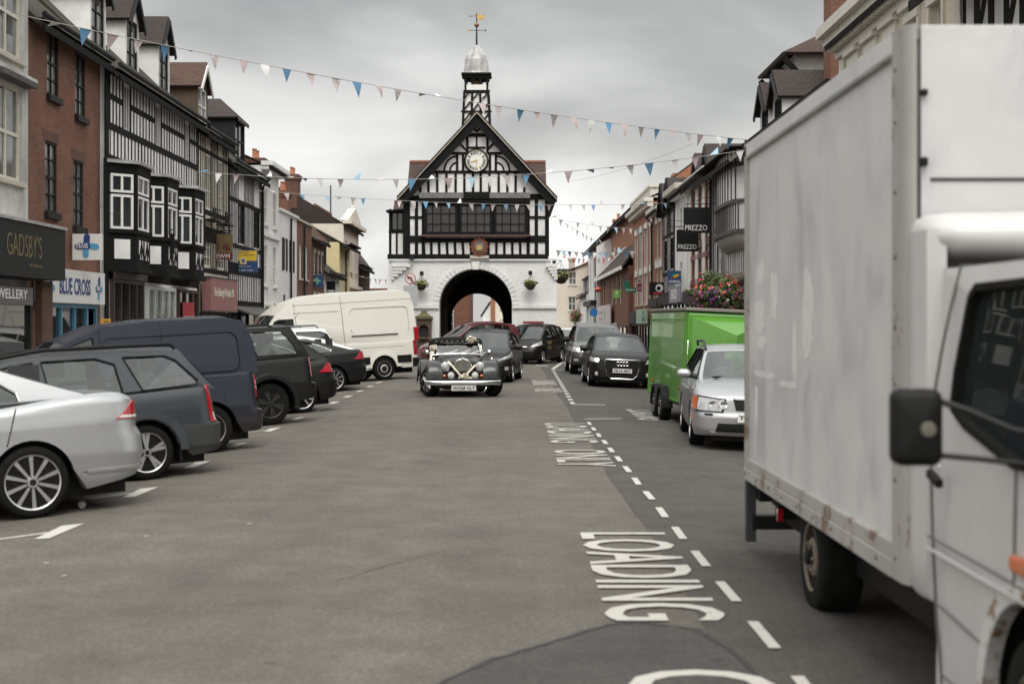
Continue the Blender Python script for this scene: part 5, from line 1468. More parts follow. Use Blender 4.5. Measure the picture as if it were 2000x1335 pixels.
# right hand side
sign_thing('hanging_sign', 'larger black square sign lettered PREZZO, higher and nearer of the two', 1335, 1385, 405, 455, 49.4, BLK, [('PREZZO', WSIGN, .06, .10, .86, .21, .0)], bracket=(1, .6))
sign_thing('hanging_sign', 'smaller black square sign lettered PREZZO, lower and farther of the two', 1321.5, 1364, 448.5, 491, 56.0, BLK, [('PREZZO', WSIGN, .07, .11, .84, .21, .0)], bracket=(-1, .25))
def coral(o, w, h, y):
    for pts, m in (([(-.28, -.12), (.05, -.02), (.28, .10), (.42, .26), (.1, .2), (-.1, .08)], YEL), ([(-.3, -.15), (-.1, .05), (.0, .0), (-.02, -.1), (-.15, -.08)], M('sign_red', (.42, .02, .03), .5)), ([(-.2, .22), (.1, .30), (.4, .28), (.15, .22), (-.05, .12)], M('sign_teal', (.02, .2, .16), .5))):
        k = MB(); k.panel([(a * w, c * h) for a, c in pts], [], wallfn(y - .008, .007), m); k.build('emblem', o)
sign_thing('hanging_sign', 'blue hanging sign lettered CORAL under a yellow flash', 1304, 1330, 528.5, 555, 62.0, NAVYD, [('CORAL', WSIGN, .1, .1, .86, .2, .03)], extra=coral)
def bluelogo(o, w, h, y):
    k = MB(); k.panel(circ(.2 * w, .05 * h, .3 * h, 20), [circ(.16 * w, .02 * h, .17 * h, 16)], wallfn(y - .008, .007), WSIGN); k.build('emblem', o)
    k = MB(); k.box(-.25 * w, w / 2, y - .009, y - .001, -.42 * h, -.3 * h, M('sign_red', (.42, .02, .03), .5)); k.build('emblem', o)
sign_thing('hanging_sign', 'dark blue sign with a pale ring emblem and a red stripe', 1268, 1296, 551, 576, 70.0, BLK, extra=bluelogo)
sign_thing('hanging_sign', 'crimson square sign with faint white lettering', 1244.5, 1258, 553.5, 569, 82.0, RED, [('THE', WSIGN, .2, .5, .5, .16), ('WORKS', WSIGN, .15, .22, .7, .18)], bracket=(1, .4))
sign_thing('hanging_sign', 'wide low dark green sign with white lettering', 1221, 1242.5, 561.5, 571, 84.0, DKG, [('Specsavers', WSIGN, .08, .28, .84, .5, .02)])
sign_thing('hanging_sign', 'small dark green board just above the wide green sign', 1217, 1230, 549, 563, 86.0, DKG, bracket=(1, .5))
def ox(o, w, h, y):
    k = MB(); k.panel(circ(0, .12 * h, .17 * h, 18), [circ(0, .12 * h, .07 * h, 12)], wallfn(y - .008, .007), WSIGN); k.build('emblem', o)
sign_thing('hanging_sign', 'lime green square sign with a white ring emblem', 1198, 1212, 566, 581.5, 89.0, LIME, [('OXFAM', WSIGN, .2, .16, .6, .12)], extra=ox, bracket=(1, .4))
k = sign_thing('cafe_sign', 'white board sign with thin dark script beside the flower display', 1444, 1475, 557, 584, 45.6, WSIGN, [('@f', BLK, .38, .25, .6, .45, -.01)])
# round orange sign hung on the white house
o = thing('hanging_sign', 'orange oval lantern sign on the far white house', 'sign', ((1168 - 1000) * 106 / F, 106, EYE + (HOR - 565) * 106 / F))
mb = MB(); mb.lathe([(0, -.22), (.16, -.17), (.27, 0), (.16, .17), (0, .22)], M('orange_sign', (.42, .07, .02), .5), n=16); mb.tube([(0, 0, .2), (0, 0, .38), (.5, 0, .38)], .02, IRON, 6); mb.build('board', o, smooth=40)
# blue roundel on post
def post_sign(label, px, py, r_px, Y, disc, ringm, draw=None, post=True, zg=0, back=None):
    s = Y / F
    o = thing('traffic_sign', label, 'sign', ((px - 1000) * s, Y, zg)); z = EYE + (HOR - py) * s - zg; r = r_px * s
    mb = MB(); mb.lathe([(0, 0), (r, 0), (r, .012), (0, .012)], ringm, (0, -.05, z), 'y', 32); mb.build('sign_plate', o)
    mb = MB(); mb.lathe([(0, 0), (r * .86, 0), (r * .86, .004), (0, .004)], disc, (0, -.055, z), 'y', 32); mb.build('sign_face', o)
    mb = MB(); mb.tube([(0, 0, 0), (0, 0, z + r * .8)], .038, M('galvanised', (.33, .34, .34), .5, metal=.4, var=.2), 10); mb.build('post', o, smooth=40)
    if draw: draw(o, r, z)
    return o
SRED = M('sign_red', (.42, .02, .03), .5)
def noleft(o, r, z):
    mb = MB(); mb.tube([(.28 * r, -.066, z - .55 * r), (.28 * r, -.066, z + .05 * r), (.1 * r, -.066, z + .22 * r), (-.3 * r, -.066, z + .22 * r)], .10 * r, BLK, 6)
    mb.panel([(-.25 * r, z + .48 * r), (-.25 * r, z - .04 * r), (-.62 * r, z + .22 * r)], [], wallfn(-.075, .012), BLK); mb.build('arrow', o)
    mb = MB(); mb.bar((-.62 * r, -.082, z + .62 * r), (.62 * r, -.082, z - .62 * r), .12 * r, .01, SRED, up=(0, 1, 0)); mb.build('bar', o)
    mb = MB(); w = .32; mb.panel(rrect(-w, w, z - r - 1.02, z - r - .06, .06), [], wallfn(-.06, .02), M('sign_back_grey', (.42, .43, .43), .5, var=.1)); mb.build('lower_plate', o)
post_sign('round no left turn sign with red ring on a post before the market hall', 801.5, 544, 10.8, 64, WSIGN, SRED, noleft, zg=gz(-4.6))
def arrow_dn(o, r, z):
    mb = MB(); mb.bar((.25 * r, -.062, z + .3 * r), (-.2 * r, -.062, z - .25 * r), .1 * r, .01, M('sign_blue_dark', (.01, .06, .22), .5), up=(0, 1, 0)); mb.build('arrow', o)
post_sign('round bright blue sign with a dark rim on a post by the shops', 1159.5, 610, 7.6, 92, M('sign_bright_blue', (.01, .16, .48), .45), NAVYD, arrow_dn)
# yellow notice on the brick pier
o = thing('notice', 'small orange notice fixed at the corner of the brick house', 'notice', (-10.35, 36.2, 1.62)); o.rotation_euler = (0, 0, R(30))
mb = MB(); mb.box(-.13, .13, -.01, .01, -.18, .18, M('notice_orange', (.62, .30, .02), .5)); mb.build('board', o)
mb = MB()
for q in (.10, .02, -.03, -.08): mb.box(-.08 + abs(q) * .3, .08, -.013, -.0105, q, q + .025, BLK)
mb.build('print', o)

# ------------------------------------------------------------------ flowers
LEAF = M('leaf_green', (.055, .085, .022), .6, var=.5, scale=14); LEAF2 = M('leaf_light', (.12, .15, .04), .6, var=.4, scale=14)
def leaves(n, rad, mats, size, shape=1., seed=1, shell=.55, centre=(0, 0, 0)):
    rg = random.Random(seed); mb = MB(); c = Vector(centre)
    for _ in range(n):
        while True:
            d = Vector((rg.uniform(-1, 1), rg.uniform(-1, 1), rg.uniform(-1, 1)))
            if .1 < d.length < 1: break
        d.normalize(); lump = 1 + .22 * math.sin(d.x * 5 + seed) * math.sin(d.y * 4 + 2) + .12 * math.sin(d.z * 9)
        p = d * (rg.uniform(shell, 1) * lump); p = Vector((p.x * rad[0], p.y * rad[1], p.z * rad[2])) + c
        a = Vector((rg.uniform(-1, 1), rg.uniform(-1, 1), rg.uniform(-1, 1))).normalized(); b_ = a.cross(d)
        if b_.length < .05: continue
        b_.normalize(); a = (a + d * .4).normalized()
        s = size * rg.uniform(.6, 1.3)
        mb.add([p - a * s, p + b_ * s * .45 + d * s * .15, p + a * s, p - b_ * s * .45 + d * s * .15], [(0, 1, 2, 3)], rg.choice(mats))
    return mb
def petals(n, rad, mat, size, seed, zr=(-1, 1), centre=(0, 0, 0), half=None):
    rg = random.Random(seed); mb = MB(); c = Vector(centre)
    while n > 0:
        d = Vector((rg.uniform(-1, 1), rg.uniform(-1, 1), rg.uniform(-1, 1)))
        if not .1 < d.length < 1: continue
        d.normalize()
        if not zr[0] <= d.z <= zr[1]: continue
        lump = 1 + .22 * math.sin(d.x * 5 + half) * math.sin(d.y * 4 + 2) + .12 * math.sin(d.z * 9) if half is not None else 1
        p = d * rg.uniform(.95, 1.08) * lump; p = Vector((p.x * rad[0], p.y * rad[1], p.z * rad[2])) + c
        a = d.orthogonal().normalized(); b_ = d.cross(a); s = size * rg.uniform(.7, 1.3); r0 = rg.uniform(0, 6)
        vs = [p + d * s * .25] + [p + (a * math.cos(r0 + k * PI / 5) + b_ * math.sin(r0 + k * PI / 5)) * s * (1 if k % 2 else .62) for k in range(10)]
        mb.add(vs, [(0, k + 1, (k + 1) % 10 + 1) for k in range(10)], mat); n -= 1
    return mb
MAG = M('petunia_magenta', (.32, .02, .16), .6, var=.2, scale=9); PUR = M('petunia_purple', (.16, .05, .22), .6); REDF = M('geranium_red', (.52, .03, .035), .6); ORF = M('flower_orange', (.60, .14, .02), .6); PKF = M('flower_pink', (.52, .14, .24), .6); WHF = M('flower_white', (.6, .58, .55), .6)
fl = thing('flower_tower', 'large bushy display of magenta, red and orange flowers on a post above the green trailer', 'flowers', ((1399 - 1000) * 34 / F, 34, 0))
zc = EYE + (HOR - 575) * 34 / F
mb = MB(); mb.tube([(0, 0, 0), (0, 0, zc + .2)], .05, IRON, 10); mb.lathe([(.1, zc - .5), (.42, zc - .3), (.46, zc), (.44, zc + .02), (.3, zc - .2)], IRON, n=18); mb.build('post', fl, smooth=40)
leaves(3000, (.64, .6, .47), [LEAF, LEAF, LEAF2], .06, seed=3, centre=(0, 0, zc)).build('foliage', fl)['kind'] = 'stuff'
for m, n, s, zr in ((MAG, 95, 3, (-.9, .35)), (PUR, 40, 5, (-.6, .4)), (REDF, 55, 6, (.35, 1)), (ORF, 24, 7, (-.3, .8)), (PKF, 26, 8, (-.5, .9)), (WHF, 8, 9, (-.5, .9))):
    petals(n, (.66, .62, .49), m, .038, s, zr, (0, 0, zc), half=3).build('flowers', fl)['kind'] = 'stuff'
fl = thing('flower_tower', 'small round display of red flowers on a post, far off beside the blue road sign', 'flowers', ((1125 - 1000) * 95 / F, 95, 0))
zc = EYE + (HOR - 618) * 95 / F
mb = MB(); mb.tube([(0, 0, 0), (0, 0, zc)], .06, IRON, 8); mb.build('post', fl)
leaves(700, (.42, .42, .42), [LEAF, LEAF2], .07, seed=5, centre=(0, 0, zc)).build('foliage', fl)['kind'] = 'stuff'
petals(60, (.45, .45, .42), REDF, .055, 2, (-1, 1), (0, 0, zc)).build('flowers', fl)['kind'] = 'stuff'
def hanging_basket(label, px, py, Y, X_wall, sc=1., arm=None, ymat=LEAF2):
    s = Y / F; x = (px - 1000) * s; z = EYE + (HOR - py) * s
    o = thing('hanging_basket', label, 'hanging basket', (x, Y, z), 0, 'hanging baskets on the market hall')
    mb = MB(); mb.lathe([(0, -.26 * sc), (.14 * sc, -.22 * sc), (.24 * sc, -.08 * sc), (.26 * sc, 0), (.2 * sc, -.02)], M('moss_liner', (.05, .038, .022), .95, var=.4, scale=20), n=14); mb.build('basket', o, smooth=50)
    mb = MB()
    for a in (0, 2.1, 4.2): mb.tube([(.24 * sc * math.cos(a), .24 * sc * math.sin(a), 0), (0, 0, .55 * sc)], .008, IRON, 4)
    if arm: mb.tube([(0, 0, .55 * sc), (0, 0, .62 * sc), (arm[0], arm[1], .62 * sc)], .018, IRON, 6); mb.tube([(0, 0, .62 * sc), (arm[0], arm[1], .35 * sc)], .014, IRON, 6); mb.box(arm[0] - .09, arm[0] + .09, arm[1] - .02, arm[1], .5 * sc, .68 * sc, IRON)
    mb.build('bracket', o)
    leaves(420, (.36 * sc, .3 * sc, .17 * sc), [LEAF, ymat], .075 * sc, seed=int(px), centre=(0, 0, .06), shell=.2).build('foliage', o)['kind'] = 'stuff'
    petals(34, (.34 * sc, .3 * sc, .18 * sc), M('flower_yellow', (.48, .36, .10), .6), .035 * sc, int(px), (-.2, 1), (0, 0, .07)).build('flowers', o)['kind'] = 'stuff'
    return o
hanging_basket('hanging basket on the white wall left of the archway', 822.5, 557, HY - .45, 0, 1, (0, .45))
hanging_basket('hanging basket on the white wall right of the archway', 1036, 556, HY - .45, 0, 1, (0, .45))
hanging_basket('bushy hanging basket at the right corner of the market hall', 1096, 541, HY + 3, 0, 1.35, (-.35, 0))
# ================================================================== CARS
RUBBER = M('tyre_rubber', (.009, .009, .009), .9, var=.3, scale=12, bump=.15, bscale=40, spec=.15)
BPL = M('black_plastic', (.009, .009, .0095), .6, var=.2, scale=6, spec=.2)
GPL = M('grey_plastic', (.030, .031, .033), .6, var=.2, scale=5)
CHROME = M('chrome', (.78, .78, .78), .10, metal=1.0)
ALLOY = M('alloy_wheel', (.50, .50, .50), .32, metal=.85, var=.15, scale=8)
STEELW = M('steel_wheel', (.22, .22, .22), .5, metal=.5, var=.3, scale=8)
BLKW = M('black_wheel', (.014, .014, .015), .4)
LENS = M('lamp_lens', (.42, .425, .43), .06, spec=.8, var=.55, scale=11, coat=1)
REDL = M('red_lens', (.36, .006, .016), .12, var=.25, scale=14, coat=1, spec=.7)
AMB = M('amber_lens', (.55, .11, .01), .15, coat=1)
CLRL = M('clear_lens', (.60, .58, .55), .15, coat=1)
LIT = M('lit_lamp', (1, .90, .72), .3, emit=7.)
SEAT = M('seat_fabric', (.035, .035, .037), .9)
SEAM = M('panel_gap', (.006, .006, .006), .8)
PLATEW = M('plate_white', (.62, .62, .59), .5); PLATEY = M('plate_yellow', (.58, .40, .03), .5)
CGL = M_glass_car('car_glass', (.42, .47, .45)); CGLD = M_glass_car('privacy_glass', (.07, .08, .08), .4); CGLC = M_glass_car('clear_glass', (.74, .80, .77), .05); CGLB = M_glass_car('black_glass', (.05, .05, .055), .5, .03, .35)

def smooth01(t): return t * t * (3 - 2 * t)
class Car:
    def __init__(c, S, name, label, cat, mat, group=None):
        c.S = S; c.o = thing(name, label, cat, mat=mat, group=group)
        c.W2 = S['W'] / 2
        c.e = S.get('e', .5); c.cf = S.get('cf', .55); c.cr = S.get('cr', .45)
        c.xF = max(x for z, x in S['xfz']); c.xR = min(x for z, x in S['xrz'])
        c.xcf = c.xF - c.cf; c.xcr = c.xR + c.cr
    def w(c, z): return c.W2 * poly(c.S['wz'], z)
    def ztop(c, x): return smoothpoly(c.S['top'], x)
    def zbot(c, x):
        S = c.S; z = poly(S['bot'], x)
        for xa in S['wx']:
            d = abs(x - xa)
            if d < S['ar']: z = max(z, S['r'] + math.sqrt(S['ar'] ** 2 - d * d) * S.get('ah', 1))
        return z
    def q(c, q, z):
        """perimeter point: 0..1 nose corner, 1..2 flank, 2..3 tail corner"""
        w = c.w(z)
        if q <= 1:
            a = PI / 2 * smooth01(max(0, q)); xf = poly(c.S['xfz'], z)
            return c.xcf + (xf - c.xcf) * max(0, math.cos(a)) ** c.e, w * math.sin(a) ** c.e
        if q < 2:
            return lerp(c.xcf, c.xcr, q - 1), w
        a = PI / 2 * smooth01(min(1, 3 - q)); xr = poly(c.S['xrz'], z)
        return c.xcr + (xr - c.xcr) * max(0, math.cos(a)) ** c.e, w * math.sin(a) ** c.e
    def fy(c, y, z, rear=False):
        w = c.w(z); k = min(1, abs(y) / w); a = math.asin(min(1, k ** (1 / c.e)))
        if rear: return c.xcr + (poly(c.S['xrz'], z) - c.xcr) * max(0, math.cos(a)) ** c.e
        return c.xcf + (poly(c.S['xfz'], z) - c.xcf) * max(0, math.cos(a)) ** c.e
    def sx(c, x, z):
        w = c.w(z)
        if x > c.xcf:
            k = min(1, (x - c.xcf) / max(1e-4, poly(c.S['xfz'], z) - c.xcf)); return w * math.sin(math.acos(min(1, k ** (1 / c.e)))) ** c.e
        if x < c.xcr:
            k = min(1, (x - c.xcr) / min(-1e-4, poly(c.S['xrz'], z) - c.xcr)); return w * math.sin(math.acos(min(1, k ** (1 / c.e)))) ** c.e
        return w
    def body(c, paint, lower=None, lower_z=0, name='body'):
        S = c.S; mb = MB()
        qs = [k / 14 for k in range(15)]
        xs = set(c.xcf + (c.xcr - c.xcf) * k / 16 for k in range(1, 16))
        for xa in S['wx']:
            for k in range(17): xs.add(xa + S['ar'] * math.cos(PI * k / 16) * .9999)
        for s in S.get('xs', ()): xs.add(s)
        xs = sorted([x for x in xs if c.xcr < x < c.xcf], reverse=True)
        xx = [xs[0]]
        for x in xs[1:]:
            if xx[-1] - x > .012: xx.append(x)
        samples = [('q', q) for q in qs] + [('x', x) for x in xx] + [('q', 2 + k / 14) for k in range(15)]
        zmax = max(z for x, z in S['top']) + .02; zmin = min(z for x, z in S['bot'])
        lv = sorted(set([zmin + (zmax - zmin) * k / 15 for k in range(16)] + [z for z, _ in S['wz']] + [z for z, _ in S['xfz']] + [z for z, _ in S['xrz']] + ([lower_z] if lower else [])))
        lv = [z for z in lv if zmin <= z <= zmax]
        def pt(sm, z): return c.q(sm[1], z) if sm[0] == 'q' else (sm[1], c.w(z))
        cols = []
        for sm in samples:
            xn = c.q(sm[1], .6)[0] if sm[0] == 'q' else sm[1]
            zb, zt = c.zbot(xn), c.ztop(xn)
            col = []
            x, y = pt(sm, zb); col.append((x - math.copysign(.03, x) * (sm[0] == 'q'), y - .06 if y > .06 else 0, zb + .004))
            for z in [zb] + [min(max(z, zb), zt) for z in lv] + [zt]:
                x, y = pt(sm, z); d = zt - z
                if d < .08: y *= 1 - S.get('sh', .045) * (1 - d / .08) ** 2
                col.append((x, max(0, y), z))
            xt, yt = col[-1][0], col[-1][1]
            for s in (.96, .86, .7, .45, .22, 0):
                col.append((xt, yt * s, zt + S.get('crown', .03) * (1 - s * s)))
            cols.append(col)
        m = len(cols[0])
        for sg in (1, -1):
            vs = [(x, sg * y, z) for col in cols for x, y, z in col]
            fa, fb = [], []
            for i in range(len(cols) - 1):
                for j in range(m - 1):
                    f = (i * m + j, (i + 1) * m + j, (i + 1) * m + j + 1, i * m + j + 1)
                    f = f if sg > 0 else f[::-1]
                    za = sum(vs[k][2] for k in f) / 4
                    (fb if lower and za < lower_z - .002 and j < m - 7 else fa).append(f)
            mb.add(vs, fa, paint)
            if fb: mb.add(vs, fb, lower)
        o = mb.build(name, c.o, smooth=32, merge=True); c.b = o
        # dark floor lowered to block light under the car, and wheel housings
        u = MB(); x0, x1 = c.xR + .22, c.xF - .22; hw = c.W2 - .27
        u.box(x0, x1, -hw, hw, max(.13, zmin - .08), min(S['r'] * 2, .62), BPL)
        u.box(x0 + .1, x1 - .1, -c.W2 + .08, c.W2 - .08, zmin + .03, zmin + .05, BPL) if False else None
        for xa in S['wx']:
            for sg in (-1, 1):
                ar = S['ar'] + .004
                P = [[(xa + ar * math.cos(PI * k / 16), sg * y, S['r'] + ar * math.sin(PI * k / 16) * S.get('ah', 1)) for k in range(17)] for y in (c.W2 - .045, c.W2 - .33)]
                u.grid(P, BPL); v = len(P[1])
                u.add(P[1] + [(xa + ar, sg * (c.W2 - .33), .18), (xa - ar, sg * (c.W2 - .33), .18)], [tuple(range(v)) + (v + 1, v)], BPL)
        u.build('underbody', c.o)
        return o
    def patch(c, name, corners, mat, kind='q', side=1, off=.006, nu=8, nv=3, parent=None, rear=False, depth=.02, extra=None):
        """panel laid on the body skin; corners (a, z) x4; kind q / x (flank) / y (nose or tail)"""
        mb = extra or MB(); n = 1; G = []
        def P(a, z):
            if kind == 'q': x, y = c.q(a, z); return x, y * side
            if kind == 'x': return a, c.sx(a, z) * side
            return c.fy(a, z, rear), a
        for i in range(nu + 1):
            row = []
            for j in range(nv + 1):
                u, v = i / nu, j / nv
                a = lerp(lerp(corners[0][0], corners[1][0], u), lerp(corners[3][0], corners[2][0], u), v)
                z = lerp(lerp(corners[0][1], corners[1][1], u), lerp(corners[3][1], corners[2][1], u), v)
                x, y = P(a, z); h = .004
                x1, y1 = P(a - h, z); x2, y2 = P(a + h, z)
                t = Vector((x2 - x1, y2 - y1))
                nn = Vector((t.y, -t.x)).normalized() if t.length > 1e-7 else Vector((math.copysign(1, x), 0))
                if nn.dot(Vector((x * .25 if kind == 'x' else x, y))) < 0: nn = -nn
                row.append((Vector((x, y, z)) + Vector((nn.x, nn.y, 0)) * off, Vector((x, y, z)) - Vector((nn.x, nn.y, 0)) * depth))
            G.append(row)
        top = [[p for p, _ in r] for r in G]
        mb.grid(top, mat)
        border = [(0, j) for j in range(nv + 1)] + [(i, nv) for i in range(1, nu + 1)] + [(nu, j) for j in range(nv - 1, -1, -1)] + [(i, 0) for i in range(nu - 1, 0, -1)]
        ring = [G[i][j] for i, j in border]
        mb.add([p for p, _ in ring] + [d for _, d in ring], [(k, (k + 1) % len(ring), (k + 1) % len(ring) + len(ring), k + len(ring)) for k in range(len(ring))], mat)
        if extra is not None: return mb
        return mb.build(name, parent or c.o, smooth=35)
    def cabin(c, paint, out, ia, ic, wb, wr, wins, glass, ws=(.05, .96), rw=(.12, .92), tf=.95, tr=.95, drop=.02, roofm=None, frame=None, rglass=None, bulge=.10, rbulge=.07, wsg=None, rframe=None):
        zb = min(out[0][1], out[-1][1]); zr = max(z for x, z in out)
        xA, xC = out[ia][0], out[ic][0]
        def ys(x, z):
            t = max(0, min(1, (z - zb) / (zr - zb))); y = lerp(wb, wr, t ** 1.25)
            if x > xA: y *= lerp(1, tf, min(1, (x - xA) / max(.01, out[0][0] - xA)))
            if x < xC: y *= lerp(1, tr, min(1, (xC - x) / max(.01, xC - out[-1][0])))
            return y
        c.ys = ys; c.out = out
        mb = MB(); frame = frame or BPL
        for sg in (1, -1):
            fn = lambda u, v, d, sg=sg: (u, sg * (ys(u, v) - .03 * d), v)
            ol = list(out) if sg < 0 else list(out)
            mb.panel(ol, wins, fn, paint)
        # roof skin
        rm = roofm or paint
        st = out[ia:ic + 1]; V = [-1, -.97, -.9, -.75, -.5, -.25, 0, .25, .5, .75, .9, .97, 1]
        dense = []
        for (a, b_), (a2, b2) in zip(st, st[1:]):
            for k in range(4): dense.append((lerp(a, a2, k / 4), lerp(b_, b2, k / 4)))
        dense.append(st[-1])
        mb.grid([[(x, v * ys(x, z), z + .045 * (1 - v * v)) for v in V] for x, z in dense], rm)
        mb.grid([[(x, v * (ys(x, z) - .03), z - .03 + .045 * (1 - v * v)) for v in V] for x, z in dense], BPL, flip=True)
        cb = mb.build('cabin_frame', c.o, smooth=30)
        def screen(seg, tt, nm, bl, gmat, sgn, vmax=.93, fm=None):
            dn = []; tot = [0]
            for (a, b_), (a2, b2) in zip(seg, seg[1:]): tot.append(tot[-1] + math.hypot(a2 - a, b2 - b_))
            def at(t):
                L_ = t * tot[-1]
                for k in range(len(seg) - 1):
                    if L_ <= tot[k + 1] + 1e-9:
                        u = (L_ - tot[k]) / max(1e-9, tot[k + 1] - tot[k]); return lerp(seg[k][0], seg[k + 1][0], u), lerp(seg[k][1], seg[k + 1][1], u)
                return seg[-1]
            def P(t, v, off=0):
                x, z = at(t); k = 1 - v * v
                return (x + sgn * (bl * k * (1 - .75 * t) + off), v * ys(x, z), z + .045 * k * t + off * .5)
            T = [0] + [tt[0] + (tt[1] - tt[0]) * k / 8 for k in range(9)] + [1]
            Vv = [-1] + [-vmax + 2 * vmax * k / 12 for k in range(13)] + [1]
            f = MB(); G = [[P(t, v) for v in Vv] for t in T]; m = len(Vv)
            vs = [p for r in G for p in r]; fs, gs = [], []
            for i in range(len(T) - 1):
                for j in range(m - 1):
                    q = (i * m + j, i * m + j + 1, (i + 1) * m + j + 1, (i + 1) * m + j)
                    if not (1 <= i <= len(T) - 3 and 1 <= j <= m - 3): fs.append(q)
            f.add(vs, fs, fm or paint); fo = f.build(nm + '_frame', c.o, smooth=30)
            g = MB(); g.grid([[P(t, v, -.004) for v in Vv[1:-1]] for t in T[1:-1]], gmat); g.build(nm, c.o, smooth=40)
        screen(out[:ia + 1], ws, 'windscreen', bulge, wsg or glass, 1)
        screen(out[ic:][::-1], rw, 'rear_screen', rbulge, rglass or glass, -1, fm=rframe)
        gl = glass if isinstance(glass, (list, tuple)) else [glass] * len(wins)
        for sg in (1, -1):
            for k, wn in enumerate(wins):
                g = MB(); cx_ = sum(p[0] for p in wn) / len(wn); cz_ = sum(p[1] for p in wn) / len(wn)
                big = [(cx_ + (x - cx_) * 1.02, cz_ + (z - cz_) * 1.03) for x, z in wn]
                tris = tessellate_polygon([[Vector((a, b_, 0)) for a, b_ in big]])
                g.add([(x, sg * (ys(x, z) - .012), z) for x, z in big], [tuple(t) for t in tris], gl[k]); g.build('side_window', c.o)
                # rubber seal round the opening
                s_ = MB(); n = len(wn)
                for i in range(n):
                    a, b_ = wn[i], wn[(i + 1) % n]
                    if math.hypot(a[0] - b_[0], a[1] - b_[1]) > .02: s_.bar((a[0], sg * (ys(*a) + .001), a[1]), (b_[0], sg * (ys(*b_) + .001), b_[1]), .012, .03, frame, up=(0, 1, 0))
                s_.build('window_seal', c.o)
        return cb
    def seats(c, rows=((.25, .62), (-.75, .62)), zb=.45, h=.62):
        mb = MB()
        for x, z in rows:
            for y in (-.37, .37):
                mb.box(x - .5, x + .02, y - .24, y + .24, zb, zb + .14, SEAT)
                mb.slab([(x - .52, y - .23, zb + .1), (x - .72, y - .2, zb + .1 + h), (x - .72, y + .2, zb + .1 + h), (x - .52, y + .23, zb + .1)], .12, SEAT)
                mb.box(x - .80, x - .70, y - .12, y + .12, zb + h + .12, zb + h + .30, SEAT)
        x1 = c.out[0][0]
        mb.box(x1 - .55, x1 - .12, -c.W2 + .22, c.W2 - .22, c.out[0][1] - .25, c.out[0][1] - .03, SEAT)
        mb.lathe([(.18, 0), (.2, .015), (.18, .03)], SEAT, (x1 - .7, -.37, c.out[0][1] + .0), 'x', 16)
        mb.build('seat', c.o)
    def wheel(c, x, sg, r=None, tw=.2, rim=None, spokes=5, style='single', y=None, steer=0, rr=.66, rim_d=.02):
        r = r or c.S['r']; y = (c.W2 - .02) if y is None else y; rim = rim or ALLOY
        w = make_wheel(c.o, r, tw, rim, spokes, style, rr)
        w.location = (x, sg * y, r); w.rotation_euler = (0, 0, (0 if sg > 0 else PI) + steer)
        return w
    def wheels(c, **k):
        for x in c.S['wx']:
            for sg in (1, -1): c.wheel(x, sg, **k)
    def seams(c, xs=(), zlow=.25, lines=(), par=None):
        mb = MB()
        for s in xs:
            zt = c.ztop(s[0] if isinstance(s, tuple) else s)
            pts = s if isinstance(s, tuple) else None
            x0 = x1 = s
            if pts: x0, x1 = pts[0], pts[1]
            for sg in (1, -1): c.patch('', [(x0 - .006, max(zlow, c.zbot(x0) + .02)), (x0 + .006, max(zlow, c.zbot(x0) + .02)), (x1 + .006, zt - .01), (x1 - .006, zt - .01)], SEAM, 'x', sg, .0012, 1, 10, depth=.001, extra=mb)
        for (x0, z0, x1, z1) in lines:
            for sg in (1, -1): c.patch('', [(x0, z0 - .004), (x1, z1 - .004), (x1, z1 + .004), (x0, z0 + .004)], SEAM, 'x', sg, .0012, 12, 1, depth=.001, extra=mb)
        mb.build('panel_gap', c.o)
    def handles(c, xs, z, mat):
        for x in xs:
            for sg in (1, -1): c.patch('door_handle', [(x - .1, z - .018), (x + .1, z - .012), (x + .1, z + .02), (x - .1, z + .016)], mat, 'x', sg, .035, 4, 2)
    def mirror(c, x, z, mat, y=None, s=1.):
        for sg in (1, -1):
            yy = (c.W2 - .04) if y is None else y
            mb = MB(); P = []
            for k in range(7):
                t = k / 6; hh = .085 * s * (1 - .25 * (2 * t - 1) ** 4) * (1 if .05 < t < .95 else .7); dd = .055 * s * (1 if .05 < t < .95 else .6)
                P.append([(x + dd * math.cos(a) * (1.25 if math.cos(a) > 0 else .6), sg * (yy + .02 + .24 * s * t), z + hh * math.sin(a)) for a in [2 * PI * q / 12 for q in range(13)]])
            mb.grid(P, mat, flip=sg < 0); mb.add(P[0][:-1], [tuple(range(12))], mat); mb.add(P[-1][:-1], [tuple(range(12))], mat)
            mb.bar((x + .01, sg * (yy - .10), z - .06), (x + .01, sg * (yy + .08), z - .03), .07, .04, BPL)
            m = mb.build('wing_mirror', c.o, smooth=50)
            g = MB(); g.box(x - .056 * s * .6 - .006, x - .03 * s, sg * (yy + .05), sg * (yy + .24 * s), z - .06 * s, z + .06 * s, M('mirror_glass', (.6, .62, .63), .03, metal=1)); g.build('mirror_glass', m)
    def plate(c, text, z, w=.52, h=.112, rear=False, mat=PLATEW, off=.02, y0=0):
        x = c.fy(.0, z, rear) + (-off if rear else off); sg = -1 if rear else 1
        mb = MB(); mb.box(x - .012 * sg, x, y0 - w / 2, y0 + w / 2, z - h / 2, z + h / 2, mat); o = mb.build('number_plate', c.o, bevel=.003)
        k = MB(); k.text(text, BPL, lambda u, v, d: (x + sg * (.001 + d), y0 - sg * (w * .46 - u) * -1 if False else y0 + sg * (-w * .46 + u), z - h * .33 + v), w * .92, h * .66, depth=.002, bold=.02); k.build('lettering', o)
        return o

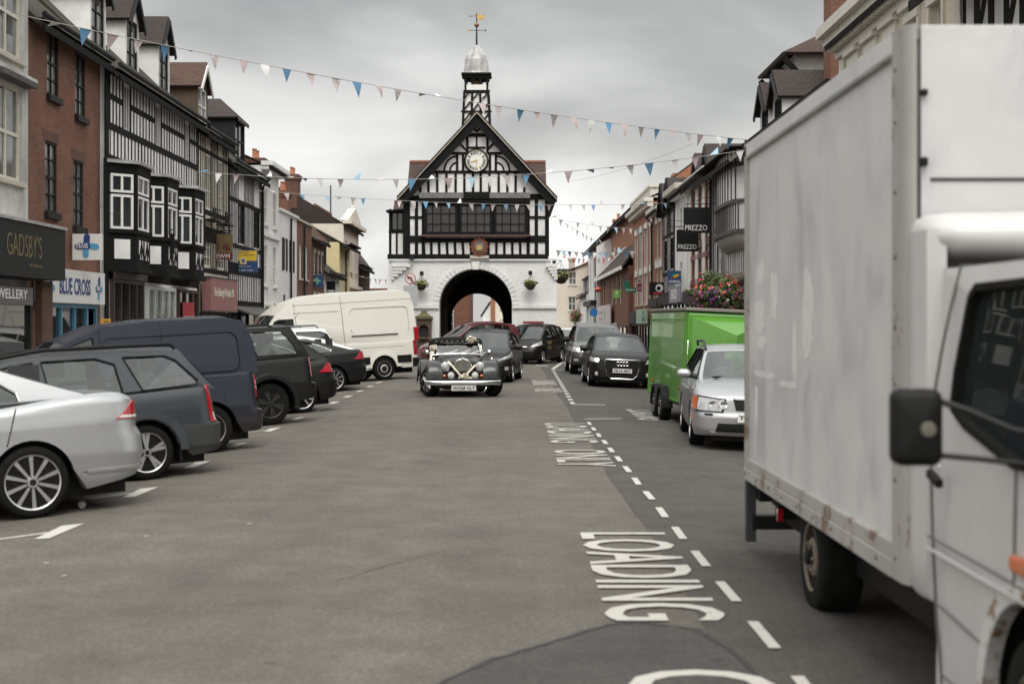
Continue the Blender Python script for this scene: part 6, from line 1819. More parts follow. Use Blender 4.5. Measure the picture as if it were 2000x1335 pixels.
_wheelcache = {}
def make_wheel(par, r, tw, rim, spokes, style, rr):
    key = (r, tw, rim.name, spokes, style, rr)
    if key in _wheelcache:
        w0 = _wheelcache[key]; w = w0.copy(); COL.objects.link(w); w.parent = par
        for ch in w0.children:
            d = ch.copy(); COL.objects.link(d); d.parent = w
        return w
    ri = r * rr
    t = MB()
    t.lathe([(ri, -tw), (r * .93, -tw), (r * .985, -tw + .02), (r, -tw + .05), (r, -.05), (r * .985, -.02), (r * .93, 0), (r * .88, .008), (ri * 1.05, .006), (ri, -.01)], RUBBER, axis='y', n=40)
    w = t.build('wheel', par, smooth=40)
    m = MB()
    m.lathe([(ri * 1.01, -tw + .01), (ri * 1.01, 0), (ri * 1.0, .008), (ri * .95, .002), (ri * .92, -.05), (ri * .9, -tw + .02)], rim, axis='y', n=40)
    m.lathe([(0, -tw * .62), (ri * .91, -tw * .62), (ri * .91, -tw * .58), (0, -tw * .58)], BPL, axis='y', n=24)
    m.lathe([(0, -.10), (ri * .62, -.10), (ri * .62, -.09), (0, -.09)], M('brake_disc', (.12, .11, .10), .5, metal=.6), axis='y', n=24)
    if style == 'steel':
        m.lathe([(ri * .93, -.05), (ri * .80, -.035), (ri * .62, -.02), (ri * .52, .0), (ri * .34, .004), (ri * .30, -.02), (0, -.02)], rim, axis='y', n=40)
        for k in range(12):
            a = 2 * PI * k / 12; m.lathe([(.028, 0), (.028, .004)], BPL, (ri * .72 * math.cos(a), -.032, ri * .72 * math.sin(a)), 'y', 8)
        for k in range(6):
            a = 2 * PI * k / 6; m.lathe([(.014, 0), (.012, .02)], rim, (ri * .42 * math.cos(a), .0, ri * .42 * math.sin(a)), 'y', 6)
        m.lathe([(ri * .22, -.02), (ri * .22, .03), (ri * .16, .04), (0, .04)], BPL, axis='y', n=16)
    elif style == 'wire':
        for k in range(30):
            a = 2 * PI * k / 30; b_ = a + (.5 if k % 2 else -.5)
            m.tube([(ri * .16 * math.cos(b_), .01, ri * .16 * math.sin(b_)), (ri * .95 * math.cos(a), -.05 if k % 4 < 2 else -.01, ri * .95 * math.sin(a))], .006, rim, 4, False)
        m.lathe([(ri * .17, -.08), (ri * .17, .02), (ri * .10, .05), (0, .06)], rim, axis='y', n=16)
    else:
        for k in range(spokes):
            a = 2 * PI * k / spokes + .3
            for da in ((-.13, .13) if style == 'double' else (0,)):
                p = Vector((ri * .16 * math.cos(a + da * .5), -.025, ri * .16 * math.sin(a + da * .5))); q = Vector((ri * .97 * math.cos(a + da), -.012, ri * .97 * math.sin(a + da)))
                d = (q - p).normalized(); sd = d.cross(Vector((0, 1, 0)))
                wa, wb_ = (.030, .042) if style != 'double' else (.016, .024)
                wa *= 5 / max(5, spokes); wb_ *= 5 / max(5, spokes) ** .9
                if style == 'wide': wa, wb_ = .05, .034
                hh = Vector((0, .022, 0))
                vs = [p - sd * wa - hh, p + sd * wa - hh, p + sd * wa * .7 + hh, p - sd * wa * .7 + hh, q - sd * wb_ - hh, q + sd * wb_ - hh, q + sd * wb_ * .7 + hh * .4, q - sd * wb_ * .7 + hh * .4]
                m.add(vs, [(0, 3, 2, 1), (4, 5, 6, 7), (0, 1, 5, 4), (1, 2, 6, 5), (2, 3, 7, 6), (3, 0, 4, 7)], rim)
        m.lathe([(ri * .24, -.05), (ri * .24, -.01), (ri * .19, .008), (0, .01)], rim, axis='y', n=20)
        m.lathe([(ri * .12, .009), (ri * .11, .014), (0, .014)], BPL, axis='y', n=16)
        for k in range(5):
            a = 2 * PI * k / 5; m.lathe([(.012, -.01), (.012, .003)], BPL, (ri * .18 * math.cos(a), .004, ri * .18 * math.sin(a)), 'y', 6)
    m.build('rim', w, smooth=40)
    _wheelcache[key] = w
    return w

def car_matrix(P, heading, slope=None):
    """P on the road, heading angle of travel in plan; body follows the crossfall"""
    X = P[0]
    g = (gz(X + .3) - gz(X - .3)) / .6 if slope is None else slope
    n = Vector((-g, 0, 1)).normalized()
    f = Vector((math.cos(heading), math.sin(heading), 0)); f = (f - n * f.dot(n)).normalized()
    l = n.cross(f)
    return Matrix(((f.x, l.x, n.x, P[0]), (f.y, l.y, n.y, P[1]), (f.z, l.z, n.z, P[2]), (0, 0, 0, 1)))
def park_left(px, py, W, xr, th=30):
    """bay parking on the left: nose towards the kerb; (px, py) is where the near rear tyre meets the road"""
    g = ground_point(px, py); h = PI + R(th)
    f = Vector((math.cos(h), math.sin(h))); l = Vector((-f.y, f.x))
    c = Vector((g.x, g.y)) - l * (W / 2 - .04) - f * xr
    z = -.06 * (-3.4 - c.x)
    return car_matrix((c.x, c.y, z), h, .06)

SILVER = M_paint('silver_paint', (.37, .375, .385), .6, .30, coat=.5)
CHARC = M_paint('charcoal_paint', (.040, .043, .048), .45, .36, coat=.3, spec=.35)
NAVYP = M_paint('navy_paint', (.0125, .0155, .028), .2, .36, dirt=.8, dirtcol=(.040, .032, .026), coat=.2, spec=.3)
BLACKP = M_paint('black_paint', (.0055, .0055, .006), .0, .38, coat=.12, spec=.3)
BLACKP2 = M_paint('dark_grey_paint', (.0095, .0095, .0105), .1, .36, coat=.15, spec=.3)
GREYM = M_paint('grey_metal_paint', (.105, .102, .10), .5, .34, coat=.5)
WHITEV = M_paint('white_van_paint', (.66, .645, .58), 0, .42, coat=.4)
WHITEC = M_paint('white_car_paint', (.70, .71, .72), 0, .4)
MAROON = M_paint('maroon_paint', (.115, .012, .018), .2, .33)
PARK = 'cars parked in the angled bays on the left'

# ---- silver saloon
S = dict(W=1.82, r=.325, ar=.375, wx=(1.355, -1.355), e=.46, cf=.75, cr=.62,
    top=[(-2.44, .90), (-2.37, 1.03), (-2.15, 1.075), (-1.7, 1.06), (-1.0, .99), (.9, .94), (1.2, .95), (1.9, .85), (2.2, .74), (2.32, .62)],
    bot=[(-2.45, .30), (-1.9, .22), (-1.7, .20), (1.7, .19), (2.3, .22)], wz=[(.18, .93), (.30, .975), (.52, 1.0), (.66, .992), (.80, .985), (1.08, .93)],
    xfz=[(.2, 2.2), (.35, 2.32), (.5, 2.33), (.75, 2.2), (1, 2.0)], xrz=[(.2, -2.28), (.34, -2.42), (.5, -2.46), (.66, -2.45), (.74, -2.405), (.93, -2.40), (1.0, -2.40), (1.06, -2.34)], crown=.015, sh=.06)
c = Car(S, 'parked_car', 'silver saloon car with its boot towards the road, nearest in the left row', 'car', park_left(68, 1012, 1.82, -1.355, 30), PARK)
c.body(SILVER)
c.cabin(SILVER, [(1.2, .93), (.25, 1.40), (-.15, 1.465), (-.6, 1.455), (-1.0, 1.40), (-1.92, 1.06)], 1, 4, .83, .58, [[(.98, .985), (.30, 1.36), (-.1, 1.405), (-.3, 1.405), (-.33, 1.0)], [(-.40, 1.0), (-.38, 1.405), (-.75, 1.395), (-1.0, 1.33), (-1.28, 1.13), (-1.30, 1.05)]], CGL, drop=.03, frame=CHROME)
c.seats(); c.wheels(spokes=10, style='single', rim=ALLOY, rr=.76)
c.seams((-.36, .95, (-1.15, -1.25)), lines=((-2.3, .37, -1.8, .37),)); c.handles((-.95, .1), .80, SILVER); c.mirror(.85, 1.0, SILVER)
for sg in (1, -1):
    t = c.patch('tail_light', [(2.24, .825), (2.80, .80), (2.72, .975), (2.50, .985)], REDL, 'q', sg, .012, 10, 4)
    c.patch('lamp_strip', [(2.27, .838), (2.79, .814), (2.79, .838), (2.31, .860)], CLRL, 'q', sg, .016, 10, 1, parent=t)
    c.patch('headlight', [(.45, .62), (1.02, .66), (1.0, .78), (.5, .72)], LENS, 'q', sg, .006)
    c.patch('bumper_trim', [(2.0, .355), (2.9, .36), (2.9, .385), (2.0, .38)], CHROME, 'q', sg, .012, 14, 1)
mb = MB(); mb.lathe([(.0, 0), (.055, .01), (.03, .03), (0, .03)], CHROME, (-2.405, 0, .95), 'x', 14); mb.build('badge', c.o)
c.plate('VX12 LKP', .80, rear=True, mat=PLATEY)

# ---- charcoal estate
S = dict(W=1.70, r=.305, ar=.36, wx=(1.31, -1.31), e=.44, cf=.7, cr=.42,
    top=[(-2.22, .94), (-2.15, .98), (-1, .95), (.9, .91), (1.2, .92), (1.9, .82), (2.15, .68), (2.2, .6)],
    bot=[(-2.25, .27), (-1.8, .22), (1.7, .19), (2.2, .22)], wz=[(.18, .93), (.34, .985), (.55, 1.0), (.75, .99), (1.0, .95)],
    xfz=[(.2, 2.08), (.4, 2.2), (.6, 2.18), (.8, 2.0)], xrz=[(.2, -2.14), (.30, -2.24), (.56, -2.25), (.58, -2.20), (.62, -2.17), (1.0, -2.12)], crown=.01, sh=.03)
c = Car(S, 'parked_car', 'charcoal estate car with roof rails, second in the left row', 'car', park_left(290, 937, 1.70, -1.31, 30), PARK)
c.body(CHARC, GPL, .575)
c.cabin(CHARC, [(1.15, .90), (.35, 1.34), (-.1, 1.43), (-1.2, 1.44), (-1.80, 1.41), (-2.16, .95)], 1, 4, .80, .60, [[(.92, .95), (.38, 1.29), (-.05, 1.36), (-.18, 1.37), (-.24, .97)], [(-.33, .97), (-.27, 1.375), (-.85, 1.375), (-1.05, 1.30), (-1.10, .98)], [(-1.32, .99), (-1.15, 1.37), (-1.62, 1.36), (-1.74, 1.30), (-1.96, 1.06), (-1.93, 1.015)]], CGLC, rw=(.08, .9), tr=.93)
c.seats(); c.wheels(spokes=5, style='double', rr=.72)
c.seams((-.28, .93, (-1.15, -1.05)), lines=((-2.2, .31, -1.72, .31),)); c.handles((-.85, .15), .80, CHARC); c.mirror(.85, .97, CHARC)
for sg in (1, -1):
    t = c.patch('tail_light', [(2.30, .585), (2.72, .585), (2.66, 1.0), (2.35, 1.0)], REDL, 'q', sg, .012, 6, 6)
    c.patch('reverse_lamp', [(2.40, .60), (2.715, .60), (2.70, .69), (2.41, .69)], CLRL, 'q', sg, .016, 6, 2, parent=t)
    c.patch('headlight', [(.45, .6), (1.0, .62), (1.0, .74), (.5, .7)], LENS, 'q', sg)
    mb = MB(); mb.tube([(-1.75, sg * .60, 1.43), (-1.7, sg * .61, 1.485), (-.3, sg * .61, 1.50), (.25, sg * .60, 1.43)], .022, BPL, 8); mb.build('roof_rail', c.o, smooth=40)
    mb = MB(); mb.box(-1.70, -1.68, sg * .62, sg * .83, .17, .44, BPL); mb.build('mudflap', c.o)
    P = []
    mb = MB()
    for k in range(17):
        a = PI * k / 16; x_, z_ = -1.31 + .375 * math.cos(a), .305 + .375 * math.sin(a)
        x2, z2 = -1.31 + .47 * math.cos(a), .305 + .47 * math.sin(a)
        P.append([(x_, sg * .853, z_), (x_, sg * .868, z_), (x2, sg * .856, min(z2, 2)), (x2, sg * .84, z2)])
    mb.grid(P, CHARC); mb.build('wheel_arch', c.o, smooth=40)

# ---- navy van
S = dict(W=1.79, r=.315, ar=.375, wx=(1.34, -1.34), e=.42, cf=.75, cr=.36,
    top=[(-2.06, 1.02), (-1.95, 1.05), (-.5, 1.04), (.9, 1.02), (1.2, 1.02), (1.85, .90), (2.2, .75), (2.3, .62)],
    bot=[(-2.15, .26), (-1.75, .23), (1.7, .2), (2.25, .24)], wz=[(.18, .94), (.35, .985), (.6, 1.0), (.8, .995), (1.05, .965)],
    xfz=[(.2, 2.2), (.4, 2.32), (.6, 2.3), (.9, 2.05)], xrz=[(.2, -2.06), (.28, -2.16), (.52, -2.17), (.55, -2.10), (.6, -2.08), (1.1, -2.05)], crown=.01, sh=.02)
c = Car(S, 'parked_van', 'dirty navy blue panel van with blind sides, third in the left row', 'van', park_left(414, 884, 1.79, -1.34, 31), PARK)
c.body(NAVYP)
c.cabin(NAVYP, [(1.28, 1.0), (.45, 1.58), (.0, 1.75), (-.6, 1.80), (-1.70, 1.80), (-1.93, 1.74), (-2.05, 1.45), (-2.07, 1.03)], 1, 5, .855, .70, [[(1.0, 1.07), (.45, 1.52), (.12, 1.62), (.08, 1.08)]], CGL, rw=(.35, .85), tr=.97, drop=.05, bulge=.14)
c.wheels(spokes=5, style='steel', rim=STEELW)
mb = MB()
def side_press(mb, pts, w=.018, col=SEAM):
    for sg in (1, -1):
        for a, b_ in zip(pts, pts[1:] + pts[:1]):
            mb.bar((a[0], sg * (c.ys(*a) + .0005), a[1]), (b_[0], sg * (c.ys(*b_) + .0005), b_[1]), .006, w, col, up=(0, 1, 0))
rp = rrect(-1.82, .02, 1.06, 1.60, .12)
side_press(mb, rp)
mb.build('panel_gap', c.o)
for sg in (1, -1):
    g = MB(); q = rrect(-1.80, -.75, 1.08, 1.58, .11)
    g.panel(q, [], lambda u, v, d, sg=sg: (u, sg * (c.ys(u, v) + .004 - d * .01), v), NAVYP); g.build('side_panel', c.o)
c.seams((.02, 1.0, -.80), lines=((-1.9, 1.0, .0, 1.0),)); c.handles((-.6, .2), .92, BPL); c.mirror(1.0, 1.1, NAVYP)
mb = MB()
for sg in (1, -1): mb.bar((.03, sg * (c.ys(.03, 1.05) + .001), 1.05), (.03, sg * (c.ys(.03, 1.7) + .001), 1.72), .006, .012, SEAM, up=(0, 1, 0)); mb.bar((-.78, sg * (c.ys(-.78, 1.05) + .001), 1.05), (-.78, sg * (c.ys(-.78, 1.78) + .001), 1.78), .006, .012, SEAM, up=(0, 1, 0))
mb.build('panel_gap', c.o)
for sg in (1, -1):
    t = c.patch('tail_light', [(2.42, .70), (2.82, .70), (2.80, 1.01), (2.42, 1.01)], REDL, 'q', sg, .014, 6, 5)
    for z0 in (.80, .875): c.patch('reverse_lamp', [(2.43, z0), (2.81, z0), (2.81, z0 + .05), (2.43, z0 + .05)], CLRL, 'q', sg, .018, 5, 1, parent=t)
    c.patch('headlight', [(.45, .66), (1.0, .68), (1.0, .86), (.5, .8)], LENS, 'q', sg)
c.patch('fuel_flap', [(-1.75, .62), (-1.55, .62), (-1.55, .82), (-1.75, .82)], NAVYP, 'x', 1, .004)

# ---- black off-roader
S = dict(W=1.81, r=.36, ar=.43, wx=(1.28, -1.28), e=.40, cf=.6, cr=.36,
    top=[(-2.12, 1.10), (-2.0, 1.12), (0, 1.08), (.9, 1.06), (1.3, 1.06), (1.9, 1.0), (2.15, .88), (2.22, .75)],
    bot=[(-2.2, .44), (-1.8, .36), (-1.72, .32), (1.72, .32), (2.2, .42)], wz=[(.3, .95), (.5, .985), (.7, 1.0), (1.1, .96)],
    xfz=[(.3, 2.12), (.5, 2.22), (.8, 2.2), (1.0, 2.1)], xrz=[(.3, -2.12), (.45, -2.22), (.66, -2.22), (.69, -2.13), (1.1, -2.10)], crown=.01, sh=.02)
c = Car(S, 'parked_car', 'black off road car with big black wheels, fourth in the left row', 'car', park_left(530, 830, 1.81, -1.28, 30), PARK)
c.body(BLACKP, BPL, .52)
c.cabin(BLACKP, [(1.25, 1.05), (.5, 1.54), (.2, 1.63), (-1.0, 1.66), (-1.78, 1.66), (-2.08, 1.12)], 1, 4, .85, .70, [[(1.0, 1.12), (.52, 1.48), (.2, 1.56), (-.02, 1.57), (-.06, 1.12)], [(-.15, 1.12), (-.11, 1.575), (-.62, 1.585), (-.80, 1.47), (-.92, 1.13)], [(-1.12, 1.18), (-1.0, 1.59), (-1.60, 1.59), (-1.80, 1.35), (-1.86, 1.18)]], CGLC, rw=(.1, .9), tr=.95)
c.seats(zb=.65); c.wheels(spokes=6, style='double', rim=BLKW, tw=.23)
c.seams((-.1, .98, (-1.0, -.98)), lines=()); c.handles((-.75, .2), .95, BLACKP); c.mirror(1.0, 1.12, BLACKP)
for sg in (1, -1):
    t = c.patch('tail_light', [(2.45, .78), (2.85, .78), (2.80, 1.10), (2.45, 1.10)], REDL, 'q', sg, .014, 6, 5)
    c.patch('headlight', [(.4, .78), (1.0, .8), (1.0, .98), (.45, .96)], LENS, 'q', sg)
    mb = MB(); P = []
    for xa in (1.28, -1.28):
        P = []
        for k in range(17):
            a = -.25 + (PI + .5) * k / 16
            P.append([(xa + q_ * math.cos(a), sg * y_, .36 + q_ * math.sin(a)) for q_, y_ in ((.425, .86), (.43, .955), (.49, .955), (.535, .90))])
        mb = MB(); mb.grid(P, BPL); mb.build('wheel_arch', c.o, smooth=40)
    mb = MB(); mb.tube([(-1.5, sg * .62, 1.65), (-1.4, sg * .64, 1.71), (.05, sg * .64, 1.71), (.2, sg * .63, 1.63)], .02, BPL, 8); mb.build('roof_rail', c.o, smooth=40)
    mb = MB(); mb.box(-1.80, -1.77, sg * .64, sg * .88, .22, .5, BPL); mb.build('mudflap', c.o)
mb = MB(); mb.tube([(.3, -.5, 1.74), (.05, -.52, 2.0)], .006, BPL, 5); mb.build('aerial', c.o)
mb = MB(); mb.box(-.99, -.92, .905, .912, 1.06, 1.09, GOLD); mb.build('badge', c.o)

# ---- black hatchback
S = dict(W=1.80, r=.315, ar=.37, wx=(1.3, -1.3), e=.46, cf=.7, cr=.55,
    top=[(-2.1, .92), (-2.02, 1.0), (-1.5, .99), (0, .94), (.9, .92), (1.2, .92), (1.9, .82), (2.15, .68), (2.2, .6)],
    bot=[(-2.15, .27), (-1.75, .22), (1.7, .19), (2.2, .22)], wz=[(.18, .93), (.34, .985), (.55, 1.0), (.75, .99), (1.0, .93)],
    xfz=[(.2, 2.08), (.4, 2.2), (.6, 2.18), (.8, 2.0)], xrz=[(.2, -2.04), (.34, -2.15), (.58, -2.16), (.66, -2.09), (1.0, -2.0)], crown=.01, sh=.05)
c = Car(S, 'parked_car', 'glossy black hatchback with a red tail lamp, fifth in the left row', 'car', park_left(592, 806, 1.80, -1.3, 30), PARK)
c.body(BLACKP)
c.cabin(BLACKP, [(1.15, .91), (.3, 1.36), (-.15, 1.45), (-.8, 1.44), (-1.50, 1.33), (-1.98, .99)], 1, 4, .83, .58, [[(.92, .97), (.34, 1.31), (-.1, 1.38), (-.2, 1.38), (-.25, .98)], [(-.34, .98), (-.3, 1.385), (-.8, 1.37), (-1.1, 1.26), (-1.35, 1.10), (-1.30, 1.03)]], CGL, rw=(.12, .85), tr=.9, frame=CHROME)
c.seats(); c.wheels(spokes=10, rr=.74); c.seams((-.3, .93, (-1.2, -1.3))); c.handles((-.9, .15), .8, BLACKP); c.mirror(.85, .97, BLACKP)
mb = MB(); mb.slab([(-1.5, -.53, 1.38), (-1.72, -.50, 1.34), (-1.72, .50, 1.34), (-1.5, .53, 1.38)][::-1], .04, BLACKP); mb.build('spoiler', c.o, bevel=.01)
for sg in (1, -1): c.patch('tail_light', [(2.05, .76), (2.80, .74), (2.75, .92), (2.30, .93)], REDL, 'q', sg, .014, 8, 4); c.patch('headlight', [(.45, .6), (1.0, .62), (1.0, .74), (.5, .7)], LENS, 'q', sg)

# ---- black four door saloon
S2 = dict(S); S2.update(W=1.83, wx=(1.38, -1.38), cr=.6, top=[(-2.38, .9), (-2.3, 1.02), (-2.0, 1.05), (-1.6, 1.04), (0, .96), (.9, .93), (1.3, .93), (2.0, .82), (2.25, .68), (2.3, .6)], bot=[(-2.4, .28), (-1.8, .22), (1.8, .19), (2.3, .22)], xfz=[(.2, 2.2), (.4, 2.32), (.6, 2.3), (.8, 2.1)], xrz=[(.2, -2.28), (.34, -2.4), (.58, -2.41), (.66, -2.36), (.95, -2.34), (1.05, -2.30)])
c = Car(S2, 'parked_car', 'black sporting saloon with chromed window line and broad red lamps, sixth in the left row', 'car', park_left(655, 765, 1.83, -1.38, 30), PARK)
c.body(BLACKP2)
c.cabin(BLACKP2, [(1.2, .92), (.3, 1.30), (-.15, 1.385), (-.6, 1.38), (-1.05, 1.32), (-2.0, 1.03)], 1, 4, .84, .56, [[(.95, .98), (.34, 1.25), (-.1, 1.32), (-.25, 1.325), (-.3, .99)], [(-.38, .99), (-.34, 1.325), (-.75, 1.31), (-1.1, 1.21), (-1.38, 1.09), (-1.36, 1.03)]], CGL, rw=(.1, .9), tr=.93, frame=CHROME)
c.seats(); c.wheels(spokes=10, rr=.76); c.seams((-.34, .95, (-1.2, -1.35))); c.handles((-.9, .1), .82, BLACKP2); c.mirror(.85, .98, BLACKP2)
for sg in (1, -1): c.patch('tail_light', [(2.10, .80), (2.90, .80), (2.85, .98), (2.35, 1.0)], REDL, 'q', sg, .014, 8, 4); c.patch('headlight', [(.45, .6), (1.0, .62), (1.0, .74), (.5, .7)], LENS, 'q', sg)
c.plate('BX61 OFE', .72, rear=True, mat=PLATEY)
# ---- white fastback behind it
c = Car(S2, 'parked_car', 'white fastback car mostly hidden behind the black sporting saloon', 'car', park_left(650, 761, 1.83, -1.38, 30), PARK)
c.body(WHITEC)
c.cabin(WHITEC, [(1.2, .92), (.3, 1.38), (-.15, 1.47), (-.7, 1.46), (-1.3, 1.36), (-2.15, 1.04)], 1, 4, .84, .58, [[(.95, .98), (.34, 1.33), (-.1, 1.40), (-.25, 1.405), (-.3, .99)], [(-.38, .99), (-.34, 1.405), (-.8, 1.39), (-1.2, 1.27), (-1.5, 1.10), (-1.45, 1.03)]], CGLD, rw=(.12, .9), tr=.93)
c.seats(); c.wheels(spokes=10, rr=.74)
for sg in (1, -1): c.patch('tail_light', [(2.10, .80), (2.90, .80), (2.85, .98), (2.35, 1.0)], REDL, 'q', sg, .014, 8, 4)
# ---- white people carrier
S = dict(W=1.82, r=.325, ar=.38, wx=(1.35, -1.35), e=.42, cf=.7, cr=.40,
    top=[(-2.15, 1.03), (-2.05, 1.06), (0, 1.0), (1.0, 1.0), (1.4, 1.0), (2.0, .86), (2.2, .72), (2.25, .6)], bot=[(-2.2, .28), (-1.8, .23), (1.7, .2), (2.25, .24)], wz=[(.18, .94), (.35, .985), (.6, 1.0), (1.05, .96)],
    xfz=[(.2, 2.15), (.4, 2.26), (.6, 2.24), (.9, 2.0)], xrz=[(.2, -2.1), (.3, -2.2), (.6, -2.2), (.65, -2.14), (1.1, -2.1)], crown=.01, sh=.02)
c = Car(S, 'parked_car', 'tall white people carrier with roof bars, in front of the white van', 'car', park_left(620, 758.3, 1.82, -1.35, 30), PARK)
c.body(WHITEC)
c.cabin(WHITEC, [(1.4, 1.0), (.5, 1.53), (.1, 1.64), (-.9, 1.68), (-1.75, 1.64), (-2.12, 1.06)], 1, 4, .85, .66, [[(1.1, 1.06), (.54, 1.47), (.1, 1.56), (-.05, 1.57), (-.1, 1.07)], [(-.18, 1.07), (-.12, 1.57), (-.8, 1.58), (-.95, 1.08)], [(-1.02, 1.08), (-.88, 1.585), (-1.6, 1.57), (-1.78, 1.5), (-2.0, 1.14), (-1.95, 1.09)]], CGLD, rw=(.1, .92), tr=.94, rframe=BPL)
c.seats(zb=.6); c.wheels(spokes=8); c.seams((-.14, 1.0, -1.0))
for sg in (1, -1):
    c.patch('tail_light', [(2.3, .82), (2.8, .82), (2.75, 1.05), (2.4, 1.05)], REDL, 'q', sg, .014, 8, 4)
    mb = MB(); mb.tube([(-1.6, sg * .58, 1.68), (-1.5, sg * .6, 1.75), (-.1, sg * .6, 1.76), (.2, sg * .58, 1.66)], .022, M('rail_blue_grey', (.09, .10, .13), .4), 8); mb.build('roof_rail', c.o, smooth=40)
mb = MB(); mb.tube([(-.9, .1, 1.72), (-1.25, .1, 2.15)], .006, BPL, 5); mb.build('aerial', c.o)

# ---- big white panel van
S = dict(W=1.99, r=.345, ar=.40, wx=(1.83, -1.83), e=.36, cf=.75, cr=.30,
    top=[(-2.95, 1.16), (1.2, 1.16), (1.9, 1.16), (2.3, 1.10), (2.75, .98), (2.95, .8)], bot=[(-3.05, .34), (-2.3, .34), (2.2, .26), (2.9, .28)], wz=[(.2, .95), (.4, .985), (.7, 1.0), (1.2, .985)],
    xfz=[(.2, 2.82), (.4, 2.96), (.7, 2.95), (1.1, 2.75)], xrz=[(.2, -2.98), (.3, -3.06), (.50, -3.06), (.52, -3.0), (1.2, -2.97)], crown=.01, sh=.01)
c = Car(S, 'parked_van', 'big white high roofed panel van at the far end of the left row', 'van', park_left(752, 742, 1.99, -1.83, 27), PARK)
c.body(WHITEV)
c.cabin(WHITEV, [(2.2, 1.14), (1.42, 2.12), (1.0, 2.44), (.4, 2.62), (-.6, 2.68), (-2.6, 2.68), (-2.84, 2.60), (-2.94, 2.2), (-2.98, 1.15)], 1, 6, .985, .80, [[(1.95, 1.26), (1.48, 1.93), (1.35, 1.98), (.92, 1.98), (.88, 1.26)]], CGLD, ws=(.02, .98), rw=(.3, .8), tr=.98, tf=.93, bulge=.2, rbulge=.02, rglass=WHITEV)
c.wheels(spokes=5, style='steel', rim=M('steel_wheel_light', (.36, .36, .35), .5, metal=.4, var=.25), tw=.22, rr=.66)
mb = MB()
for sg in (1, -1):
    def ln(a, b_, w=.014, m=SEAM, t=.006):
        n = max(1, int(abs(b_[1] - a[1]) / .2) + 1)
        for k in range(n):
            p = (lerp(a[0], b_[0], k / n), lerp(a[1], b_[1], k / n)); q_ = (lerp(a[0], b_[0], (k + 1) / n), lerp(a[1], b_[1], (k + 1) / n))
            mb.bar((p[0], sg * (c.ys(*p) + .001), p[1]), (q_[0], sg * (c.ys(*q_) + .001), q_[1]), t, w, m, up=(0, 1, 0))
    G2 = M('van_crease', (.42, .41, .37), .5)
    ln((.82, 1.18), (.85, 2.45)); ln((-.62, 1.18), (-.60, 2.6), .012)
    for a, b_ in zip(rrect(-2.72, -.85, 1.45, 2.2, .14)[:], rrect(-2.72, -.85, 1.45, 2.2, .14)[1:]): 
        if not (a[1] < 1.5 and b_[1] < 1.5): ln(a, b_, .018, G2)
    ln((-2.9, 2.42), (.9, 2.38), .02, G2); ln((.9, 2.15), (-.5, 2.15), .016, G2)
    ln((-2.35, 1.38), (-.85, 1.38), .035, BPL, .02)
mb.build('panel_gap', c.o)
c.seams(((.82, .82), (-.62, -.62)), lines=((-2.9, 1.0, 1.9, 1.0),))
for sg in (1, -1):
    t = c.patch('tail_light', [(2.05, .72), (2.9, .72), (2.9, 1.15), (2.05, 1.15)], REDL, 'q', sg, .016, 12, 5)
    mb = MB(); mb.box(-3.0, -2.86, sg * .90, sg * 1.0, 1.15, 1.55, REDL); mb.build('tail_light', c.o, bevel=.01)
    for a, b_ in ((-2.72, -2.26), (-1.38, 1.38)): c.patch('side_moulding', [(a, .50), (b_, .50), (b_, .72), (a, .72)], BPL, 'x', sg, .025, 10, 2)
    c.patch('bumper_corner', [(2.0, .36), (2.98, .36), (2.98, .62), (2.0, .62)], BPL, 'q', sg, .022, 10, 2)
    mb = MB(); P = []
    for k in range(17):
        a = .1 + (PI - .2) * k / 16
        P.append([(-1.83 + q_ * math.cos(a), sg * y_, .345 + q_ * math.sin(a)) for q_, y_ in ((.405, .985), (.41, 1.015), (.60, .99))])
    mb.grid(P, WHITEV); mb.build('wheel_arch', c.o, smooth=40)
c.mirror(1.75, 1.35, BPL, s=1.3)
mb = MB(); mb.tube([(1.0, -.1, 2.36), (1.15, -.1, 2.5)], .012, BPL, 5); mb.build('aerial', c.o)

# ================================================================== oncoming cars
def heading_car(px, py, dx, dY, rz):
    """front of the car stands at ground pixel (px, py); rz turns it from straight towards the camera"""
    g = ground_point(px, py)
    h = -PI / 2 + R(rz)
    f = Vector((math.cos(h), math.sin(h)))
    return g, h, f
def oncoming(px, py, xfront, rz, flat=None):
    g, h, f = heading_car(px, py, 0, 0, rz)
    cpos = Vector((g.x, g.y)) - f * xfront
    return car_matrix((cpos.x, cpos.y, gz(cpos.x) if flat is None else flat), h, None)
QUEUE = 'cars queuing out of the archway'
BAYR = 'vehicles standing in the bays on the right'
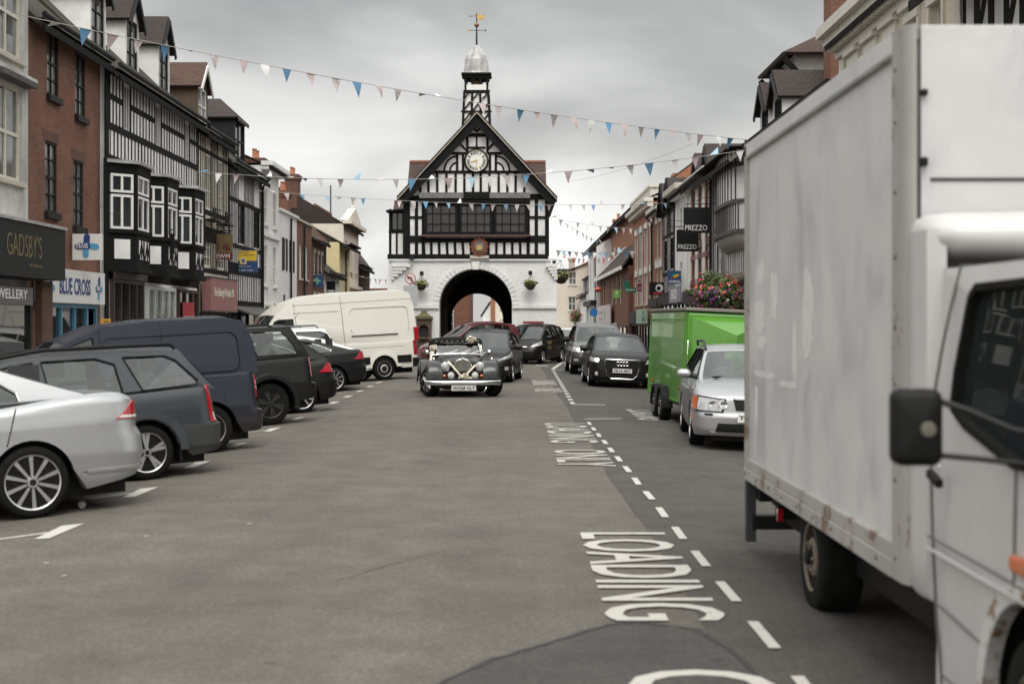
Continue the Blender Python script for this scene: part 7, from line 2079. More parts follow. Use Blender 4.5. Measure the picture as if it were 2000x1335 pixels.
# ---- black small hatchback behind the roadster
S = dict(W=1.72, r=.30, ar=.355, wx=(1.24, -1.24), e=.50, cf=.85, cr=.5,
    top=[(-1.9, .95), (0, .93), (.8, .94), (1.15, .96), (1.6, .90), (1.85, .80), (1.98, .62)], bot=[(-1.95, .25), (1.6, .18), (2.0, .2)], wz=[(.16, .93), (.32, .985), (.55, 1.0), (.75, .985), (1.0, .92)],
    xfz=[(.16, 1.93), (.28, 2.0), (.45, 2.0), (.6, 1.96), (.8, 1.84), (1, 1.6)], xrz=[(.2, -1.88), (.35, -1.95), (.8, -1.93), (1.0, -1.88)], crown=.05, sh=.05)
def small_hatch(S, name, label, cat, mat, paint, group, lights=True):
    c = Car(S, name, label, cat, mat, group); c.body(paint)
    c.cabin(paint, [(1.2, .94), (.35, 1.40), (-.05, 1.47), (-.8, 1.47), (-1.5, 1.38), (-1.88, .96)], 1, 4, .80, .57, [[(.95, 1.0), (.38, 1.35), (0, 1.40), (-.2, 1.405), (-.24, 1.0)], [(-.32, 1.0), (-.28, 1.405), (-.85, 1.39), (-1.25, 1.25), (-1.2, 1.05)]], CGL, bulge=.2, tf=.93, frame=BPL)
    c.seats(); c.wheels(spokes=5, style='wide'); c.seams((-.28, .9)); c.mirror(.82, 1.0, paint)
    return c
c = small_hatch(S, 'car', 'black hatchback following close behind the vintage roadster', 'car', oncoming(938, 748, 2.0, -6), BLACKP2, QUEUE)
for sg in (1, -1):
    t = c.patch('headlight', [(.30, .64), (.88, .75), (.85, .88), (.42, .73)], LENS, 'q', sg, .01, 10, 4)
    c.patch('fog_lamp', [(.46, .36), (.58, .36), (.58, .46), (.46, .46)], LENS, 'q', sg, .008, 5, 3)
mb = MB(); mb.lathe([(0, .012), (.05, .008), (.05, -.02)], CHROME, (1.90, 0, .74), 'x', 16); mb.build('badge', c.o)
c.patch('grille', [(-.62, .20), (.62, .20), (.5, .46), (-.5, .46)], BPL, 'y', off=.006, nu=14)
c.patch('upper_grille', [(-.5, .60), (.5, .60), (.46, .635), (-.46, .635)], BPL, 'y', off=.006, nu=14)
c.plate('KY58 HNZ', .44, off=.03, y0=0)
mb = MB(); mb.tube([(.2, 0, 1.47), (.0, 0, 1.62)], .006, BPL, 5); mb.build('aerial', c.o)
# ---- maroon car across the arch
S3 = dict(S); S3.update(W=1.76, wx=(1.3, -1.3), xfz=[(.16, 2.15), (.3, 2.22), (.5, 2.2), (.8, 2.0)], xrz=[(.2, -2.0), (.35, -2.1), (.8, -2.08), (1, -2.02)], top=[(-2.0, .98), (0, .95), (.8, .94), (1.2, .95), (1.8, .84), (2.1, .70), (2.2, .62)], bot=[(-2.1, .25), (1.7, .18), (2.2, .2)])
c = Car(S3, 'car', 'maroon car turning out of the archway behind the black hatchback', 'car', oncoming(826, 712, 2.2, -62), QUEUE); c.body(MAROON)
c.cabin(MAROON, [(1.2, .94), (.3, 1.56), (-.1, 1.70), (-.9, 1.72), (-1.7, 1.62), (-2.0, 1.0)], 1, 4, .82, .62, [[(.95, 1.0), (.34, 1.50), (0, 1.61), (-.2, 1.63), (-.24, 1.0)], [(-.32, 1.0), (-.28, 1.63), (-1.0, 1.63), (-1.4, 1.55), (-1.5, 1.05)]], CGL, bulge=.18, tf=.94)
c.seats(zb=.55); c.wheels(spokes=7); c.mirror(.85, 1.03, MAROON)
for sg in (1, -1): c.patch('headlight', [(.28, .62), (.8, .66), (.78, .80), (.33, .74)], LENS, 'q', sg, .01)
mb = MB(); mb.tube([(.2, 0, 1.6), (.02, 0, 1.76)], .006, BPL, 5); mb.build('aerial', c.o)
# ---- black people carrier taxi
S4 = dict(S); S4.update(W=1.80, r=.315, ar=.37, wx=(1.32, -1.32), xfz=[(.16, 2.05), (.3, 2.12), (.5, 2.12), (.65, 2.06), (.85, 1.9), (1.05, 1.6)], xrz=[(.2, -2.05), (.35, -2.15), (.8, -2.12), (1.1, -2.05)], top=[(-2.05, 1.06), (0, 1.02), (.9, 1.02), (1.25, 1.03), (1.75, .95), (2.0, .82), (2.1, .68)], bot=[(-2.1, .26), (1.7, .19), (2.1, .2)])
c = Car(S4, 'car', 'black people carrier with gold lettering on its doors, right of the archway', 'car', oncoming(1010, 711, 2.1, -19), QUEUE)
c.body(BLACKP)
c.cabin(BLACKP, [(1.3, 1.01), (.4, 1.52), (0, 1.61), (-.9, 1.62), (-1.75, 1.52), (-2.04, 1.06)], 1, 4, .84, .62, [[(1.0, 1.08), (.44, 1.46), (.05, 1.54), (-.15, 1.545), (-.2, 1.08)], [(-.28, 1.08), (-.23, 1.545), (-.95, 1.54), (-1.05, 1.08)], [(-1.12, 1.08), (-1.02, 1.53), (-1.5, 1.48), (-1.72, 1.2)]], CGL, bulge=.22, tf=.92)
c.seats(zb=.6); c.wheels(spokes=5, style='wide'); c.seams((-.24, .95, -1.05)); c.mirror(.95, 1.08, BLACKP)
for sg in (1, -1): c.patch('headlight', [(.30, .70), (.92, .80), (.88, .97), (.40, .82)], LENS, 'q', sg, .01, 10, 4)
c.patch('grille', [(-.42, .62), (.42, .62), (.36, .74), (-.36, .74)], BPL, 'y', off=.006); c.patch('grille_bar', [(-.40, .70), (.40, .70), (.38, .735), (-.38, .735)], CHROME, 'y', off=.012)
c.patch('lower_grille', [(-.6, .24), (.6, .24), (.52, .40), (-.52, .40)], BPL, 'y', off=.006, nu=14)
c.plate('VU60', .50, w=.3, off=.02)
for q, tt in enumerate(('K&M', 'CARS')):
    mb = MB(); mb.text(tt, GOLD, lambda u, v, d: (.75 - u, c.sx(.75 - u, .7) + .004 + d, .80 - .2 * q + v), .5, .13, bold=.02); mb.build('lettering', c.o)
mb = MB(); mb.box(-.10, .06, -.45, .45, 1.665, 1.76, M('roof_sign_red', (.22, .03, .04), .4)); mb.build('roof_sign', c.o, bevel=.02)
# ---- pale car further back
c = small_hatch(S, 'car', 'pale silver hatchback farthest back on the right, beyond the grey off roader', 'car', oncoming(1113, 707, 2.0, 0), WHITEC, QUEUE)
for sg in (1, -1): c.patch('headlight', [(.28, .62), (.82, .70), (.8, .84), (.38, .74)], LENS, 'q', sg, .01)
c.patch('grille', [(-.62, .22), (.62, .22), (.5, .42), (-.5, .42)], BPL, 'y', off=.006, nu=14); c.patch('upper_grille', [(-.4, .56), (.4, .56), (.36, .64), (-.36, .64)], BPL, 'y', off=.006, nu=14)
c.plate('WP09 TRV', .48, off=.02)
# ---- grey big off roader with lit ring lamps
S5 = dict(W=1.93, r=.37, ar=.43, wx=(1.46, -1.46), e=.46, cf=.7, cr=.5,
    top=[(-2.35, 1.10), (0, 1.08), (1.0, 1.08), (1.35, 1.09), (1.9, 1.04), (2.25, .95), (2.38, .8)], bot=[(-2.4, .38), (1.8, .30), (2.4, .34)], wz=[(.28, .93), (.45, .985), (.7, 1.0), (1.1, .95)],
    xfz=[(.25, 2.3), (.4, 2.4), (.6, 2.4), (.85, 2.34), (1.0, 2.2)], xrz=[(.3, -2.35), (.5, -2.44), (1.1, -2.36)], crown=.045, sh=.04)
c = Car(S5, 'car', 'grey off road car with lit headlamps, behind the black car with the ringed badge', 'car', oncoming(1172, 734, 2.4, 1), BAYR)
c.body(GREYM, GPL, .60)
c.cabin(GREYM, [(1.35, 1.07), (.5, 1.58), (.1, 1.69), (-.9, 1.71), (-1.85, 1.62), (-2.3, 1.12)], 1, 4, .88, .66, [[(1.05, 1.14), (.54, 1.53), (.15, 1.62), (-.1, 1.625), (-.15, 1.15)], [(-.24, 1.15), (-.2, 1.625), (-1.0, 1.62), (-1.2, 1.15)], [(-1.28, 1.15), (-1.1, 1.615), (-1.7, 1.56), (-1.95, 1.22)]], CGL, bulge=.2, tf=.93)
c.seats(zb=.7); c.wheels(spokes=5, style='double', tw=.25); c.seams((-.2, 1.0)); c.mirror(1.0, 1.15, BPL, s=1.15)
for sg in (1, -1):
    t = c.patch('headlight', [(.24, .74), (.80, .78), (.76, .93), (.3, .90)], LENS, 'q', sg, .01, 10, 4)
    for yy in (.56, .72):
        mb = MB(); mb.lathe([(.065, 0), (.065, .012), (.035, .012), (.035, 0)], LIT, (c.fy(yy, .84) + .005, sg * yy, .835), 'x', 16); mb.build('lamp_ring', t)
    c.patch('kidney_grille', [(sg * .06, .72), (sg * .36, .72), (sg * .33, .88), (sg * .08, .88)], BPL, 'y', off=.008)
    c.patch('fog_lamp', [(.42, .46), (.58, .46), (.58, .54), (.42, .54)], LENS, 'q', sg, .008, 5, 3)
    mb = MB(); mb.tube([(-1.6, sg * .66, 1.66), (-1.5, sg * .68, 1.74), (.0, sg * .68, 1.76), (.25, sg * .66, 1.68)], .02, CHROME, 8); mb.build('roof_rail', c.o, smooth=40)
c.patch('lower_grille', [(-.6, .34), (.6, .34), (.55, .5), (-.55, .5)], BPL, 'y', off=.008, nu=14); c.plate('BX57 RDL', .57, off=.02)
# ---- black small car with four-ring badge
S6 = dict(S); S6.update(W=1.74, r=.31, ar=.36, wx=(1.23, -1.23), cf=.6, e=.46, xfz=[(.16, 1.9), (.28, 1.97), (.5, 1.97), (.75, 1.95), (.85, 1.86), (1.0, 1.7)], top=[(-1.9, .95), (0, .94), (.8, .95), (1.1, .97), (1.6, .93), (1.88, .86), (1.95, .78)], crown=.03)
c = Car(S6, 'car', 'black small car with a wide framed grille and four ring badge, behind the green trailer', 'car', oncoming(1214, 758, 1.97, 1), BAYR)
c.body(BLACKP)
c.cabin(BLACKP, [(1.15, .95), (.35, 1.35), (-.05, 1.425), (-.8, 1.425), (-1.5, 1.33), (-1.88, .96)], 1, 4, .80, .57, [[(.92, 1.01), (.38, 1.30), (0, 1.36), (-.3, 1.365), (-.34, 1.01)], [(-.42, 1.01), (-.38, 1.365), (-.9, 1.34), (-1.25, 1.2), (-1.2, 1.05)]], CGLC, bulge=.2, tf=.93)
c.seats(); c.wheels(spokes=5, style='wide'); c.seams((-.36, .9)); c.mirror(.82, 1.02, BLACKP)
gr = c.patch('grille', [(-.40, .28), (.40, .28), (.48, .74), (-.48, .74)], BPL, 'y', off=.006, nu=12, nv=6)
mb = MB(); pts = [(-.30, .25), (.30, .25), (.41, .36), (.48, .70), (.44, .76), (-.44, .76), (-.48, .70), (-.41, .36)]
mb.tube([(c.fy(y, z) + .014, y, z) for y, z in pts + pts[:1]], .011, CHROME, 6); mb.build('grille_frame', gr, smooth=50)
for k in range(4):
    mb = MB(); cy_ = -.12 + .08 * k
    mb.tube([(c.fy(cy_, .66) + .02, cy_ + .052 * math.cos(a), .655 + .052 * math.sin(a)) for a in [2 * PI * q / 20 for q in range(21)]], .006, CHROME, 6); mb.build('badge_ring', gr, smooth=50)
for sg in (1, -1):
    t = c.patch('headlight', [(.38, .66), (.86, .72), (.82, .83), (.44, .77)], LENS, 'q', sg, .01, 10, 4)
    mb = MB(); mb.lathe([(.0, .012), (.045, .008), (.05, 0)], LIT, (c.fy(.68, .73) + .012, sg * .68, .735), 'x', 14); mb.build('lamp_bulb', t) if sg < 0 else None
    c.patch('side_intake', [(.38, .28), (.64, .30), (.62, .48), (.40, .44)], BPL, 'q', sg, .006, 6, 3)
    mb = MB(); mb.lathe([(.0, .012), (.05, .008), (.055, 0)], LENS, (c.fy(.68, .36) + .01, sg * .68, .37), 'x', 14); mb.build('fog_lamp', c.o)
c.patch('lower_lip', [(-.6, .17), (.6, .17), (.58, .20), (-.58, .20)], GPL, 'y', off=.012, nu=14)
c.plate('VE14 AKY', .465, off=.035)
# ---- silver estate beside the truck
S7 = dict(W=1.72, r=.305, ar=.355, wx=(1.28, -1.28), e=.46, cf=.62, cr=.45,
    top=[(-2.15, .95), (0, .92), (.9, .92), (1.2, .93), (1.8, .85), (2.1, .76), (2.2, .66)], bot=[(-2.2, .25), (1.7, .19), (2.2, .21)], wz=[(.16, .93), (.32, .985), (.55, 1.0), (.75, .985), (1.0, .93)],
    xfz=[(.16, 2.12), (.28, 2.21), (.46, 2.22), (.52, 2.19), (.75, 2.15), (.9, 2.0)], xrz=[(.2, -2.15), (.35, -2.25), (.8, -2.22), (1, -2.15)], crown=.045, sh=.05)
c = Car(S7, 'car', 'silver estate car parked between the white truck and the green trailer', 'car', oncoming(1475, 884, 2.2, -4), BAYR)
c.body(SILVER)
c.cabin(SILVER, [(1.2, .92), (.4, 1.33), (0, 1.405), (-1.0, 1.41), (-1.75, 1.38), (-2.15, .97)], 1, 4, .80, .57, [[(.95, .98), (.43, 1.28), (.05, 1.345), (-.15, 1.35), (-.2, .98)], [(-.28, .98), (-.24, 1.35), (-.85, 1.35), (-.95, .99)], [(-1.02, .99), (-.92, 1.35), (-1.55, 1.335), (-1.85, 1.05)]], CGLC, bulge=.2, tf=.92)
c.seats(); c.wheels(spokes=7, rr=.7); c.seams((-.24, .9)); c.handles((-.8, .2), .78, SILVER); c.mirror(.85, 1.0, SILVER, s=.8)
for sg in (1, -1):
    c.patch('headlight_surround', [(.25, .525), (.64, .53), (.62, .75), (.23, .715)], BPL, 'q', sg, .007, 8, 4)
    t = c.patch('headlight', [(.27, .54), (.60, .55), (.58, .73), (.25, .70)], LENS, 'q', sg, .012, 8, 4)
    c.patch('indicator', [(.62, .55), (.90, .57), (.87, .74), (.60, .73)], AMB, 'q', sg, .013, 5, 3, parent=t)
    for yy in (.45, .60):
        mb = MB(); mb.lathe([(.06, 0), (.055, .008), (.02, .002), (0, .0)], CHROME, (c.fy(yy, .63) + .012, sg * yy, .63), 'x', 14); mb.build('reflector', t)
    c.patch('side_reflector', [(.74, .42), (.90, .42), (.90, .47), (.74, .47)], AMB, 'q', sg, .01, 4, 2)
    mb = MB(); mb.tube([(-1.6, sg * .60, 1.40), (-1.5, sg * .62, 1.47), (.1, sg * .62, 1.48), (.36, sg * .60, 1.36)], .02, GPL, 8); mb.build('roof_rail', c.o, smooth=40)
    c.patch('washer_jet', [(.36, .485), (.46, .485), (.46, .51), (.36, .51)], BPL, 'q', sg, .02, 3, 2)
c.patch('grille', [(-.28, .56), (.28, .56), (.32, .72), (-.32, .72)], BPL, 'y', off=.01); c.patch('grille_frame', [(-.30, .71), (.30, .71), (.32, .735), (-.32, .735)], CHROME, 'y', off=.02)
c.patch('lower_grille', [(-.55, .26), (.55, .26), (.52, .38), (-.52, .38)], BPL, 'y', off=.008, nu=14); c.patch('lower_lip', [(-.62, .22), (.62, .22), (.62, .25), (-.62, .25)], SILVER, 'y', off=.03, nu=14)
c.plate('T418 JOV', .46, off=.03)
for s_ in (-.3, .3):
    mb = MB(); mb.bar((1.22, s_ - .25, .975), (1.03, s_ + .28, 1.02), .02, .02, BPL); mb.build('wiper', c.o)
# ================================================================== VINTAGE ROADSTER
rg = ground_point(905, 776)
rh = -PI / 2 + R(7)
rm = car_matrix((rg.x - math.cos(rh) * 1.75, rg.y - math.sin(rh) * 1.75, 0), rh, 0)
ro = thing('roadster', 'vintage black wedding roadster with cream ribbons and flowers, driving towards the camera', 'car', mat=rm)
RPSHEEN = M_paint('roadster_sheen_black', (.022, .0225, .024), .2, .32, coat=.3, spec=.4); RPB = M_paint('roadster_black', (.0055, .0055, .006), .0, .32, coat=.15, spec=.3)  # bonnet and wings: grey reflections put into the black as lighter paint
HOODM = M('soft_top_cloth', (.010, .010, .0105), .9, bump=.2, bscale=120, spec=.1); IVORY = M('cream_ribbon', (.70, .65, .53), .6, var=.1, scale=8)
# tub and bonnet
mb = MB(); P = []
for x, w, zb, zs, zt in ((1.52, .22, .42, .70, .84), (1.45, .28, .40, .74, .875), (1.2, .36, .36, .78, .90), (.6, .50, .30, .84, .955), (.25, .58, .28, .88, .985)):
    row = []
    for k in range(17):
        v = -1 + k / 8; a = abs(v)
        y = w * (min(1, a * 1.6) if a < .625 else 1) * math.copysign(1, v) if a > 0 else 0
        z = zt - (zt - zs) * min(1, a / .625) ** 3.2 if a <= .625 else lerp(zs, zb, (a - .625) / .375)
        row.append((x, y, z))
    P.append(row)
mb.grid(P, RPSHEEN, flip=True)
for k in range(9):
    for sg in (1, -1):
        x = .45 + .09 * k; w = lerp(.54, .34, (x - .4) / .9)
        mb.bar((x, sg * (w + .006), .70), (x + .02, sg * (w + .006), .50), .02, .018, RPB, up=(0, 1, 0))
mb.build('bonnet', ro, smooth=40)
mb = MB()
P = [[(x, sg * w, z) for sg, w, z in ((-1, wl, .22), (-1, wm, .6), (-1, wt, zt), (1, wt, zt), (1, wm, .6), (1, wl, .22))] for x, wl, wm, wt, zt in ((.28, .54, .58, .55, .86), (-.3, .60, .66, .64, .83), (-.9, .58, .64, .62, .84), (-1.6, .45, .52, .50, .80), (-1.95, .36, .42, .38, .62))]
mb.grid(P, RPB, flip=True); mb.add(P[-1], [tuple(range(6))], RPB)
mb.box(-1.6, 1.4, -.42, .42, .17, .34, BPL)
mb.build('body', ro, smooth=40)
# front and rear wings
def wing(profile, yi, yo, mat, name, sg):
    mb = MB(); P = []
    for x, z, wk in profile:
        row = []
        for k in range(11):
            t = k / 10; y = lerp(yi, yo, t)
            crown = -.018 * (2 * t - 1) ** 2 * 2 if t < .5 else -.02 * ((t - .5) * 2) ** 2 - .10 * max(0, (t - .82) / .18) ** 2
            row.append((x, sg * y, z + crown * wk))
        row.append((x, sg * (yo - .004), z - .13 * wk - .02)); row.append((x - .0, sg * (yo - .02), z - .16 * wk - .02))
        P.append(row)
    mb.grid(P, mat, flip=sg < 0)
    mb.grid([[(x, y * .985, z - .02) for x, y, z in r] for r in P], BPL, flip=sg > 0)
    # inner valance
    mb.add([(x, sg * yi, z) for x, z, _ in profile] + [(x, sg * yi, .3) for x, z, _ in profile], [(k, k + 1, k + 1 + len(profile), k + len(profile)) for k in range(len(profile) - 1)], mat)
    return mb.build(name, ro, smooth=45)
for sg in (1, -1):
    wing([(1.70, .42, .6), (1.69, .56, .8), (1.62, .70, 1), (1.50, .79, 1), (1.32, .84, 1), (1.1, .82, 1), (.9, .74, 1), (.65, .60, 1), (.4, .46, .8), (.15, .36, .5), (-.15, .31, .3), (-.5, .30, .3)], .46, .85, RPSHEEN, 'front_wing', sg)
    wing([(-.55, .34, .5), (-.65, .55, 1), (-.85, .73, 1), (-1.12, .80, 1), (-1.4, .76, 1), (-1.65, .62, 1), (-1.85, .42, .8), (-1.92, .3, .5)], .52, .86, RPSHEEN, 'rear_wing', sg)
# radiator: curved slatted grille
mb = MB(); gx = lambda z: 1.60 - .10 * max(0, z - .42)
shape = [(.215 * math.copysign(abs(math.cos(a)) ** .75, math.cos(a)), .62 + .24 * math.sin(a) if math.sin(a) > 0 else .62 + .20 * math.sin(a)) for a in [2 * PI * k / 36 for k in range(36)]]
mb.panel(shape, [], lambda u, v, d: (gx(v) - .05 - d * .03 - u * u * .6, u, v), BPL)
mb.tube([(gx(v) - u * u * .6, u, v) for u, v in shape + shape[:1]], .016, CHROME, 6)
g = mb.build('radiator_grille', ro, smooth=50)
mb = MB(); SLAT = M('grille_slat', (.50, .51, .42), .3, metal=.5)
for k in range(15):
    u = -.185 + .37 * k / 14
    top = .62 + .235 * math.sqrt(max(0, 1 - (abs(u) / .215) ** 2.6)); bt = .62 - .195 * math.sqrt(max(0, 1 - (abs(u) / .215) ** 2.6))
    pts = [(gx(lerp(bt, top, q / 6)) + .006 - u * u * .6, u, lerp(bt, top, q / 6)) for q in range(7)]
    mb.tube(pts, .0055, SLAT, 5)
mb.build('grille_slats', g, smooth=50)
mb = MB(); mb.lathe([(0, .012), (.035, .01), (.04, -.01)], CHROME, (1.575, 0, .87), 'x', 14); mb.build('badge', ro)
# lamps
for sg in (1, -1):
    mb = MB(); mb.lathe([(.02, -.20), (.075, -.14), (.105, -.06), (.112, .0), (.108, .012), (.098, .015)], CHROME, (1.60, sg * .40, .70), 'x', 24)
    h = mb.build('headlight', ro, smooth=40)
    mb = MB(); mb.lathe([(.098, .013), (.08, .03), (.045, .042), (0, .046)], LENS, (1.60, sg * .40, .70), 'x', 24); mb.build('lens', h, smooth=60)
    mb = MB(); mb.lathe([(.02, -.10), (.06, -.07), (.082, .0), (.078, .012), (.068, .014)], CHROME, (1.70, sg * .275, .50), 'x', 20); mb.tube([(1.66, sg * .275, .42), (1.66, sg * .275, .36)], .014, CHROME, 6)
    h = mb.build('spot_lamp', ro, smooth=40)
    mb = MB(); mb.lathe([(.068, .013), (.05, .022), (0, .028)], M('spot_lens', (.55, .56, .50), .1, coat=1, var=.3, scale=20), (1.70, sg * .275, .50), 'x', 20); mb.build('lens', h, smooth=60)
    mb = MB(); mb.lathe([(.04, -.06), (.042, 0), (.03, .02), (0, .026)], AMB, (1.66, sg * .43, .485), 'x', 14); mb.build('indicator', ro, smooth=50)
    mb = MB(); mb.tube([(1.62, sg * .66, .86), (1.60, sg * .67, .90)], .02, CHROME, 8); mb.build('side_lamp', ro, smooth=50)
# bumper, plate, valance
mb = MB(); P = []
for k in range(15):
    y = -.86 + 1.72 * k / 14; x = 1.86 - .16 * (y / .86) ** 4
    P.append([(x + .028 * math.cos(a) - .01, y, .335 + .052 * math.sin(a)) for a in [PI / 2 - PI * q / 8 for q in range(9)]] )
mb.grid(P, CHROME, flip=False); mb.grid([[(x - .012, y, z) for x, y, z in (r[0], r[-1])] for r in P], CHROME); mb.build('bumper', ro, smooth=50)
mb = MB(); mb.box(1.5, 1.72, -.45, .45, .36, .43, RPB); mb.box(1.3, 1.6, -.62, .62, .20, .42, BPL); mb.box(1.35, 1.62, -.44, .44, .42, .60, RPB); mb.build('front_valance', ro, bevel=.01)
mb = MB(); mb.box(1.862, 1.874, -.28, .28, .16, .275, PLATEW); p = mb.build('number_plate', ro, bevel=.003)
k = MB(); k.text('W258 VLT', BPL, lambda u, v, d: (1.875 + d, -.255 + u, .18 + v), .51, .076, depth=.002, bold=.02); k.build('lettering', p)
mb = MB(); mb.tube([(1.80, .52, .24), (1.84, .50, .18), (1.82, .46, .14)], .014, CHROME, 8); mb.build('towing_eye', ro, smooth=50)
# windscreen frame and glass
sx0, sz0, sx1, sz1 = .30, .93, .10, 1.22
mb = MB()
fr = [(sx0, -.60, sz0), (sx1, -.555, sz1), (sx1, .555, sz1), (sx0, .60, sz0)]
mb.tube(fr, .016, CHROME, 8); mb.tube([(sx0 + .05, -.60, sz0), (sx0 + .09, -.3, sz0 + .035), (sx0 + .10, 0, sz0 + .045), (sx0 + .09, .3, sz0 + .035), (sx0 + .05, .60, sz0)], .018, CHROME, 8)
for yy in (-.25, .05, .33): mb.tube([(sx0 + .10, yy, sz0 + .05), (sx0 + .0, yy + .24, sz0 + .12)], .007, CHROME, 5)
wf = mb.build('windscreen_frame', ro, smooth=50)
mb = MB(); mb.grid([[(sx0, -.59, sz0), (sx0, .59, sz0)], [(sx1, -.55, sz1 - .01), (sx1, .55, sz1 - .01)]], CGLC); mb.build('windscreen', ro)
# soft top
mb = MB(); P = []
for x, w, z, r_ in ((.16, .575, 1.215, .05), (.06, .60, 1.30, .08), (-.2, .63, 1.345, .10), (-.6, .64, 1.34, .12), (-.95, .62, 1.25, .14), (-1.15, .58, 1.02, .14), (-1.25, .55, .84, .10)):
    P.append([(x, -w - .02, min(z - .33, .92)), (x, -w, z - r_), (x, -w + r_ * .5, z - r_ * .25), (x, -w * .5, z + .01), (x, 0, z + .02), (x, w * .5, z + .01), (x, w - r_ * .5, z - r_ * .25), (x, w, z - r_), (x, w + .02, min(z - .33, .92))])
mb.grid(P[1:], HOODM, flip=True); mb.grid([P[0][1:-1], P[1][1:-1]], HOODM, flip=True)
st = mb.build('soft_top', ro, smooth=50)
mb = MB()
for k in range(9):
    y = -.50 + 1.0 * k / 8; mb.lathe([(.014, 0), (.012, .010), (0, .014)], CHROME, (.125, y, 1.258 - .02 * abs(y) ** 4), 'x', 8)
mb.build('hood_stud', st)
mb = MB()
for yy in (-.35, .35):
    mb.box(-.95, -.8, yy - .2, yy + .2, .5, 1.12, M('red_leather', (.16, .02, .02), .6)); mb.box(-.8, -.35, yy - .2, yy + .2, .45, .58, M('red_leather', (.16, .02, .02), .6))
mb.box(.15, .25, -.55, .55, .75, .92, M('walnut_dash', (.12, .05, .02), .4)); mb.lathe([(.17, 0), (.19, .015), (.17, .03)], BPL, (-.0, -.33, .92), 'x', 18); mb.build('seat', ro)
# ribbons and flower bows
def rib(pts, w=.05):
    P = []
    for i, p in enumerate(pts):
        p = Vector(p); d = (Vector(pts[min(i + 1, len(pts) - 1)]) - Vector(pts[max(0, i - 1)])).normalized(); n = d.cross(Vector((1, 0, .35))).normalized() * w / 2
        P.append([p - n, p + n])
    mb = MB(); mb.grid(P, IVORY); mb.build('ribbon', ro)
for sg in (1, -1):
    rib([(1.66, .03 * sg, .47), (1.655, .12 * sg, .57), (1.64, .22 * sg, .67), (1.62, .29 * sg, .74)] if sg > 0 else [(1.66, -.03, .47), (1.655, -.14, .60), (1.63, -.27, .75), (1.5, -.33, .82)], .042)
rib([(.22, -.60, 1.16), (.34, -.64, .95), (.42, -.66, .72)], .06); rib([(.24, -.57, 1.14), (.34, -.60, .92)], .05); rib([(.17, .50, 1.20), (.24, .53, 1.1), (.30, .55, .98)], .03); rib([(1.64, -.1, .46), (1.64, .3, .44)], .04)
def bow(cx, cy, cz, s, seed):
    rg_ = random.Random(seed); m = MB()
    for _ in range(34):
        d = Vector((rg_.uniform(-.4, 1), rg_.uniform(-1, 1), rg_.uniform(-1, 1))).normalized(); p = Vector((cx, cy, cz)) + d * s * rg_.uniform(.4, 1)
        a = d.orthogonal().normalized(); b_ = d.cross(a); q = s * rg_.uniform(.3, .5)
        m.add([p + a * q * math.cos(t) + b_ * q * math.sin(t) + d * (q * .4 if k % 2 else 0) for k, t in enumerate([2 * PI * j / 8 for j in range(8)])] + [p - d * q * .2], [(j, (j + 1) % 8, 8) for j in range(8)], IVORY)
    m.build('flower_bow', ro)
bow(1.70, .04, .47, .085, 1); bow(.15, .30, 1.29, .085, 2); bow(.12, .40, 1.30, .06, 4); bow(.26, -.59, 1.10, .09, 3)
# mirrors and wheels
for sg in (1, -1):
    mb = MB(); mb.tube([(.32, sg * .60, .98), (.36, sg * .70, 1.0)], .008, CHROME, 6); mb.lathe([(0, .05), (.04, .04), (.06, 0), (.055, -.006)], CHROME, (.36, sg * .74, 1.0), 'x', 14); mb.build('wing_mirror', ro, smooth=50)
for x, st_ in ((1.22, R(26)), (-1.18, 0)):
    for sg in (1, -1):
        w = make_wheel(ro, .335, .19, CHROME, 0, 'wire', .66); w.location = (x, sg * .80, .335); w.rotation_euler = (0, 0, (0 if sg > 0 else PI) + st_)

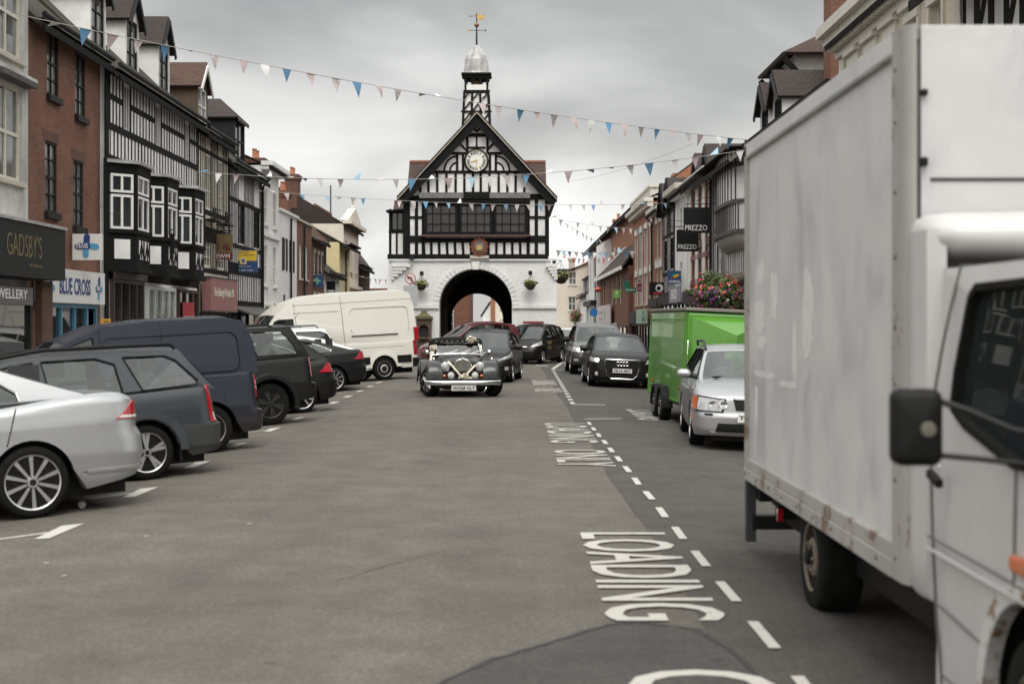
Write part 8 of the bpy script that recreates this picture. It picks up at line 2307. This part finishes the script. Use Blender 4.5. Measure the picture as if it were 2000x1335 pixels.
# ================================================================== WHITE BOX TRUCK
def M_truckpanel():
    """painted plywood sides: dents, scuffs, old lettering ghosts and grime streaks"""
    m, nt, b = nodes('truck_panel'); L = nt.links.new
    tc = N(nt, 'ShaderNodeTexCoord')
    n1 = N(nt, 'ShaderNodeTexNoise', Scale=1.3, Detail=8.0, Roughness=.6); L(tc.outputs['Object'], n1.inputs['Vector'])
    mp = N(nt, 'ShaderNodeMapping'); mp.inputs['Scale'].default_value = (1, 1.0, .75); L(tc.outputs['Object'], mp.inputs[0])
    n2 = N(nt, 'ShaderNodeTexNoise', Scale=2.0, Detail=9.0, Roughness=.62, Distortion=.6); L(mp.outputs[0], n2.inputs['Vector'])
    r1 = ramp(nt, n2.outputs['Fac'], [(.36, (.42, .425, .435)), (.44, (.49, .49, .49)), (.52, (.535, .53, .515)), (.7, (.55, .54, .52))])
    r2 = ramp(nt, n1.outputs['Fac'], [(.35, (.88, .88, .89)), (.65, (1, 1, 1))])
    mx = N(nt, 'ShaderNodeMix', data_type='RGBA', blend_type='MULTIPLY'); mx.inputs[0].default_value = 1
    L(r1.outputs[0], mx.inputs[6]); L(r2.outputs[0], mx.inputs[7])
    n4 = N(nt, 'ShaderNodeTexVoronoi', Scale=3.1); L(tc.outputs['Object'], n4.inputs['Vector'])
    r4 = ramp(nt, n4.outputs['Distance'], [(.015, (.55, .5, .45)), (.035, (1, 1, 1))])
    m2 = N(nt, 'ShaderNodeMix', data_type='RGBA', blend_type='MULTIPLY'); m2.inputs[0].default_value = .8
    L(mx.outputs[2], m2.inputs[6]); L(r4.outputs[0], m2.inputs[7])
    L(m2.outputs[2], b.inputs['Base Color'])
    rr = ramp(nt, n2.outputs['Fac'], [(.35, (.30,) * 3), (.65, (.48,) * 3)]); L(rr.outputs[0], b.inputs['Roughness'])
    n3 = N(nt, 'ShaderNodeTexNoise', Scale=2.0, Detail=3.0, Roughness=.5); L(mp.outputs[0], n3.inputs['Vector'])
    bp = N(nt, 'ShaderNodeBump', Strength=.22, Distance=.02); L(n3.outputs['Fac'], bp.inputs['Height']); L(bp.outputs[0], b.inputs['Normal'])
    return m
def M_rusty(name, c, rust, frac=.66, rough=.5, metal=0., scale=5):
    m, nt, b = nodes(name); L = nt.links.new
    tc = N(nt, 'ShaderNodeTexCoord')
    n = N(nt, 'ShaderNodeTexNoise', Scale=scale, Detail=10.0, Roughness=.7); L(tc.outputs['Object'], n.inputs['Vector'])
    n1 = N(nt, 'ShaderNodeTexNoise', Scale=1.4, Detail=8.0, Roughness=.6); L(tc.outputs['Object'], n1.inputs['Vector'])
    r = ramp(nt, n.outputs['Fac'], [(frac - .03, (0, 0, 0)), (frac + .04, (1, 1, 1))])
    r1 = ramp(nt, n1.outputs['Fac'], [(.3, tuple(k * .82 for k in c)), (.65, c)])
    mx = N(nt, 'ShaderNodeMix', data_type='RGBA'); L(r.outputs[0], mx.inputs[0]); L(r1.outputs[0], mx.inputs[6]); mx.inputs[7].default_value = (*rust, 1)
    L(mx.outputs[2], b.inputs['Base Color']); b.inputs['Roughness'].default_value = rough; b.inputs['Metallic'].default_value = metal
    return m
TPAN = M_truckpanel()
TALU = M_rusty('truck_alloy_trim', (.36, .35, .325), (.15, .09, .055), .59, .5, .15, 4)
TCAB = M_rusty('truck_cab_paint', (.52, .515, .50), (.33, .22, .12), .74, .38)
T0 = (2.85, 8.5, gz(2.85))
tr = thing('box_truck', 'dented white box truck with rusty trim, parked close by on the right', 'truck', T0)
def TB(mb, name, **k): return mb.build(name, k.pop('parent', tr), origin=T0, **k)
ty0, ty1, tx0, tx1, tz0, tz1 = 6.40, 10.75, 1.775, 3.95, .52, 3.03
mb = MB()
mb.box(tx0 + .012, tx1, ty0 + .04, ty1, tz0 + .1, tz1 - .05, TPAN)
box = TB(mb, 'box_body')
mb = MB()   # front bulkhead with rounded corner
mb.box(tx0 + .06, tx1, ty0 - .02, ty0 + .06, tz0 + .1, tz1 + .005, TPAN); mb.box(tx0 + .10, tx1, ty0 - .028, ty0 - .0205, 2.335, 2.35, GPL); TB(mb, 'bulkhead', bevel=.01)
mb = MB()   # rounded alloy corner post
pts = [(tx0 - .012 + .05 - .05 * math.cos(a), ty0 + .08 - .11 * math.sin(a)) for a in [PI / 2 * k / 8 for k in range(9)]]
mb.grid([[(x, y, z) for x, y in pts] for z in (tz0, tz1 + .01)], TALU); mb.box(tx0 - .012, tx0 + .02, ty0 + .08, ty0 + .20, tz0, tz1 + .01, TALU)
mb.grid([[(tx0 + .05, ty0 + .09, tz1 + .01)] * 9, [(x, y, tz1 + .01) for x, y in pts]], TALU)
cp = TB(mb, 'corner_post', smooth=40)
mb = MB(); rg_ = random.Random(2)
for z in (.62, .98, 1.16, 1.42, 1.68, 2.0, 2.3, 2.62, 2.86): mb.lathe([(.012, 0), (.010, -.006), (0, -.008)], M_rusty('rivet_rust_%d' % int(z * 100), (.16, .12, .09), (.07, .04, .03), .5) if z in (.62,) else _mats['rivet_rust_62'], (tx0 - .012, ty0 + .14, z), 'x', 8)
TB(mb, 'rivet', parent=cp)
mb = MB()   # bottom and top rails with bolts
mb.box(tx0 - .02, tx0 + .03, ty0 + .2, ty1 + .02, tz0, tz0 + .085, TALU); mb.box(tx0 - .010, tx0 + .03, ty0 + .2, ty1 + .02, tz0 + .087, tz0 + .16, TALU)
for k in range(9): mb.lathe([(.013, 0), (.01, -.008), (0, -.009)], _mats['rivet_rust_62'], (tx0 - .02, ty0 + .45 + .48 * k, tz0 + .05), 'x', 8)
TB(mb, 'bottom_rail', bevel=.004)
mb = MB(); mb.box(tx0 - .014, tx0 + .05, ty0 + .2, ty1 + .02, tz1 - .085, tz1 + .012, TPAN); mb.box(tx0 - .016, tx0 + .02, ty0 + .2, ty1 + .02, tz1 - .10, tz1 - .088, TALU); TB(mb, 'top_rail', bevel=.01)
mb = MB(); mb.box(tx0 - .014, tx0 + .05, ty1 - .05, ty1 + .03, tz0 - .0, tz1, TALU); mb.box(tx0, tx1, ty1 + .0, ty1 + .03, tz0, tz1, TALU); TB(mb, 'rear_frame')
mb = MB(); mb.box(tx0, tx1, ty0 + .02, ty1 + .01, tz1 - .05, tz1 - .03, TPAN); TB(mb, 'roof')
for z, s in ((2.42, .02), (2.73, .014)): mb = MB(); mb.box(tx0 + .055, tx0 + .085, ty0 - .05, ty0 - .01, z - s, z + s, BPL); TB(mb, 'latch', bevel=.006)
# scraped remains of old lettering film; a wavy highlight painted as paler strips
SCR = M('film_and_highlight', (.60, .59, .56), .5, var=.12, scale=9)
for cy_, cz_, w_, h_, sd_ in ((10.1, 1.33, .9, .05, 1), (9.2, 1.30, .6, .04, 2), (10.3, 1.75, .35, .22, 3), (10.25, 2.05, .3, .16, 4), (9.7, 1.9, .22, .3, 5), (8.6, 1.75, .3, .5, 6), (10.2, 1.55, .3, .1, 7), (9.0, 1.52, .12, .35, 8), (10.4, 1.1, .12, .3, 9)):
    rq = random.Random(sd_); q_ = []
    for k in range(22):
        t = 2 * PI * k / 22; q_.append((cy_ + w_ / 2 * math.copysign(abs(math.cos(t)) ** .6, math.cos(t)) * rq.uniform(.75, 1.1), cz_ + h_ / 2 * math.copysign(abs(math.sin(t)) ** .6, math.sin(t)) * rq.uniform(.6, 1.3)))
    mb = MB(); mb.panel(q_[::-1], [], lambda u, v, d: (tx0 + .0105 + .004 * d, u, v), SCR); TB(mb, 'film_and_highlight', parent=box)
# rear ironwork, plus an unseen box added under the deck to block light
mb = MB(); mb.box(1.76, 1.83, 10.66, 10.74, .06, tz0, GPL); mb.box(1.83, 2.2, 10.5, 10.72, tz0 - .14, tz0 - .02, BPL); mb.box(2.0, 3.8, 6.6, 10.5, tz0 - .001, .24, BPL); mb.box(1.80, 3.9, 10.6, 10.7, .16, .26, BPL); TB(mb, 'ironwork_and_light_block')
mb = MB(); mb.box(1.87, 2.1, 9.98, 10.1, .32, .42, BPL); mb.box(1.86, 1.90, 9.96, 10.0, .31, .40, REDL); mb.box(1.9, 2.0, 10.0, 10.4, .38, .5, BPL); TB(mb, 'tail_light')
mb = MB(); mb.box(1.88, 2.2, 8.98, 9.0, .14, .5, RUBBER); TB(mb, 'mudflap')
TRIM_W = M('truck_wheel_rusty', (.17, .14, .11), .7, metal=.3, var=.4, scale=7)
for y in (8.6, 4.9):
    for x, rz_ in ((1.81, PI / 2), (3.8, -PI / 2)):
        w = make_wheel(tr, .34, .24, TRIM_W, 5, 'steel', .6); w.location = (x - T0[0], y - T0[1], .34 - .0); w.rotation_euler = (0, 0, rz_)
# fairing between cab and box
mb = MB(); P = []
for z in (.50, .54, .7, 1.4, 2.02, 2.10):
    o_ = .03 if z < .53 else 0
    P.append([(1.80 + o_, 6.375, z), (1.775 + o_, 6.34, z), (1.770 + o_, 6.25, z), (1.785 + o_, 6.12, z), (1.86 + o_, 6.085, z)])
mb.grid(P, TCAB); mb.grid([[P[0][k], (P[0][k][0] + .3, P[0][k][1], .5)] for k in range(5)], TCAB); TB(mb, 'fairing', smooth=50)
# cab: side skin with the window opening and wheel arch, roof, nose
CX = 1.775
def cabx(y, z):
    """outer skin of the cab side: slight barrel, leaning in above the waist"""
    return CX + (.10 * ((z - 1.15) / .9) ** 2 if z > 1.15 else .035 * ((1.15 - z) / .9) ** 2) + .02 * max(0, (5.0 - y)) ** 2
wheel_c, wheel_r = (4.92, .25), .49
ol = [(6.10, .14), (6.10, 1.93), (5.2, 1.93), (4.6, 1.92), (3.95, 1.25), (3.6, 1.12), (3.25, 1.0), (3.15, .7), (3.2, .24), (wheel_c[0] - wheel_r - .01, .24)]
ol += [(wheel_c[0] - wheel_r * math.cos(a), wheel_c[1] + wheel_r * math.sin(a)) for a in [PI * k / 14 for k in range(15)]] + [(wheel_c[0] + wheel_r, .14)]
wn = [(5.72, 1.36), (5.70, 1.50), (5.64, 1.80), (5.58, 1.84), (4.70, 1.85), (4.20, 1.30), (4.3, 1.22), (5.0, 1.20), (5.55, 1.30)]
for nm, xs_, sgn in (('cab_side', cabx, 1), ('cab_side', lambda y, z: 2 * 2.85 - cabx(y, z), -1)):
    mb = MB(); mb.panel(ol[::-1] if sgn > 0 else ol, [wn], lambda u, v, d, xs_=xs_, sgn=sgn: (xs_(u, v) + sgn * .04 * d, u, v), TCAB)
    s_ = TB(mb, nm)
    g = MB(); tris = tessellate_polygon([[Vector((a, b_, 0)) for a, b_ in wn]]); g.add([(xs_(a, b_) + sgn * .022, a, b_) for a, b_ in wn], [tuple(t) for t in tris], CGLB); TB(g, 'side_window', parent=s_)
    g = MB(); cyw = sum(p[0] for p in wn) / len(wn); czw = sum(p[1] for p in wn) / len(wn)
    for a, b_ in zip(wn, wn[1:] + wn[:1]): g.bar((xs_(*a) + sgn * .004, a[0], a[1]), (xs_(*b_) + sgn * .004, b_[0], b_[1]), .03, .045, RUBBER, up=(1, 0, 0))
    TB(g, 'window_seal', parent=s_)
mb = MB()   # door seams and swage lines
def cl(p, q, w=.012, m=SEAM, pr=.002):
    n = 8
    for k in range(n):
        a = (lerp(p[0], q[0], k / n), lerp(p[1], q[1], k / n)); b_ = (lerp(p[0], q[0], (k + 1) / n), lerp(p[1], q[1], (k + 1) / n))
        mb.bar((cabx(*a) - pr, a[0], a[1]), (cabx(*b_) - pr, b_[0], b_[1]), .006, w, m, up=(1, 0, 0))
GAP = M('worn_seam', (.14, .13, .12), .8)
cl((6.0, .18), (6.02, 1.3), .012, GAP); cl((6.02, 1.3), (5.85, 1.93), .012, GAP); cl((6.0, .22), (5.45, .22), .01, GAP); cl((5.04, .76), (5.0, 1.18), .010, GAP)
cl((6.08, .79), (4.0, .76), .012, GAP); cl((6.08, .745), (4.0, .72), .03, TCAB, .008); cl((6.05, .52), (5.36, .47), .008, GAP)
TB(mb, 'door_seam', parent=tr)
mb = MB(); mb.bar((cabx(5.92, 1.05) - .02, 5.98, 1.07), (cabx(5.8, 1.05) - .025, 5.82, 1.04), .03, .035, BPL); mb.lathe([(.012, -.008), (.012, 0)], CHROME, (cabx(5.9, 1.1), 5.9, 1.105), 'x', 10); TB(mb, 'door_handle', bevel=.006)
ARCH = M_rusty('rusty_arch_lip', (.55, .54, .52), (.17, .09, .04), .56, .6, 0, 9)
mb = MB(); P = []
for k in range(17):
    a = PI * k / 16; P.append([(cabx(5, .5) - o_, wheel_c[0] - (wheel_r + q_) * math.cos(a), wheel_c[1] + (wheel_r + q_) * math.sin(a)) for q_, o_ in ((-.015, -.05), (-.015, .012), (.05, .016), (.085, -.004))])
mb.grid(P, ARCH); TB(mb, 'arch_lip', smooth=40)
mb = MB()   # inner floor, liner, back wall, nose and windscreen
mb.box(1.95, 3.75, 3.3, 6.05, .30, .42, BPL); mb.box(1.90, 3.8, 6.02, 6.1, .3, 1.95, GPL); mb.box(2.25, 3.5, 4.0, 5.15, .2, .9, BPL)
P = [[(x, wheel_c[0] - (wheel_r + .01) * math.cos(a), wheel_c[1] + (wheel_r + .01) * math.sin(a)) for a in [PI * k / 14 for k in range(15)]] for x in (1.86, 2.25)]
mb.grid(P, BPL); TB(mb, 'cab_floor')
mb = MB()
prof = [(.3, 3.2), (.7, 3.15), (1.0, 3.25), (1.12, 3.6), (1.25, 3.95), (1.92, 4.6)]
mb.grid([[(lerp(cabx(y, z), 2 * 2.85 - cabx(y, z), k / 8), y - .12 * (1 - (k / 4 - 1) ** 2), z) for k in range(9)] for z, y in prof[:5]], TCAB, flip=True); TB(mb, 'nose', smooth=40)
mb = MB(); mb.grid([[(lerp(cabx(y, z), 2 * 2.85 - cabx(y, z), k / 8), y - .12 * (1 - (k / 4 - 1) ** 2), z) for k in range(9)] for z, y in prof[4:]], CGL); TB(mb, 'windscreen', smooth=40)
mb = MB(); mb.grid([[(x, y, 1.93 + .03 * (1 - ((x - 2.85) / 1.05) ** 2)) for x in [1.85 + 2.0 * k / 10 for k in range(11)]] for y in (6.1, 5.6, 5.2, 4.6)], TCAB); TB(mb, 'cab_roof', smooth=50)
mb = MB(); P = []    # rounded fairing roll across the front of the box, above the cab
for x, g_ in ((1.785, .0), (1.79, .45), (1.81, .75), (1.85, .93), (1.92, 1.0), (2.3, 1.05), (2.9, 1.08), (3.85, 1.0)):
    P.append([(x, 6.37 - .33 * g_ * math.sin(a), 2.065 + .005 * x - .115 * g_ * math.cos(a)) for a in [PI * k / 12 for k in range(13)]])
mb.grid(P, TCAB); TB(mb, 'roof_fairing', smooth=60)
mb = MB()   # seats
for x in (2.3, 3.2): mb.box(x - .25, x + .25, 5.5, 5.64, .6, 1.5, SEAT); mb.box(x - .25, x + .25, 5.0, 5.5, .55, .75, SEAT); mb.box(x - .13, x + .13, 5.52, 5.62, 1.5, 1.75, SEAT)
mb.lathe([(.2, 0), (.22, .02), (.2, .04)], BPL, (3.2, 4.55, 1.15), 'y', 18); TB(mb, 'seat')
# mirror on two arms
mb = MB(); mx0, mx1, mz0, mz1, my = 1.312, 1.482, 1.208, 1.472, 4.9
q = rrect(mx0, mx1, mz0, mz1, .035, 5)
P = [[(lerp((mx0 + mx1) / 2, x, s), my + dy, lerp((mz0 + mz1) / 2, z, s)) for x, z in q + q[:1]] for s, dy in ((.0, -.035), (.75, -.032), (.93, -.022), (1, .0), (1, .05), (.93, .06), (0, .06))]
mb.grid(P, BPL); mir = TB(mb, 'wing_mirror', smooth=50)
mb = MB(); mb.tube([(1.46, my + .01, 1.435), (1.56, 4.86, 1.40), (1.70, 4.8, 1.335), (1.84, 4.7, 1.33)], .012, IRON, 8); mb.tube([(1.45, my + .01, 1.245), (1.6, 4.86, 1.235), (1.83, 4.75, 1.215)], .010, IRON, 8); TB(mb, 'mirror_arm', parent=mir, smooth=50)
mb = MB(); mb.lathe([(.028, 0), (.024, -.008), (0, -.01)], M('mirror_badge', (.12, .11, .09), .6), (1.425, my - .035, 1.335), 'y', 12); TB(mb, 'mirror_pivot', parent=mir)
mb = MB(); mb.box(cabx(4.9, .85) - .03, cabx(4.9, .85) + .01, 4.80, 5.02, .825, .885, AMB); TB(mb, 'indicator', bevel=.012)

# ================================================================== GREEN TRAILER
GRN = M_paint('trailer_green', (.074, .245, .016), .0, .36, coat=.6)
GRN2 = M('trailer_green_trim', (.068, .225, .016), .4, var=.12, scale=3)
g0 = ground_point(1332, 812)
TY0 = 23.9; tX = (1332 - 1000) * TY0 / F
th = R(2.6)
TM = car_matrix((tX, TY0, gz(tX)), th, -.045)      # x axis across the nose, y axis away from the camera
tl = thing('box_trailer', 'bright green twin axle box trailer with a pointed nose, parked behind the silver estate', 'trailer', mat=TM)
w_, l_, zb, zt = 1.55, 4.3, .36, 1.96
mb = MB(); mb.box(.0, w_, .1, l_, zb, zt, GRN); TBX = mb.build('trailer_body', tl, bevel=.03)
mb = MB(); mb.box(.012, w_ - .012, .002, .11, zb - .1, zt - .02, GRN2); mb.build('front_panel', tl, bevel=.05)
mb = MB()
for x in (-.012, w_ - .05):
    mb.box(x, x + .062, .13, .17, zb + .02, zt - .05, GRN2); mb.box(x, x + .062, l_ - .2, l_ - .12, zb + .02, zt - .05, GRN2); mb.box(x, x + .062, .13, l_ - .1, zt - .16, zt - .13, GRN2); mb.box(x, x + .062, .13, l_ - .1, zb + .02, zb + .07, GRN2)
mb.build('side_rib', tl, bevel=.008)
mb = MB(); mb.box(-.03, w_ + .03, -.01, l_ + .03, zt, zt + .055, M('trailer_roof_trim', (.20, .18, .16), .5, metal=.3)); mb.build('roof', tl, bevel=.012)
# pyramid nose
mb = MB(); a, b_, n0, n1, nt = .10, w_ - .10, .80, zt - .10, .42
mx_ = w_ / 2
vs = [(a, .0, n0), (mx_, -nt, n0), (b_, .0, n0), (a, .0, n1), (mx_, -nt, n1 - .28), (b_, .0, n1)]
mb.add(vs, [(0, 1, 4, 3), (1, 2, 5, 4), (3, 4, 5), (2, 1, 0)], GRN); nose = mb.build('nose', tl)
for y in (.45, 3.6): mb = MB(); mb.box(-.03, -.012, y - .06, y + .06, .62, .67, AMB); mb.build('side_marker', tl, bevel=.005)
mb = MB(); mb.tube([(.03, -.03, 1.05), (.03, -.05, 1.08), (.03, -.05, 1.42), (.03, -.03, 1.45)], .016, CHROME, 8); mb.build('grab_handle', tl, smooth=50)
mb = MB(); mb.box(mx_ - .05, mx_ + .05, -1.2, .3, zb - .06, zb + .02, BPL); mb.box(.2, w_ - .2, .1, l_ - .1, zb - .08, zb - .002, BPL); mb.tube([(mx_, -1.1, .05), (mx_, -1.1, .6)], .03, BPL, 8); mb.build('drawbar', tl)
for k, y in enumerate((1.75, 2.5)):
    for sx, rz_ in ((-.06, PI / 2), (w_ + .06, -PI / 2)):
        w = make_wheel(tl, .27, .17, STEELW, 5, 'steel', .62); w.location = (sx - .06 * (1 if sx < 0 else -1), y, .27); w.rotation_euler = (0, 0, rz_)
        mb = MB(); P = []
        for q_ in range(9):
            a_ = R(-8) + R(196) * q_ / 8
            P.append([(sx + (-.09 if sx < 0 else .09), y + .325 * math.cos(a_), .29 + .335 * math.sin(a_)), (sx + (.12 if sx < 0 else -.12), y + .325 * math.cos(a_), .29 + .335 * math.sin(a_))])
        mb.grid(P, BPL); mb.grid([[(p[0], p[1] * 1 + 0, p[2] - .012) for p in r] for r in P], BPL, flip=True); mb.grid([[r[0], (r[0][0] + .002, r[0][1] + (y - r[0][1]) * .14, r[0][2] + (.29 - r[0][2]) * .14)] for r in P], BPL); mb.build('mudguard', tl, smooth=50)

# ================================================================== BUNTING
FB = M('flag_blue', (.115, .26, .42), .8, var=.1, scale=5); FBL = M('flag_pale_blue', (.29, .46, .58), .8, var=.1); FW = M('flag_white', (.66, .65, .65), .8, var=.08); FP = M('flag_pink', (.44, .36, .36), .8, var=.1); FR = M('flag_red', (.50, .06, .05), .8, var=.1); FG = M('flag_print', (.42, .38, .37), .8, var=.5, scale=16)
CORD = M('bunting_cord', (.36, .32, .29), .8)
def bunting(label, A, B, sag, n, cols, seed, size=.34, up=.2):
    rgn = random.Random(seed); A = Vector(A); B = Vector(B)
    o = thing('bunting', label, 'bunting', tuple(A), 0, 'strings of bunting across the street')
    f = lambda t: A.lerp(B, t) + Vector((0, 0, -4 * sag * t * (1 - t)))
    mb = MB(); mb.tube([f(k / 40) - A for k in range(41)], .009, CORD, 5); mb.build('cord', o)
    for k in range(n):
        t = (k + .5 + rgn.uniform(-.12, .12)) / n; p = f(t); d = (f(t + .005) - f(t - .005)).normalized()
        s = size * rgn.uniform(.85, 1.12); hw = s * .36
        ang = rgn.uniform(-.35, .35); fl_ = -1
        sw = rgn.uniform(-.5, .5)
        if rgn.random() < up: ang = rgn.uniform(1.3, 2.6); sw = rgn.uniform(-1, 1)
        blow = Vector((-d.y, d.x, 0)).normalized()
        dn = (Vector((0, 0, -1)) * math.cos(ang) + blow * math.sin(ang) + d * sw * .5).normalized()
        curl = rgn.uniform(-.14, .14)
        P = []
        for q in range(5):
            v = q / 4; c_ = p + dn * s * v + blow * curl * math.sin(v * 2.4) * s; hh = hw * (1 - v) + .002
            P.append([c_ - d * hh - A, c_ - A + blow * curl * .12 * (1 - v), c_ + d * hh - A])
        m = MB(); m.grid(P, cols[k % len(cols)]); m.build('flag', o, smooth=60)
    return o
bunting('nearest bunting line, from the brick house high across to the dormered house behind the truck', (-10.4, 29.5, 8.12), (7.3, 43.0, 7.2), .25, 36, [FP, FW, FB, FP, FG, FB, FP, FG], 4, .34, .22)
bunting('second bunting line, sagging in front of the market hall gable', (-10.3, 46.0, 6.6), (7.2, 39.5, 6.6), .55, 30, [FB, FW, FP, FBL, FW, FG], 9, .34, .3)
bunting('third bunting line, crossing the dark window band of the market hall', (-10.3, 57.0, 7.0), (7.3, 66.0, 7.25), .28, 36, [FBL, FW, FG, FB, FP], 12, .31, .3)
bunting('thin high line of bunting right of the market hall', (2.3, 71.5, 6.9), (7.3, 76.5, 6.75), .12, 12, [FW, FBL, FG], 21, .36)
bunting('low blue and white bunting line over the lime green shop sign', (2.6, 86.0, 6.1), (7.3, 84.0, 5.95), .15, 13, [FW, FBL, FB], 23, .4)
bunting('red and white bunting line farthest along the right side', (3.4, 98.0, 6.2), (6.5, 92.0, 5.9), .10, 10, [FR, FW, FR, FB], 27, .42)
bunting('faint bunting line sloping from the market hall eaves', (2.3, 78.0, 7.6), (7.3, 88.0, 6.1), .3, 16, [FW, FG, FBL], 31, .34)
bunting('bunting strung from the far left houses towards the market hall', (-10.6, 90.0, 4.9), (-5.5, 80.5, 4.2), .25, 14, [FW, FR, FW], 35, .36)
# plain overhead wires
for k, (A, B, s) in enumerate([((2.6, 70, 8.6), (7.4, 58, 9.0), .2), ((-10.4, 33.5, 5.1), (-10.2, 37.2, 4.4), .1)]):
    mb = MB(); A = Vector(A); B = Vector(B)
    mb.tube([(A.lerp(B, q / 20) + Vector((0, 0, -4 * s * (q / 20) * (1 - q / 20)))) - A for q in range(21)], .005, IRON, 5); w = mb.build('overhead_wire', loc=tuple(A)); tag(w, ('single thin wire high between the market hall and the right terrace' if k == 0 else 'short dark cable along the brick house wall'), 'wire')
# crumpled litter by the silver saloon
p = ground_point(160, 992); rgl = random.Random(3)
mb = MB(); mb.lathe([(.0, 0), (.035, .0), (.04, .03), (.028, .055), (.012, .06), (0, .05)], M('litter_plastic', (.5, .5, .5), .3, var=.3, scale=30), n=7); mb.v = [(x + rgl.uniform(-.012, .012), y + rgl.uniform(-.012, .012), max(0, z + rgl.uniform(-.01, .01))) for x, y, z in mb.v]
tag(mb.build('litter', loc=(p.x, p.y, p.z + .004), smooth=30), 'crumpled scrap of clear plastic on the road beside the silver saloon', 'litter')
